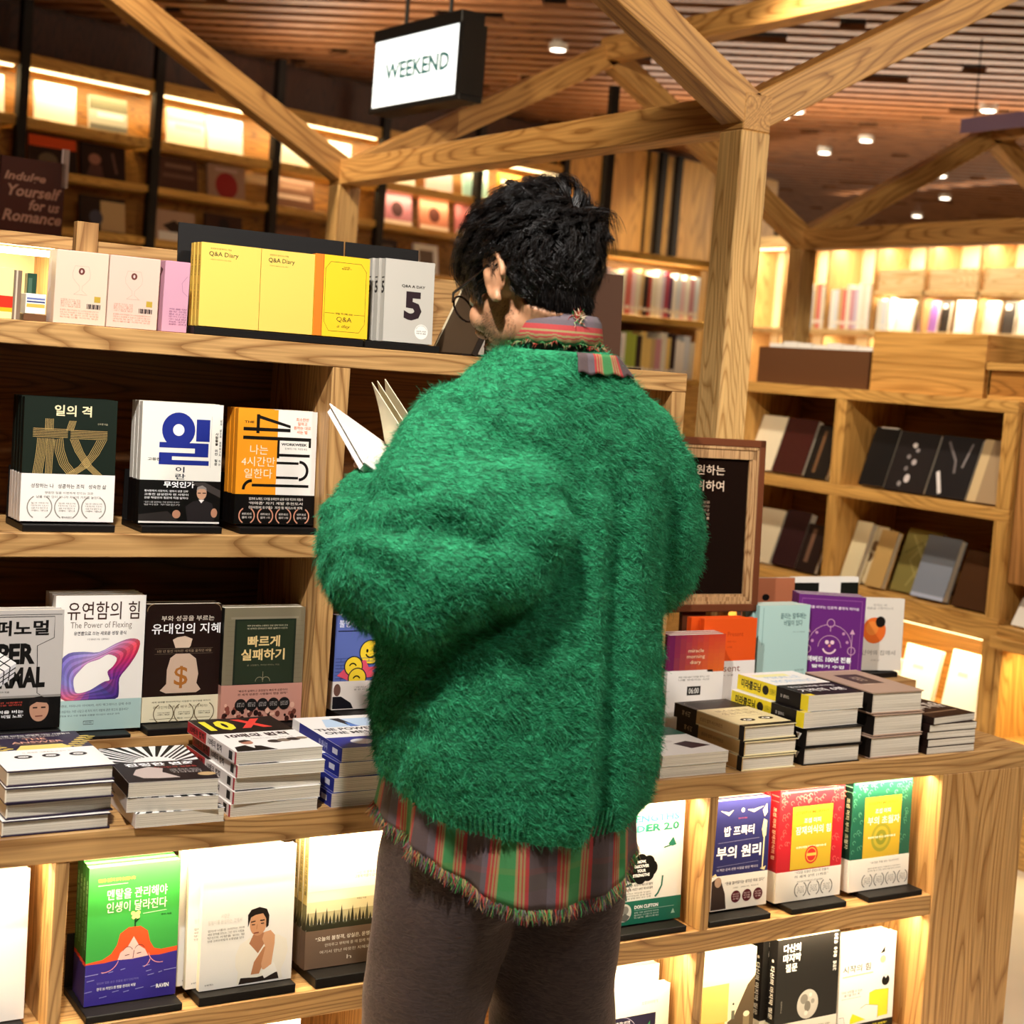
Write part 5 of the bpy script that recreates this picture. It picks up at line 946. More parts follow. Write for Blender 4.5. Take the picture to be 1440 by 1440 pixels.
# plain wood panels and a black frame at the end of the shelving
pnl = thing('wood_wall_panels', 'tall light wood wall panels with dark joints behind the person\'s head', 'wall panel', WL_A, (0, 0, WL_ANG))
for k, (a_, b_) in enumerate(((3.6, 4.02), (4.04, 4.50), (4.52, 5.3), (5.32, 6.1))):
    MB().box(a_, b_, .1, .14, 0, 3.12, wood('z', '#D8A458', '#A87A38', .5), .002).build('panel', pnl)
for u in (4.62, 4.80): MB().box(u-.03, u+.03, .03, .07, 0, 3.12, paint('#17120F', .5)).build('black_upright', pnl)
for u in (4.03, 4.51): MB().box(u-.012, u+.012, .09, .12, 0, 3.12, paint('#2A1A10', .6)).build('joint', pnl)
# free-standing spine-out shelving between the man and the post
ms = thing('spine_shelving', 'open black-framed shelving of spine-out books beside the oak post', 'shelving', (4.42, 6.48, 0))
for x in (-.02, .82): MB().box(x, x+.04, 0, .04, 0, 2.9, paint('#17120F', .5)).build('upright', ms)
for z in (1.48, 1.785, 2.10): MB().box(.02, .82, -.01, .26, z-.035, z, YW, .002).build('shelf', ms)
MB().box(.02, .82, .26, .275, 0, 2.12, wood('x', '#B07A3A', '#6A441C')).build('back_panel', ms); MB().box(.02, .82, 0, .26, 0, 1.44, LOX).build('base', ms)
lamp('spine_shelf_light', 'AREA', (4.84, 6.5, 2.06), 5, (1, .82, .5), (4.84, 6.6, 1.5), .7, .02)
def spine_book(label, p, w, h, d, c, rz=0, group=None, tilt=0):
    o = MB(); m = paint(c, .5); o.box(0, w, 0, d, 0, h, m).box(.002, w-.002, .003, d-.001, .001, h+.0008, paper())
    o.box(.12*w, .88*w, -.0004, 0, .12*h, .2*h, paint('#EDE6DA', .5))
    b = o.build('spine_out_book', None, p, (0, tilt, rz)); tag(b, label, 'book', group); return b
CN = {'#E8C8CC': 'pale pink', '#C8D0C4': 'sage', '#D8746A': 'coral', '#E4DCC8': 'cream', '#C8A878': 'tan', '#3A2A28': 'dark brown', '#B04A40': 'brick red', '#F0EAE0': 'white', '#C8B8CC': 'lilac', '#A8485A': 'crimson', '#5A3A5A': 'plum', '#D8DCE0': 'light grey', '#A8B84A': 'lime green', '#E8C878': 'straw yellow', '#C89098': 'dusty rose', '#8A9AA8': 'slate'}
CL = list(CN)
NTH = ['first', 'second', 'third', 'fourth', 'fifth', 'sixth', 'seventh', 'eighth', 'ninth', 'tenth', 'eleventh', 'twelfth', 'thirteenth', 'fourteenth', 'fifteenth', 'sixteenth', 'seventeenth', 'eighteenth', 'nineteenth', 'twentieth', 'twenty-first', 'twenty-second', 'twenty-third', 'twenty-fourth', 'twenty-fifth', 'twenty-sixth', 'twenty-seventh', 'twenty-eighth', 'twenty-ninth', 'thirtieth']
def spine_row(org, dirx, rz, seq, depth, zfun, where, group, wr=(.018, .034)):
    s = 0.; rr = random.Random(len(where))
    for k, c in enumerate(seq):
        w = rr.uniform(*wr); h = zfun(rr)
        p = Vector(org) + Vector(dirx)*s
        spine_book(f'{CN[c]} spine, {NTH[k]} from the left {where}', p, w, h, depth, c, rz, group); s += w+.0015
up = ['#E8C8CC', '#F0EAE0', '#C8B8CC', '#C8D0C4', '#E4DCC8', '#D8746A', '#E8C8CC', '#E4DCC8', '#C8A878', '#3A2A28', '#B04A40', '#E4DCC8', '#F0EAE0', '#C8B8CC', '#A8485A', '#5A3A5A', '#F0EAE0', '#D8DCE0', '#E8C8CC', '#F0EAE0', '#C89098', '#D8DCE0']
spine_row((4.46, 6.50, 1.7855), (1, 0, 0), 0, up, .17, lambda r: r.uniform(.20, .24), 'on the upper spine-out shelf beside the post', 'spines on the upper shelf beside the post')
dn = ['#D8DCE0', '#F0EAE0', '#C8B8CC', '#8A9AA8', '#F0EAE0', '#A8B84A', '#A8B84A', '#3A2A28', '#E8C878', '#E8C878', '#C8A878', '#C89098', '#E4DCC8', '#E8C878', '#3A2A28', '#F0EAE0', '#F0EAE0', '#D8DCE0', '#E4DCC8']
spine_row((4.46, 6.50, 1.4805), (1, 0, 0), 0, dn, .17, lambda r: r.uniform(.19, .23), 'on the lower spine-out shelf beside the post', 'spines on the lower shelf beside the post', (.025, .036))
# low bookcase glimpsed between the man's shoulder and the post
lb = thing('low_oak_bookcase', 'low oak bookcase end glimpsed between the green shoulder and the post', 'bookcase', (3.75, 5.45, 0))
MB().box(-.1, .33, 0, .5, 1.40, 1.492, LOX, .002).build('top_board', lb); MB().box(.18, .25, 0, .5, 0, 1.40, LOZ, .002).build('divider', lb); MB().box(-.1, .33, .45, .5, 0, 1.40, wood('x', '#6A4420', '#3E2510')).build('back_panel', lb); MB().box(-.1, .33, 0, .5, .7, .74, LOX).build('shelf', lb)

# ------------------------------------------------------------------ lit cubby wall at the far right
rw = thing('cubby_wall_shelving', 'pale lit cubby shelving along the far right wall', 'shelving', (7.4, 6.0, 0))
CW = wood('y', '#DDBB84', '#B48E54'); PW = paint('#E4CBA0', .6)
n0, n1 = -.6, 3.0
for z0, z1 in ((2.475, 2.55), (1.865, 1.90), (1.45, 1.49), (1.0, 1.04)): MB().box(0, .3, n0, n1, z0, z1, CW, .002).build('shelf', rw)
MB().box(.3, .31, n0, n1, 0, 2.55, PW).build('back_panel', rw); MB().box(0, .3, n0, n1, 0, 1.0, CW).build('base', rw)
MB().box(0, .3, n0, n0+.45*5, 2.13, 2.16, CW, .002).build('shelf', rw)
ys = [n0+.45*k for k in range(9)]
for y in ys:
    for za, zb in ((1.90, 2.475), (1.49, 1.865)): MB().box(.0, .3, y, y+.022, za, zb, wood('z', '#C89A60', '#8A6230')).build('divider', rw)
for k in range(8):
    MB().box(.1, .12, ys[k]+.04, ys[k+1]-.02, 2.467, 2.475, LED).build('led_strip', rw)
    lamp('cubby_wall_led', 'AREA', (7.50, 6+ys[k]+.235, 2.46), 4.2, (1, .88, .66), (7.62, 6+ys[k]+.235, 1.9), .38, .02)
    if k < 5: MB().box(.02, .035, ys[k]+.03, ys[k+1]-.01, 2.16, 2.30, wood('y', '#DCC090', '#BE9A62')).build('front_board', rw)
    lamp('cubby_wall_led', 'AREA', (7.44, 6+ys[k]+.235, 2.12), 2.2, (1, .86, .6), (7.55, 6+ys[k]+.235, 1.7), .38, .02)
    lamp('cubby_wall_led', 'AREA', (7.44, 6+ys[k]+.235, 1.855), 2.2, (1, .86, .6), (7.55, 6+ys[k]+.235, 1.4), .38, .02)
seqs = ['#E8C878', '#F0EAE0', '#E8C8CC', '#E4DCC8', '#D8DCE0', '#F0EAE0', '#D8DCE0', '#C8A878', '#D8746A', '#E4DCC8', '#C89098', '#C8B8CC', '#F0EAE0', '#E4DCC8', '#F0EAE0', '#C89098', '#D8DCE0', '#5A3A5A', '#C8B8CC', '#8A9AA8']
for k, lo in ((6, ''), (5, ''), (4, '')):
    pos = {6: 'in the leftmost', 5: 'in the second', 4: 'in the third'}[k]
    sq = (seqs*2)[(6-k)*5:(6-k)*5+10] if k > 4 else seqs[3:6]
    spine_row((7.41, 6+ys[k+1]-.03, 1.9005), (0, -1, 0), -PI/2, sq, .2, lambda r: r.uniform(.26, .31) if k > 4 else r.uniform(.19, .215), f'{pos} pale far cubby', 'magazine spines in the pale far wall cubbies', (.034, .042))
for k, (y, c, w) in enumerate(((7.485, '#E8E4DC', .14), (7.28, '#9A6AB8', .15), (7.10, '#2A2420', .07), (6.98, '#E8E4DC', .15), (6.78, '#F0E8D8', .14), (6.60, '#3A3430', .09), (6.48, '#D8D4CC', .13))):
    r = book(('white cover left of the purple one', 'purple cover', 'narrow black cover', 'white cover right of the black one', 'cream cover', 'small charcoal cover', 'light grey cover at the right edge')[k] + ' standing in the pale far wall cubbies', w, .2, .02, c, None, [('R', .1, .1, .6, .25, '#C8C0B8')], None, (), False, 'covers in the pale far wall cubbies'); r.location = (7.45, y, 1.901); r.rotation_euler = (-.1, 0, -PI/2)
for k in range(9):
    r = book('magazine with ' + ('a black headline', 'grey marks', 'a dark photo', 'a pink cover', 'blue marks', 'a red title', 'a pale pink cover', 'a salmon cover', 'a cream cover')[k] + ' on the lower row of the far wall', .21, .28, .012, ('#F4F2EE', '#EDEAE4', '#E4E0DA', '#F0D8D4', '#EDEEF0', '#F2EEEA', '#F0C8C8', '#E8A8A0', '#EFE4D0')[k], None, [('R', .1, .08, .9, .2, ('#1A1816', '#8A8680', '#2A2624', '#C87A80', '#5A6A9A', '#C83A34', '#D8888C', '#C85A54', '#A88858')[k]), ('C', .5, .6, .25, .9, '#C8C0B8')], None, (), False, 'magazines on the lower row of the far wall', 'magazine', 'magazine')
    r.location = (7.43, 8.6-.26*k, 1.491); r.rotation_euler = (-.12, 0, -PI/2)

lamp('cubby_fill', 'AREA', (6.75, 7.3, 2.98), 42, (1, .88, .68), (7.45, 7.3, 1.9), 3.2, .12)  # added fill in front of the far cubbies, brightens the spines and covers
# ------------------------------------------------------------------ hanging light box, maroon notice, purple banner
sg = thing('hanging_light_box', 'white glowing sign box in a black frame hung from the ceiling on two rods', 'sign', (2.628, 5.518, 2.40), (0, 0, math.atan2(4.927-5.518, 2.669-2.628)))
SGW = .592; fk = paint('#12100F', .4)
MB().box(-.012, SGW+.012, .0, .10, .272, .318, fk, .002).box(-.012, SGW+.03, .0, .10, .0, .022, fk, .002).box(SGW, SGW+.03, 0, .10, .022, .272, fk).box(-.012, 0, 0.02, .10, .022, .272, fk).box(0, SGW, .05, .10, .022, .272, fk).build('frame', sg)
f = MB().box(0, SGW, .006, .03, .022, .272, glow('sign_face', '#F4FCFF', 1.0))
draw(f, [('T', 'WEEKEND', .14, .36, .9, .62, .03, '#1E6A6E')], lambda u, v, z: (u*SGW, .006-z, .022+.25*(1-v)), SGW, .25); f.build('lit_face', sg)
for u in (.14, .45): MB().tube([(u, .05, .318), (u, .05, .76)], .008, fk, 8).build('rod', sg)
mn = thing('standing_notice', 'maroon notice with four lines of cream script at the upper left', 'sign', (1.145, 5.0, 0), (0, 0, math.radians(6)))
pn = MB().box(0, .205, 0, .02, 1.745, 2.005, paint('#5A2A20', .45))
draw(pn, [('T', 'Indulge', .06, .17, .7, .30, .03, .25, '#D8A898'), ('T', 'Yourself', .12, .32, .96, .46, .03, .25, '#D8A898'), ('T', 'for us', .46, .48, .94, .61, .03, .25, '#D8A898'), ('T', 'Romance', .06, .62, .98, .76, .03, .25, '#D8A898'), ('R', .6, .88, .9, .93, '#A88078')], lambda u, v, z: (u*.205, -z, 1.745+.26*(1-v)), .205, .26)
pn.build('panel', mn); MB().box(.09, .115, .02, .04, 0, 1.9, fk).box(0, .2, -.1, .14, 0, .02, fk).build('stand', mn)
MB().box(0, .02, 0, .012, 0, .12, paint('#E8DCE0', .5)).build('card', mn, (.195, .0, 1.93)); 
pb = thing('purple_banner', 'small purple banner hanging under the ceiling at the upper right', 'banner', (5.6, 4.8, 2.735))
MB().box(0, .01, 0, .52, 0, .07, paint('#A088A8', .7)).build('cloth', pb)
for y in (.08, .44): MB().tube([(.005, y, .07), (.005, y, CZ-2.735+.03)], .003, fk, 6).build('cord', pb)
# ------------------------------------------------------------------ the man reading at the counter
MAN = thing('person', 'black-haired person in fuzzy green sweater over frayed plaid shirt, reading a book', 'person', (1.235, 1.94, 0))
def adopt(o, p):
    o.parent = p
    if p is MAN: o.matrix_parent_inverse = Matrix.Translation(-Vector(MAN.location))
def remesh(mb, name, mat, vox, smooth=3, parent=MAN, dec=None, fn=None):
    o = mb.build(name)
    m = o.modifiers.new('r', 'REMESH'); m.mode = 'VOXEL'; m.voxel_size = vox
    if smooth:
        q = o.modifiers.new('s', 'SMOOTH'); q.factor = .5; q.iterations = smooth
    dg = bpy.context.evaluated_depsgraph_get(); ev = o.evaluated_get(dg)
    me = bpy.data.meshes.new_from_object(ev, depsgraph=dg)
    old = o.data; o.modifiers.clear(); o.data = me; bpy.data.meshes.remove(old)
    me.materials.clear(); me.materials.append(mat)
    n = len(me.vertices); co_ = np.empty(n*3); me.vertices.foreach_get('co', co_); co_ = co_.reshape(-1, 3)
    if fn:
        nr = np.empty(n*3); me.vertices.foreach_get('normal', nr); nr = nr.reshape(-1, 3)
        co_ = fn(co_, nr); me.vertices.foreach_set('co', co_.ravel())
    me.polygons.foreach_set('use_smooth', [True]*len(me.polygons)); me.update()
    me.name = name
    if parent: adopt(o, parent)
    return o
def V(*a): return Vector(a)
def catmull(P, R, n=6):
    P = [Vector(p) for p in P]; out = []; rr = []
    Q = [P[0]*2-P[1]] + P + [P[-1]*2-P[-2]]; S = [R[0]] + list(R) + [R[-1]]
    for i in range(1, len(P)):
        for k in range(n):
            t = k/n; a, b, c, d = Q[i-1:i+3]
            out.append(.5*((2*b)+(c-a)*t+(2*a-5*b+4*c-d)*t*t+(3*b-a-3*c+d)*t**3)); rr.append(S[i]+(S[i+1]-S[i])*t)
    out.append(P[-1]); rr.append(R[-1]); return out, rr
def chain(mb, P, R, mat, n=14, k=6, flat=1.0):
    p, r = catmull(P, R, k); mb.tube(p, r, mat, n, True, flat)
    mb.ell(p[0], (r[0],)*3, mat, None, 12, 8); mb.ell(p[-1], (r[-1],)*3, mat, None, 12, 8)
def skin_mat():
    m, nt, b = nodes('skin'); N, L = nt.nodes, nt.links
    tc = N.new('ShaderNodeTexCoord'); n = N.new('ShaderNodeTexNoise'); n.inputs['Scale'].default_value = 40; n.inputs['Detail'].default_value = 4
    L.new(tc.outputs['Object'], n.inputs['Vector'])
    cr = N.new('ShaderNodeValToRGB'); cr.color_ramp.elements[0].position = .35; cr.color_ramp.elements[0].color = (*lin('#B98460'), 1)
    cr.color_ramp.elements[1].position = .65; cr.color_ramp.elements[1].color = (*lin('#D09A74'), 1)
    L.new(n.outputs['Fac'], cr.inputs[0]); L.new(cr.outputs[0], b.inputs['Base Color']); b.inputs['Roughness'].default_value = .5
    b.inputs['Subsurface Weight'].default_value = .08; b.inputs['Subsurface Radius'].default_value = (.012, .005, .003)
    return m
SKIN = skin_mat()
HC = V(1.194, 1.933, 1.622)                    # middle of the skull
HM = Matrix.Rotation(math.radians(14), 3, 'Z') @ Matrix.Rotation(math.radians(-24), 3, 'X') @ Matrix.Rotation(math.radians(3), 3, 'Y') @ Matrix.Scale(1.09, 3)
def hd(x, y, z): return HC + HM @ V(x, y, z)
b = MB()
b.ell(hd(0, -.008, .015), (.076, .097, .086), SKIN, HM, 28, 18)
b.ell(hd(0, .030, -.030), (.062, .066, .085), SKIN, HM, 28, 18)
b.ell(hd(0, .058, -.098), (.032, .028, .024), SKIN, HM); b.ell(hd(0, .020, -.075), (.056, .055, .040), SKIN, HM)
for s in (-1, 1):
    b.ell(hd(s*.038, .072, -.042), (.022, .016, .022), SKIN, HM); b.tube([hd(s*.008, .088, .002), hd(s*.028, .088, .008), hd(s*.048, .074, .002)], [.007, .008, .006], SKIN, 8)
    b.ell(hd(s*.032, .080, -.010), (.015, .009, .010), SKIN, HM)
    ear = [hd(s*.076, -.004+.022*math.cos(q)*(1.05 if math.cos(q) < 0 else .8), -.014+.037*math.sin(q)) + HM @ V(s*.010*(.5-math.cos(q)*.5), 0, 0) for q in [math.radians(200-30*k) for k in range(11)]]
    b.tube(ear, [.0045, .005, .005, .0055, .006, .006, .006, .006, .0065, .0065, .006], SKIN, 8)
    b.ell(hd(s*.079, -.010, -.012), (.0045, .017, .030), SKIN, HM); b.ell(hd(s*.080, .000, -.044), (.006, .009, .011), SKIN, HM); b.ell(hd(s*.080, .009, -.014), (.005, .005, .008), SKIN, HM)
b.tube([hd(0, .090, .005), hd(0, .104, -.022), hd(0, .112, -.042)], [.008, .011, .014], SKIN, 10); b.ell(hd(0, .108, -.045), (.018, .013, .011), SKIN, HM)
b.ell(hd(0, .090, -.075), (.024, .010, .008), SKIN, HM)
# neck and trunk
b.tube([hd(0, -.030, -.045), V(1.208, 1.900, 1.560), V(1.220, 1.895, 1.52), V(1.235, 1.905, 1.44)], [.060, .060, .062, .075], SKIN, 18)
tr = [(1.46, 1.914, .09, .075), (1.41, 1.925, .160, .095), (1.36, 1.935, .185, .11), (1.25, 1.945, .175, .115), (1.12, 1.95, .155, .105), (1.0, 1.95, .16, .105), (.90, 1.95, .172, .115), (.82, 1.945, .165, .11)]
b.loft([[V(1.235+a*math.cos(2*PI*k/24), y+c*math.sin(2*PI*k/24), z) for k in range(24)] for z, y, a, c in tr], SKIN)
SL, EL, WLt = V(1.083, 1.937, 1.365), V(.986, 1.912, 1.165), V(1.055, 2.095, 1.205)
SR, ER, WRt = V(1.390, 1.918, 1.368), V(1.470, 1.935, 1.185), V(1.245, 2.145, 1.245)
for S, E_, W_ in ((SL, EL, WLt), (SR, ER, WRt)):
    chain(b, [S, (S+E_)/2, E_], [.056, .05, .042], SKIN); chain(b, [E_, (E_+W_)/2, W_], [.042, .04, .028], SKIN)
# legs down to the floor
for s, yo in ((-1, .02), (1, -.01)):
    chain(b, [V(1.235+s*.092, 1.945, .86), V(1.235+s*.10, 1.955+yo, .48), V(1.235+s*.105, 1.94+yo, .09)], [.085, .058, .038], SKIN, 16)
# hands: palm, four curled fingers and a thumb closing on the book
def hand(Wp, fwd, pal, lat, curl):
    """Wp wrist, fwd towards the knuckles, pal out of the palm, lat towards the thumb."""
    c = Wp + fwd*.045
    M = Matrix((lat, fwd, pal)).transposed()
    b.ell(c, (.040, .050, .016), SKIN, M); b.tube([Wp - fwd*.02, c], [.028, .026], SKIN, 12)
    for k, (ln, off) in enumerate(((.068, .027), (.076, .009), (.071, -.009), (.056, -.026))):
        p0 = Wp + fwd*.085 + lat*off; P_ = [Wp+fwd*.05+lat*off*.8, p0]; d = fwd.copy(); ax = lat
        for j, sgm in enumerate((.42, .32, .26)):
            d = (Matrix.Rotation(curl*(.7+.25*j), 3, ax) @ d); P_.append(P_[-1] + d*ln*sgm)
        b.tube(P_, [.009, .0092, .0088, .008, .007], SKIN, 8); b.ell(P_[-1], (.007,)*3, SKIN, None, 8, 6)
    t0 = Wp + fwd*.03 + lat*.03
    P_ = [t0-lat*.01, t0+lat*.018+fwd*.018+pal*.006, t0+lat*.022+fwd*.045+pal*.018, t0+lat*.012+fwd*.066+pal*.022]
    b.tube(P_, [.012, .0115, .0095, .008], SKIN, 8); b.ell(P_[-1], (.008,)*3, SKIN, None, 8, 6)
def ortho(f, p):
    f = f.normalized(); p = (p - f*f.dot(p)).normalized(); return f, p
BK = V(1.112, 2.145, 1.290)                     # where the open book's spine sits
f, p = ortho(V(.25, .55, .78), V(.55, -.2, .1)); hand(WLt + V(.0, .0, .0), f, p, p.cross(f)*1, .55)
f, p = ortho(V(-.55, .35, .72), V(-.6, -.3, .1)); hand(WRt, f, p, f.cross(p)*1, -.55)
body = remesh(b, 'body', SKIN, .0045, 2)
eyem = paint('#F0ECE6', .2)
for s in (-1, 1): MB().ell(hd(s*.032, .083, -.010), (.0115,)*3, eyem, None, 14, 10).ell(hd(s*.032, .0925, -.013), (.005, .003, .005), paint('#1A100C', .2), HM, 10, 8).build('eye', MAN).matrix_parent_inverse = Matrix.Translation(-Vector(MAN.location))
MB().ell(hd(0, .0965, -.0745), (.021, .006, .0055), paint('#A8604E', .4), HM).build('lips', MAN).matrix_parent_inverse = Matrix.Translation(-Vector(MAN.location))
# stubble along jaw and sideburn, as short dark hairs
def strands(name, roots, dirs, length, rad, mat, segs=3, curl=0., droop=0., parent=None, seed=1, taper=True, nside=3, push=None, paths=None):
    """A mesh of fine three-sided fibres: roots and dirs are (n,3) arrays."""
    g = np.random.default_rng(seed); n = len(roots); P_ = np.zeros((segs+1, n, 3)); P_[0] = roots; d = dirs/np.maximum(np.linalg.norm(dirs, axis=1)[:, None], 1e-9)
    st = (length/segs)[:, None] if hasattr(length, '__len__') else length/segs
    ph = g.uniform(0, 2*PI, (n, 1)); ax1 = g.normal(size=(n, 3)); ax1 -= d*(ax1*d).sum(1)[:, None]; ax1 /= np.linalg.norm(ax1, axis=1)[:, None]
    for i in range(segs):
        if push is not None: d = push(P_[i], d, i/segs)
        dd = d + ax1*curl*np.sin(ph+i*1.5) + np.array([0, 0, -droop*(i+1)/segs]); dd /= np.linalg.norm(dd, axis=1)[:, None]
        P_[i+1] = P_[i] + dd*st if paths is None else paths[i+1]
    a1 = np.cross(d, ax1); a1 /= np.maximum(np.linalg.norm(a1, axis=1)[:, None], 1e-9); a2 = np.cross(d, a1)
    rr = rad if hasattr(rad, '__len__') else np.full(n, rad)
    vs = np.zeros((n, segs+1, nside, 3))
    for i in range(segs+1):
        w = rr*(1-.75*(i/segs)**1.5 if taper else 1)
        for k in range(nside):
            q = 2*PI*k/nside; vs[:, i, k] = P_[i] + (a1*math.cos(q)+a2*math.sin(q))*w[:, None]
    base = (np.arange(n)*(segs+1)*nside)[:, None, None]; f_ = []
    I, K = np.meshgrid(np.arange(segs), np.arange(nside), indexing='ij')
    K2 = (K+1) % nside
    quad = np.stack([I*nside+K, I*nside+K2, (I+1)*nside+K2, (I+1)*nside+K], -1).reshape(-1, 4)
    F = (base + quad[None]).reshape(-1, 4)
    me = bpy.data.meshes.new(name); nv = n*(segs+1)*nside
    me.vertices.add(nv); me.vertices.foreach_set('co', vs.reshape(-1).astype(np.float32))
    me.loops.add(len(F)*4); me.loops.foreach_set('vertex_index', F.reshape(-1).astype(np.int32))
    me.polygons.add(len(F)); me.polygons.foreach_set('loop_start', np.arange(len(F), dtype=np.int32)*4); me.polygons.foreach_set('loop_total', np.full(len(F), 4, dtype=np.int32))
    me.polygons.foreach_set('use_smooth', np.ones(len(F), dtype=bool)); me.update(calc_edges=True); me.validate()
    for m in (mat if isinstance(mat, list) else [mat]): me.materials.append(m)
    if isinstance(mat, list):
        mi = np.repeat(g.integers(0, len(mat), n), segs*nside); me.polygons.foreach_set('material_index', mi.astype(np.int32))
    o = bpy.data.objects.new(name, me); COL.objects.link(o)
    if parent: adopt(o, parent)
    return o
def hair_mat(n, c, r=.35):
    m, nt, bb = nodes(n); bb.inputs['Base Color'].default_value = (*lin(c), 1); bb.inputs['Roughness'].default_value = r; bb.inputs['Specular IOR Level'].default_value = .35; return m
HMn = np.array(HM); HCn = np.array(HC)
def to_w(q): return q @ HMn.T + HCn
HAIR = [hair_mat('black_hair', '#0D0806'), hair_mat('dark_brown_hair', '#17100C'), hair_mat('soft_black_hair', '#080505', .5)]
N_ = 60000; g = np.random.default_rng(3)
u = g.normal(size=(N_, 3)); u /= np.linalg.norm(u, axis=1)[:, None]
x, y, z = u.T
side = np.abs(x)
ok = (z > -.05) & ~((y > .50) & (z < .52))                                    # crown and top, above the hairline of the brow
ok |= (y > .35) & (y < .62) & (z > -.1) & (side > .6) & (z < .55)              # temples
ok |= (y < -.12) & (z > -.97)                                                   # back of the head down to the nape
ok |= (y >= -.25) & (y < .0) & (z > -.40) & (side > .55) & (y < -.12)
ok |= (np.abs(y-.28) < .09) & (z < .0) & (z > -.42) & (side > .6)               # sideburns
ok &= ~((y > -.14) & (y < .22) & (z < .10) & (side > .7))                       # clear of the ears
u = u[ok][:17000]; n_ = len(u); x, y, z = u.T
R_ = np.array([.079, .101, .091])
roots = u*R_*np.where(z[:, None] < -.3, .98, 1.0) + np.array([0, -.010, .012])
nrm = u/R_; nrm /= np.linalg.norm(nrm, axis=1)[:, None]
wh = np.array([.18, -.92, .34]); away = u - wh; away -= nrm*(away*nrm).sum(1)[:, None]; away /= np.maximum(np.linalg.norm(away, axis=1)[:, None], .15)
low = np.clip((-z+.15)/.6, 0, 1)
flow = away*(1-low[:, None]) + np.array([0, -.25, -1.0])*low[:, None]
top = np.clip((z-.0)/.6, 0, 1); front_ = np.clip((y-.1)/.6, 0, 1)
# wavy locks: neighbours share a bend
cell = np.floor(u*5.5).astype(int); hsh = (cell[:, 0]*73+cell[:, 1]*179+cell[:, 2]*283) % 997
lock = np.stack([np.sin(hsh*1.7), np.sin(hsh*2.9+1), np.cos(hsh*3.7)], 1)
# locks: each follows the skull at its own height with a wave; its hairs gather towards the tip
NL_ = 620; gi = g.choice(n_, NL_, replace=False); SEG = 7
def ellip(P_): return np.linalg.norm((P_ - np.array([0, -.010, .012]))/R_, axis=1)[:, None]
G_ = np.zeros((SEG+1, NL_, 3)); G_[0] = roots[gi]
gz, gy = u[gi, 2], u[gi, 1]; gt = np.clip(gz/.6, 0, 1); gl_ = np.clip((-gz+.15)/.6, 0, 1)
glen = (.034 + .036*gt + .012*np.clip(gy, 0, 1) + .014*gl_)*g.uniform(.85, 1.2, NL_); gh = (.011 + .015*gt)*g.uniform(.5, 1.25, NL_)*(1-.55*gl_); gph = g.uniform(0, 6.28, NL_); gh = gh*(1+.35*np.exp(-(np.linalg.norm(u[gi]-wh, axis=1)/.55)**2)); ga = g.uniform(.5, 1.2, NL_)
for i in range(SEG):
    p_ = G_[i]; q_ = (p_ - np.array([0, -.010, .012]))/R_; q_ /= np.linalg.norm(q_, axis=1)[:, None]
    nn = q_/R_; nn /= np.linalg.norm(nn, axis=1)[:, None]
    fl = q_ - wh; fl = fl*(1-gl_[:, None]) + np.array([0, -.25, -1.0])*gl_[:, None] + np.array([0, .25, -.15])*gt[:, None]
    fl -= nn*(fl*nn).sum(1)[:, None]; fl /= np.maximum(np.linalg.norm(fl, axis=1)[:, None], .2)
    wd = np.exp(-(np.linalg.norm(q_-wh, axis=1)/.45)**2)[:, None]; fl = fl*(1-.6*wd) + wd*.75*np.stack([np.sin(gph*3.1), np.cos(gph*5.3), np.sin(gph*7.7+1)], 1); fl -= nn*(fl*nn).sum(1)[:, None]
    la = np.cross(nn, fl); d_ = fl + la*(ga*np.sin(gph+i*1.05))[:, None]
    d_ /= np.linalg.norm(d_, axis=1)[:, None]; p2 = p_ + d_*(glen/SEG)[:, None]
    t = (i+1)/SEG; hh = gh*math.sin(min(1, t*2.0)*PI*.55)/.98
    q2 = (p2 - np.array([0, -.010, .012])); r2_ = np.linalg.norm(q2/R_, axis=1)[:, None]
    G_[i+1] = q2/r2_*(1 + hh[:, None]/.09) + np.array([0, -.010, .012])
own = np.zeros(n_, dtype=int)
for c0 in range(0, n_, 2000):
    own[c0:c0+2000] = ((roots[c0:c0+2000, None]-roots[gi][None])**2).sum(2).argmin(1)
Ph = np.zeros((SEG+1, n_, 3)); off0 = roots - G_[0][own]; jit = g.normal(size=(n_, 3)); lsc = g.uniform(.75, 1.08, n_)[:, None]
for i in range(SEG+1):
    t = i/SEG; Ph[i] = G_[0][own] + (G_[i][own]-G_[0][own])*lsc + off0*(1-.60*t) + jit*.0022*t + nrm*(.0015*jit[:, :1])*t
HT = tag(MB().ell(HC + HM @ V(0, -.013, .018), (.0775, .098, .087), HAIR[2], HM, 32, 20).build('hair_underlayer'), None)
me = HT.data
import bmesh
bm = bmesh.new(); bm.from_mesh(me)
inv = HM.inverted()
kill = []
for v in bm.verts:
    l = inv @ (v.co - HC)
    if (l.y > .045 and l.z < .050) or (l.y > -.018 and l.z < .018) or l.z < -.055: kill.append(v)
bmesh.ops.delete(bm, geom=kill, context='VERTS'); bm.to_mesh(me); bm.free()
hair = strands('hair', to_w(roots), nrm @ HMn.T, .05, g.uniform(.0005, .0009, n_), HAIR, SEG, .10, .10, MAN, 5, True, 3, None, np.stack([to_w(p_) for p_ in Ph]))
HT.parent = hair
ns = 2600; uu = g.uniform(-1, 1, (ns, 2))
jl = np.stack([-(.050-.018*np.abs(uu[:, 0])**2)+g.normal(size=ns)*.002, .035+.045*uu[:, 0], -.062-.030*(uu[:, 0]*.5+.5)+.012*uu[:, 1]], 1)
jl2 = jl*np.array([-1, 1, 1])
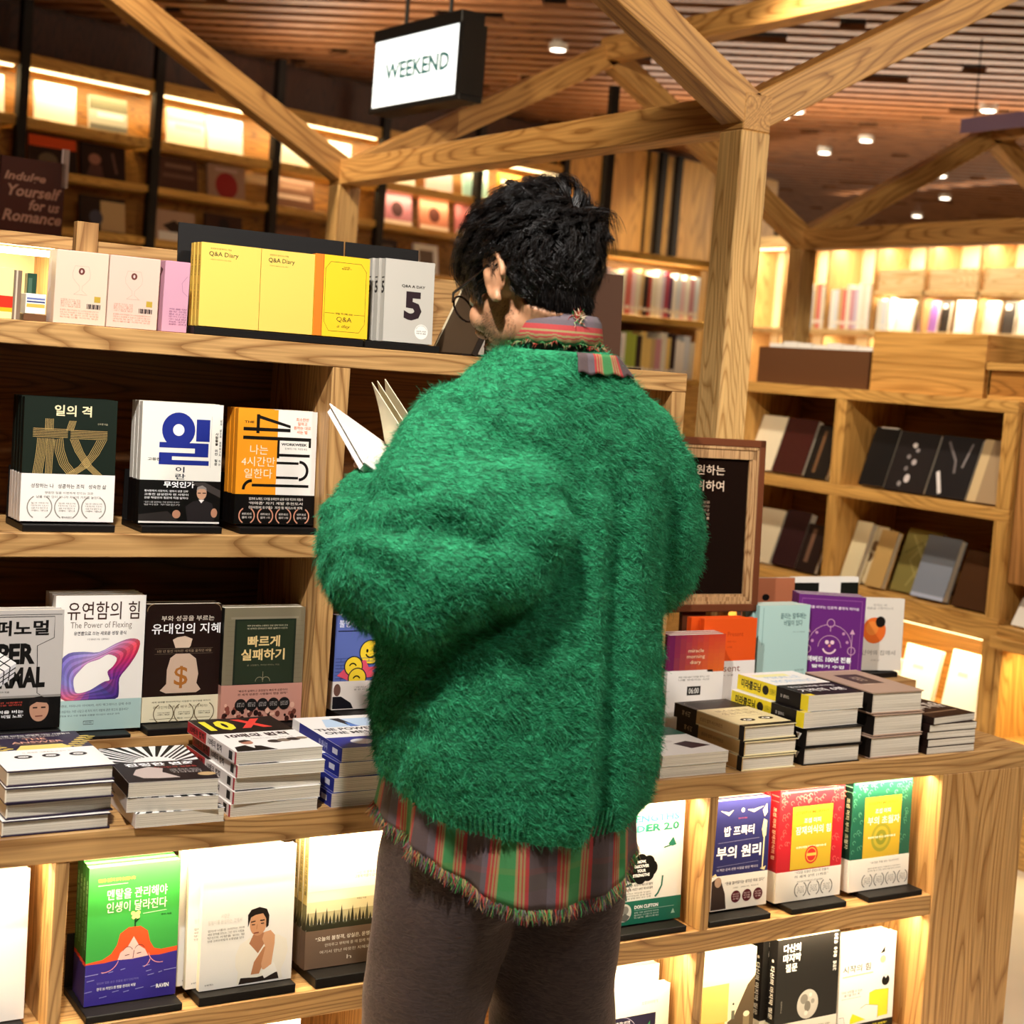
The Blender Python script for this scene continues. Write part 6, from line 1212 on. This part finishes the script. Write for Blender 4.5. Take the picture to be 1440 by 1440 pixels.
me_b = body.data; nb = len(me_b.vertices); cb = np.empty(nb*3); me_b.vertices.foreach_get('co', cb); cb = cb.reshape(-1, 3)
nbm = np.empty(nb*3); me_b.vertices.foreach_get('normal', nbm); nbm = nbm.reshape(-1, 3)
lc = (cb-HCn) @ np.linalg.inv(HMn).T; lnm = nbm @ HMn
beard = (lc[:, 1] > .0) & (lc[:, 2] < -.045) & (lc[:, 2] > -.125) & (np.abs(lc[:, 0]) > .015) & (lc[:, 1] < .085) & (lc[:, 2] < -.02-lc[:, 1]*.45)
ids = np.where(beard)[0]; pick = g.choice(ids, 2600)
strands('stubble', cb[pick]+g.normal(size=(2600, 3))*.0015, nbm[pick]+np.array([0, .4, -.6]), g.uniform(.002, .0045, 2600), .00022, HAIR[1], 2, .1, 0, hair, 9)

# short tapered hair running down the back of the neck
nn_ = 3800; ph_ = g.normal(size=nn_)*.52; ph_ = np.clip(ph_, -1.2, 1.2); tt_ = g.uniform(0, 1, nn_)**.8*(.66-.30*np.abs(ph_))
A0, B0 = np.array(hd(0, -.026, -.030)), np.array([1.211, 1.900, 1.545])
cen = A0[None]*(1-tt_[:, None]) + B0[None]*tt_[:, None]; yw = math.radians(14)
rn_ = np.stack([np.sin(ph_+yw), -np.cos(ph_+yw), np.zeros(nn_)], 1)
axn = (B0-A0)/np.linalg.norm(B0-A0)
strands('nape_hair', cen + rn_*(.066-.007*tt_)[:, None], axn[None]*1.0 + rn_*(.16-.25*tt_)[:, None] + g.normal(size=(nn_, 3))*.14, g.uniform(.010, .024, nn_)*(1.15-.7*tt_), g.uniform(.0003, .0007, nn_), HAIR, 4, .15, .0, hair, 31)
# ------------------------------------------------------------------ clothes
def fleece(name, c0, c1, sheen='#4AD89A'):
    m, nt, bb = nodes(name); N, L = nt.nodes, nt.links
    tc = N.new('ShaderNodeTexCoord'); mp = N.new('ShaderNodeMapping'); mp.inputs['Scale'].default_value = (60, 60, 190)
    L.new(tc.outputs['Object'], mp.inputs['Vector']); n = N.new('ShaderNodeTexNoise'); n.inputs['Scale'].default_value = 1; n.inputs['Detail'].default_value = 4; n.inputs['Distortion'].default_value = 1.2
    L.new(mp.outputs[0], n.inputs['Vector'])
    cr = N.new('ShaderNodeValToRGB'); cr.color_ramp.elements[0].position = .32; cr.color_ramp.elements[0].color = (*lin(c0), 1); cr.color_ramp.elements[1].position = .7; cr.color_ramp.elements[1].color = (*lin(c1), 1)
    L.new(n.outputs['Fac'], cr.inputs[0]); L.new(cr.outputs[0], bb.inputs['Base Color'])
    bp = N.new('ShaderNodeBump'); bp.inputs['Strength'].default_value = .6; bp.inputs['Distance'].default_value = .004; L.new(n.outputs['Fac'], bp.inputs['Height']); L.new(bp.outputs[0], bb.inputs['Normal'])
    bb.inputs['Roughness'].default_value = .9; bb.inputs['Sheen Weight'].default_value = .3; bb.inputs['Sheen Tint'].default_value = (*lin(sheen), 1)
    return m
GREEN = fleece('green_knit', '#0E5232', '#27A068')
b = MB()
def ring(z, cx_, cy_, a, c, tilt=0., n=40, e=2.4):
    out = []
    for k in range(n):
        q = 2*PI*k/n; co_, s_ = math.cos(q), math.sin(q)
        X = math.copysign(abs(co_)**(2/e), co_)*a; Y = math.copysign(abs(s_)**(2/e), s_)*c
        out.append(V(cx_+X, cy_+Y, z + tilt*Y/c))
    return out
# the hem is higher at the front (towards the counter) than at the back
TOR = [(.835, 1.235, 1.945, .205, .178, .055), (.865, 1.235, 1.944, .222, .186, .05), (.92, 1.235, 1.942, .232, .186, .03), (1.0, 1.235, 1.940, .230, .180, .01), (1.10, 1.235, 1.938, .222, .172, 0), (1.20, 1.235, 1.936, .216, .164, 0), (1.29, 1.235, 1.931, .212, .152, 0),
       (1.355, 1.235, 1.923, .200, .140, 0), (1.405, 1.234, 1.914, .180, .128, .0), (1.445, 1.231, 1.906, .150, .113, .0), (1.480, 1.227, 1.899, .112, .098, -.004), (1.505, 1.223, 1.895, .084, .084, -.010)]
b.loft([ring(*t) for t in TOR], GREEN)
chain(b, [SL, V(1.035, 1.905, 1.28), V(1.010, 1.895, 1.20), V(.986, 1.912, 1.168), V(.990, 1.98, 1.172), V(.998, 2.035, 1.212), V(1.028, 2.078, 1.256)], [.080, .088, .094, .096, .088, .074, .056], GREEN, 22)
chain(b, [SR, V(1.435, 1.915, 1.29), V(1.474, 1.932, 1.175), V(1.445, 2.02, 1.155), V(1.36, 2.10, 1.205), V(1.262, 2.138, 1.238)], [.078, .080, .080, .074, .064, .050], GREEN, 22)
# the wide drop-shoulder sleeve hangs out over the side and back
FW3, RT3 = V(.525, .851, 0), V(.851, -.525, 0)
for q, r in ((V(1.090, 1.895, 1.335), .080), (V(1.135, 1.806, 1.300), .058), (V(1.135, 1.792, 1.245), .066), (V(1.075, 1.845, 1.270), .085), (V(1.108, 1.798, 1.195), .066), (V(1.055, 1.845, 1.180), .085), (V(1.012, 1.872, 1.148), .085), (V(.988, 1.930, 1.140), .072)):
    b.ell(q, (r,)*3, GREEN, None, 18, 12)
def folds(P_, N3):
    out = P_.copy(); x, y, z = P_.T
    d = np.zeros(len(P_))
    nz = np.array([mnoise.noise(Vector((a*7, b_*7, c*4))) for a, b_, c in P_]); d += .010*nz
    nz2 = np.array([mnoise.noise(Vector((a*22+3, b_*22, c*30))) for a, b_, c in P_]); d += .0035*nz2
    back = np.clip(-(y-1.90)/.06, 0, 1); lowz = np.clip((1.25-z)/.3, 0, 1)
    d += back*lowz*.006*np.cos((x-1.235)*34+.6)                                 # hanging folds down the back
    low2 = np.clip((1.36-z)/.12, 0, 1)
    d += back*low2*(.014*np.exp(-((x-1.248)/.020)**2) - .008*np.exp(-((x-1.288)/.020)**2) + .008*np.exp(-((x-1.33)/.02)**2))
    arm = (x < 1.03) & (z < 1.30)
    s_ = (x-.95)*.8+(z-1.2)*1.0+(y-1.95)*.6
    d += np.where(arm, .0035*np.sin(s_*70+nz*7), 0)                              # creases round the elbow
    return out + N3*d[:, None]
sw = remesh(b, 'sweater', GREEN, .0075, 4, fn=folds)
me = sw.data; me.calc_loop_triangles()
tri = np.empty(len(me.loop_triangles)*3, dtype=np.int32); me.loop_triangles.foreach_get('vertices', tri); tri = tri.reshape(-1, 3)
cv = np.empty(len(me.vertices)*3); me.vertices.foreach_get('co', cv); cv = cv.reshape(-1, 3)
nv = np.empty(len(me.vertices)*3); me.vertices.foreach_get('normal', nv); nv = nv.reshape(-1, 3)
A_, B_, C_ = cv[tri[:, 0]], cv[tri[:, 1]], cv[tri[:, 2]]
ar = np.linalg.norm(np.cross(B_-A_, C_-A_), axis=1)/2
see = ((A_+B_+C_)/3 - np.array(EYE)); fn_ = nv[tri[:, 0]]; facing = (see*fn_).sum(1) < .35*np.linalg.norm(see, axis=1)
ar = ar*np.where(facing, 1, .12); ar = ar*np.where((C_[:, 2] < .86) & (fn_[:, 2] < -.6), 0, 1)
NF = 85000; t_ = g.choice(len(tri), NF, p=ar/ar.sum()); r1, r2 = np.sqrt(g.random(NF)), g.random(NF)
w0, w1, w2 = 1-r1, r1*(1-r2), r1*r2
rp = A_[t_]*w0[:, None]+B_[t_]*w1[:, None]+C_[t_]*w2[:, None]; rn = nv[tri[t_, 0]]
tang = np.cross(rn, np.array([0, 0, 1.0])); tang /= np.maximum(np.linalg.norm(tang, axis=1)[:, None], .2)
wv = np.sin(rp[:, 0]*40+rp[:, 2]*55)+np.sin(rp[:, 1]*37-rp[:, 2]*71)
dr = rn*.42 + tang*(np.where(g.random(NF) < .8, -1, 1)*.8)[:, None] + np.array([0, 0, -.45]) + g.normal(size=(NF, 3))*.28 + (np.array([0, 0, 1.0])[None]*wv[:, None]*.18)
FUZ = [fleece('green_fuzz', '#137044', '#31B47A'), fleece('green_fuzz_light', '#23985F', '#58D09A'), fleece('green_fuzz_deep', '#0E5232', '#1C8056')]
strands('fuzz', rp, dr, g.uniform(.007, .017, NF)*np.where(g.random(NF) < .04, 1.7, 1), g.uniform(.00022, .00042, NF), FUZ, 3, .35, .15, sw, 11)
# ribbing at the hem and the neckline is part of the sweater
rb = MB()
for k in range(150):
    q = 2*PI*k/150; e = 2.4; a, c = .2075, .1805
    X = math.copysign(abs(math.cos(q))**(2/e), math.cos(q))*a; Y = math.copysign(abs(math.sin(q))**(2/e), math.sin(q))*c
    p0 = V(1.235+X, 1.945+Y, .840+.055*Y/c); rb.tube([p0, p0+V(X*.04, Y*.02, .022), p0+V(X*.06, Y*.035, .042)], [.0020, .0026, .001], GREEN, 6)
rb.build('hem_ribbing', sw)

# plaid shirt: collar and the frayed tail below the sweater
def plaid():
    m, nt, bb = nodes('faded_plaid'); N, L = nt.nodes, nt.links
    uv = N.new('ShaderNodeUVMap'); uv.uv_map = 'UVMap'; sp_ = N.new('ShaderNodeSeparateXYZ'); L.new(uv.outputs[0], sp_.inputs[0])
    def ramp(src, stops):
        fr = N.new('ShaderNodeMath'); fr.operation = 'FRACT'; L.new(src, fr.inputs[0])
        cr = N.new('ShaderNodeValToRGB'); cr.color_ramp.interpolation = 'CONSTANT'; e = cr.color_ramp.elements
        e[0].position = 0; e[0].color = (*lin(stops[0][1]), 1); e[1].position = stops[1][0]; e[1].color = (*lin(stops[1][1]), 1)
        for p_, c in stops[2:]: q = e.new(p_); q.color = (*lin(c), 1)
        L.new(fr.outputs[0], cr.inputs[0]); return cr.outputs[0]
    br, rd, gn, kh, gy = '#54423F', '#B2302A', '#318842', '#A08A52', '#62555A'
    c = ramp(sp_.outputs[0], [(0, br), (.13, gy), (.26, rd), (.31, kh), (.33, rd), (.36, kh), (.385, rd), (.40, kh), (.43, gn), (.62, kh), (.65, rd), (.67, kh), (.70, rd), (.72, kh), (.75, rd), (.81, br)])
    c2 = ramp(sp_.outputs[1], [(0, '#6A6068'), (.45, '#4A5A50'), (.6, '#9A544E'), (.66, '#6A6068')])
    mx = N.new('ShaderNodeMix'); mx.data_type = 'RGBA'; mx.inputs[0].default_value = .15; L.new(c, mx.inputs[6]); L.new(c2, mx.inputs[7])
    tc = N.new('ShaderNodeTexCoord'); n = N.new('ShaderNodeTexNoise'); n.inputs['Scale'].default_value = 260; L.new(tc.outputs['Object'], n.inputs['Vector'])
    m2 = N.new('ShaderNodeMix'); m2.data_type = 'RGBA'; m2.blend_type = 'MULTIPLY'; m2.inputs[0].default_value = .5; L.new(mx.outputs[2], m2.inputs[6]); L.new(n.outputs['Color'], m2.inputs[7])
    L.new(mx.outputs[2], bb.inputs['Base Color']); bb.inputs['Roughness'].default_value = .85
    bp = N.new('ShaderNodeBump'); bp.inputs['Strength'].default_value = .3; bp.inputs['Distance'].default_value = .001; L.new(n.outputs['Fac'], bp.inputs['Height']); L.new(bp.outputs[0], bb.inputs['Normal'])
    return m
PLAID = plaid()
def cloth(name, grid, uvs, mat, parent, thick=.0016):
    """grid[i][j] points; a sheet with thickness and its own cloth coordinates."""
    ni, nj = len(grid), len(grid[0]); me = bpy.data.meshes.new(name)
    me.from_pydata([tuple(p) for r in grid for p in r], [], [(i*nj+j, i*nj+j+1, (i+1)*nj+j+1, (i+1)*nj+j) for i in range(ni-1) for j in range(nj-1)])
    ul = me.uv_layers.new(name='UVMap')
    for l in me.loops: i, j = divmod(l.vertex_index, nj); ul.data[l.index].uv = uvs[i][j]
    me.materials.append(mat); me.polygons.foreach_set('use_smooth', [True]*len(me.polygons))
    o = bpy.data.objects.new(name, me); COL.objects.link(o)
    md = o.modifiers.new('t', 'SOLIDIFY'); md.thickness = thick; md.offset = 0
    if parent: adopt(o, parent)
    return o
shirt = None
NJ = 160; NI = 18; grid = []; uvs = []
def tail_edge(q):            # how far the curved shirt tail hangs, by angle (-90 deg is the back)
    bk_ = max(0, -math.sin(q)); fr_ = max(0, math.sin(q)); lf = abs(math.cos(q))
    return .678 + .085*lf**2.2 + .085*fr_
for i in range(NI):
    t = i/(NI-1); row = []; ur = []
    for j in range(NJ):
        q = 2*PI*j/(NJ-1) + .4; e = 2.3
        a = .192 + .010*t + .009*math.sin(q*9+1)*t + .005*math.sin(q*17)*t; c = .165 + .012*t + .010*math.sin(q*7+2)*t + .004*math.sin(q*19)*t
        X = math.copysign(abs(math.cos(q))**(2/e), math.cos(q))*a; Y = math.copysign(abs(math.sin(q))**(2/e), math.sin(q))*c
        zt, zb = .90, tail_edge(q); row.append(V(1.235+X, 1.945+Y, zt+(zb-zt)*t)); ur.append((q*.185/.094+.10, (zt+(zb-zt)*t)/.16))
    grid.append(row); uvs.append(ur)
shirt = cloth('shirt', grid, uvs, PLAID, MAN)
tail = np.array([p for p in grid[-1]]); up1 = np.array([p for p in grid[-2]])
for nm, cols_, fr0, fr1 in (('fringe', ['#6E6068', '#C03A30', '#3A9048', '#A8925A'], 0, 1),):
    nF = 2600; jj = g.uniform(0, NJ-1.001, nF); j0 = jj.astype(int); w = (jj-j0)[:, None]
    rt_ = tail[j0]*(1-w)+tail[j0+1]*w; dd = rt_-(up1[j0]*(1-w)+up1[j0+1]*w); dd /= np.linalg.norm(dd, axis=1)[:, None]
    rad_ = rt_-np.array([1.235, 1.945, 0]); rad_[:, 2] = 0; rad_ /= np.linalg.norm(rad_, axis=1)[:, None]
    strands('fringe', rt_-dd*.003, dd+rad_*.10+g.normal(size=(nF, 3))*.25, g.uniform(.010, .026, nF), .0009, [paint(c, .9) for c in ('#7A6A74', '#B84038', '#46A458', '#B8A068', '#6A5A58')], 3, .3, .1, shirt, 21, True)
# collar: stand and folded leaf round the neck, seam showing at the back
grid, uvs = [], []
prof = [(.071, -.030, .10), (.069, .006, .12), (.068, .030, .14), (.068, .043, .15), (.071, .048, .17), (.076, .038, .22), (.079, .021, .33), (.082, .004, .46)]
for k, (rr, dz, v_) in enumerate(prof):
    row, ur = [], []
    for j in range(61):
        q = math.radians(-90 - 158 + 316*j/60); fr_ = max(0, math.sin(q))
        wob = .003*math.sin(q*11)+.002*math.sin(q*23)
        row.append(V(1.222+rr*.92*math.cos(q), 1.900+(rr+.040*fr_)*math.sin(q), 1.514+dz-.062*fr_*fr_**.5+(wob if k == 7 else 0))); ur.append((v_, j/60*.8))
    grid.append(row); uvs.append(ur)
col = cloth('collar', grid, uvs, PLAID, shirt, .002)
ed = np.array([p for p in grid[-1]]); kk = g.uniform(0, 59.99, 260); k0 = kk.astype(int); w = (kk-k0)[:, None]; ep = ed[k0]*(1-w)+ed[k0+1]*w
rd_ = ep-np.array([1.222, 1.90, 0]); rd_[:, 2] = 0
strands('collar_fray', ep, rd_*8+np.array([0, 0, -.5])+g.normal(size=(260, 3))*.5, g.uniform(.004, .010, 260), .0006, [paint(c, .9) for c in ('#B8A078', '#C04038', '#6AA868')], 2, .3, 0, shirt, 23)
tuft = np.tile(np.array([[1.215, 1.826, 1.558]]), (60, 1)) + g.normal(size=(60, 3))*.004
strands('label_tuft', tuft, g.normal(size=(60, 3))+np.array([0, -.5, .3]), g.uniform(.008, .016, 60), .0009, [paint(c, .9) for c in ('#D8C8A0', '#3AA050', '#C04038')], 3, .4, .1, shirt, 25)
# the shirt's yoke laid over the sweater's neckline at the back, right of the middle
from mathutils.bvhtree import BVHTree
tree = BVHTree.FromPolygons([tuple(p) for p in cv], [tuple(int(k) for k in t) for t in tri])
grid, uvs = [], []
for i in range(8):
    t = i/7; row, ur = [], []
    for j in range(41):
        q = math.radians(-90-10+78*j/40); zz = 1.507-.030*t + .002*math.sin(j*.7)*t; ax0 = V(1.224, 1.897, zz); dq = V(math.cos(q), math.sin(q), 0)
        hit = tree.ray_cast(ax0 + dq*.3, -dq)[0]
        rr = (hit-ax0).length if hit is not None else .084
        row.append(ax0 + dq*(min(rr, .125)+.0075)); ur.append((q*.1/.118*1.2+.72, t*.3))
    grid.append(row); uvs.append(ur)
cloth('yoke', grid, uvs, PLAID, shirt, .0015)

# trousers
TRM = fleece('charcoal_brushed_cotton', '#281C1B', '#3F302D', '#C8A898'); 
b = MB()
b.loft([ring(z, 1.235, 1.945, a, c, 0, 36) for z, a, c in ((.90, .165, .135), (.82, .178, .148), (.74, .184, .152), (.68, .182, .148), (.64, .170, .135))], TRM)
for s, yo in ((-1, .025), (1, -.015)):
    pr = [(.76, 1.235+s*.085, 1.945, .104, .130), (.66, 1.235+s*.094, 1.945+yo*.3, .106, .128), (.55, 1.235+s*.104, 1.947+yo*.6, .102, .116), (.45, 1.235+s*.110, 1.95+yo, .098, .108), (.30, 1.235+s*.114, 1.942+yo, .094, .104), (.14, 1.235+s*.116, 1.935+yo, .090, .104), (.045, 1.235+s*.118, 1.935+yo, .088, .106)]
    b.loft([ring(z, cx_, cy_, a, c, 0, 28, 2.1) for z, cx_, cy_, a, c in pr], TRM)
def tfold(P_, N3):
    d = np.array([mnoise.noise(Vector((a*9, b_*9, c*3.5))) for a, b_, c in P_])*.012 + np.array([mnoise.noise(Vector((a*14+c*12, b_*14, c*9))) for a, b_, c in P_])*.005
    return P_ + N3*d[:, None]
remesh(b, 'trousers', TRM, .0085, 6, fn=tfold)
SH = paint('#1A1614', .5)
for s, yo in ((-1, .025), (1, -.015)):
    sh = MB(); sx, sy = 1.235+s*.118, 1.935+yo
    rings = []
    for y_, w_, h_ in ((-.10, .030, .05), (-.085, .040, .075), (-.02, .042, .085), (.06, .045, .070), (.12, .046, .055), (.165, .038, .042), (.185, .018, .03)):
        rings.append([V(sx+w_*math.cos(2*PI*k/16), sy+y_, max(.006, .5*h_+.5*h_*math.sin(2*PI*k/16)+.004)) for k in range(16)])
    sh.loft(rings, SH); o = sh.build('shoe', MAN, smooth=True); o.matrix_parent_inverse = Matrix.Translation(-Vector(MAN.location))
    so_ = MB(); so_.box(sx-.043, sx+.043, sy-.10, sy+.17, 0, .014, paint('#E4DED4', .6), .004); so_.build('sole', o)
# glasses
gl = MB(); GM = paint('#2A1E1A', .25)
for s in (-1, 1):
    gl.tube([hd(s*(.036+.024*math.cos(2*PI*k/20)), .108-.010*abs(math.cos(2*PI*k/20))*0-.006*(math.cos(2*PI*k/20)*1), -.014+.019*math.sin(2*PI*k/20)) for k in range(21)], .0018, GM, 6)
    gl.tube([hd(s*.060, .103, -.008), hd(s*.074, .085, -.004), hd(s*.080, .03, -.002), hd(s*.081, .004, .002), hd(s*.080, -.014, -.012)], .0022, GM, 6)
gl.tube([hd(-.012, .109, -.010), hd(0, .112, -.007), hd(.012, .109, -.010)], .0018, GM, 6)
o = gl.build('glasses', MAN, smooth=True); o.matrix_parent_inverse = Matrix.Translation(-Vector(MAN.location))
# the open book in his hands
ob = thing('open_book', 'open white book with loose cream pages held up in the person\'s hands', 'book', BK)
WM, CMt = paint('#F6F4EE', .5), paint('#EFE4C4', .7)
ax = V(.10, .90, .40).normalized()         # along the spine, away from the reader and up
nL = V(-.78, .05, .50); nL = (nL-ax*nL.dot(ax)).normalized(); nR = V(.85, -.10, .35); nR = (nR-ax*nR.dot(ax)).normalized()
def leaf(d, w_, h_, t_, off, mat, mb, bend=0., n=8):
    nn = ax.cross(d).normalized(); grid_ = []
    for i in range(n+1):
        u_ = i/n; p_ = d*w_*u_ + nn*(off + bend*math.sin(u_*PI*.5)*w_)
        grid_.append(p_)
    vs, fs = [], []
    for p_ in grid_: vs += [p_-ax*h_/2, p_+ax*h_/2, p_+nn*t_-ax*h_/2, p_+nn*t_+ax*h_/2]
    for i in range(n):
        k = i*4; fs += [(k, k+1, k+5, k+4), (k+2, k+6, k+7, k+3), (k, k+4, k+6, k+2), (k+1, k+3, k+7, k+5)]
    fs += [(0, 2, 3, 1), (n*4, n*4+1, n*4+3, n*4+2)]
    mb.add(vs, fs, mat)
c_ = MB(); leaf(nL, .135, .20, .002, 0, WM, c_); leaf(nR, .135, .20, .002, 0, WM, c_); c_.build('cover', ob)
pg_ = MB(); leaf(nL, .130, .192, .010, -.012, WM, pg_, 0); leaf(nR, .130, .192, .012, .003, paper(), pg_, 0); pg_.build('pages', ob)
for k, an in enumerate((.55, .72, .9)):
    d = (nL*(1.15-an*.75)+nR*an*.20 + V(0, 0, .6)).normalized(); d = (d-ax*d.dot(ax)).normalized()
    q_ = MB(); leaf(d, .128, .19, .0012, -.004+.003*k, CMt, q_, .10-.05*k); q_.build('loose_page', ob)

TS = V(.075, .12, 0)
MAN.location += TS; ob.location += TS
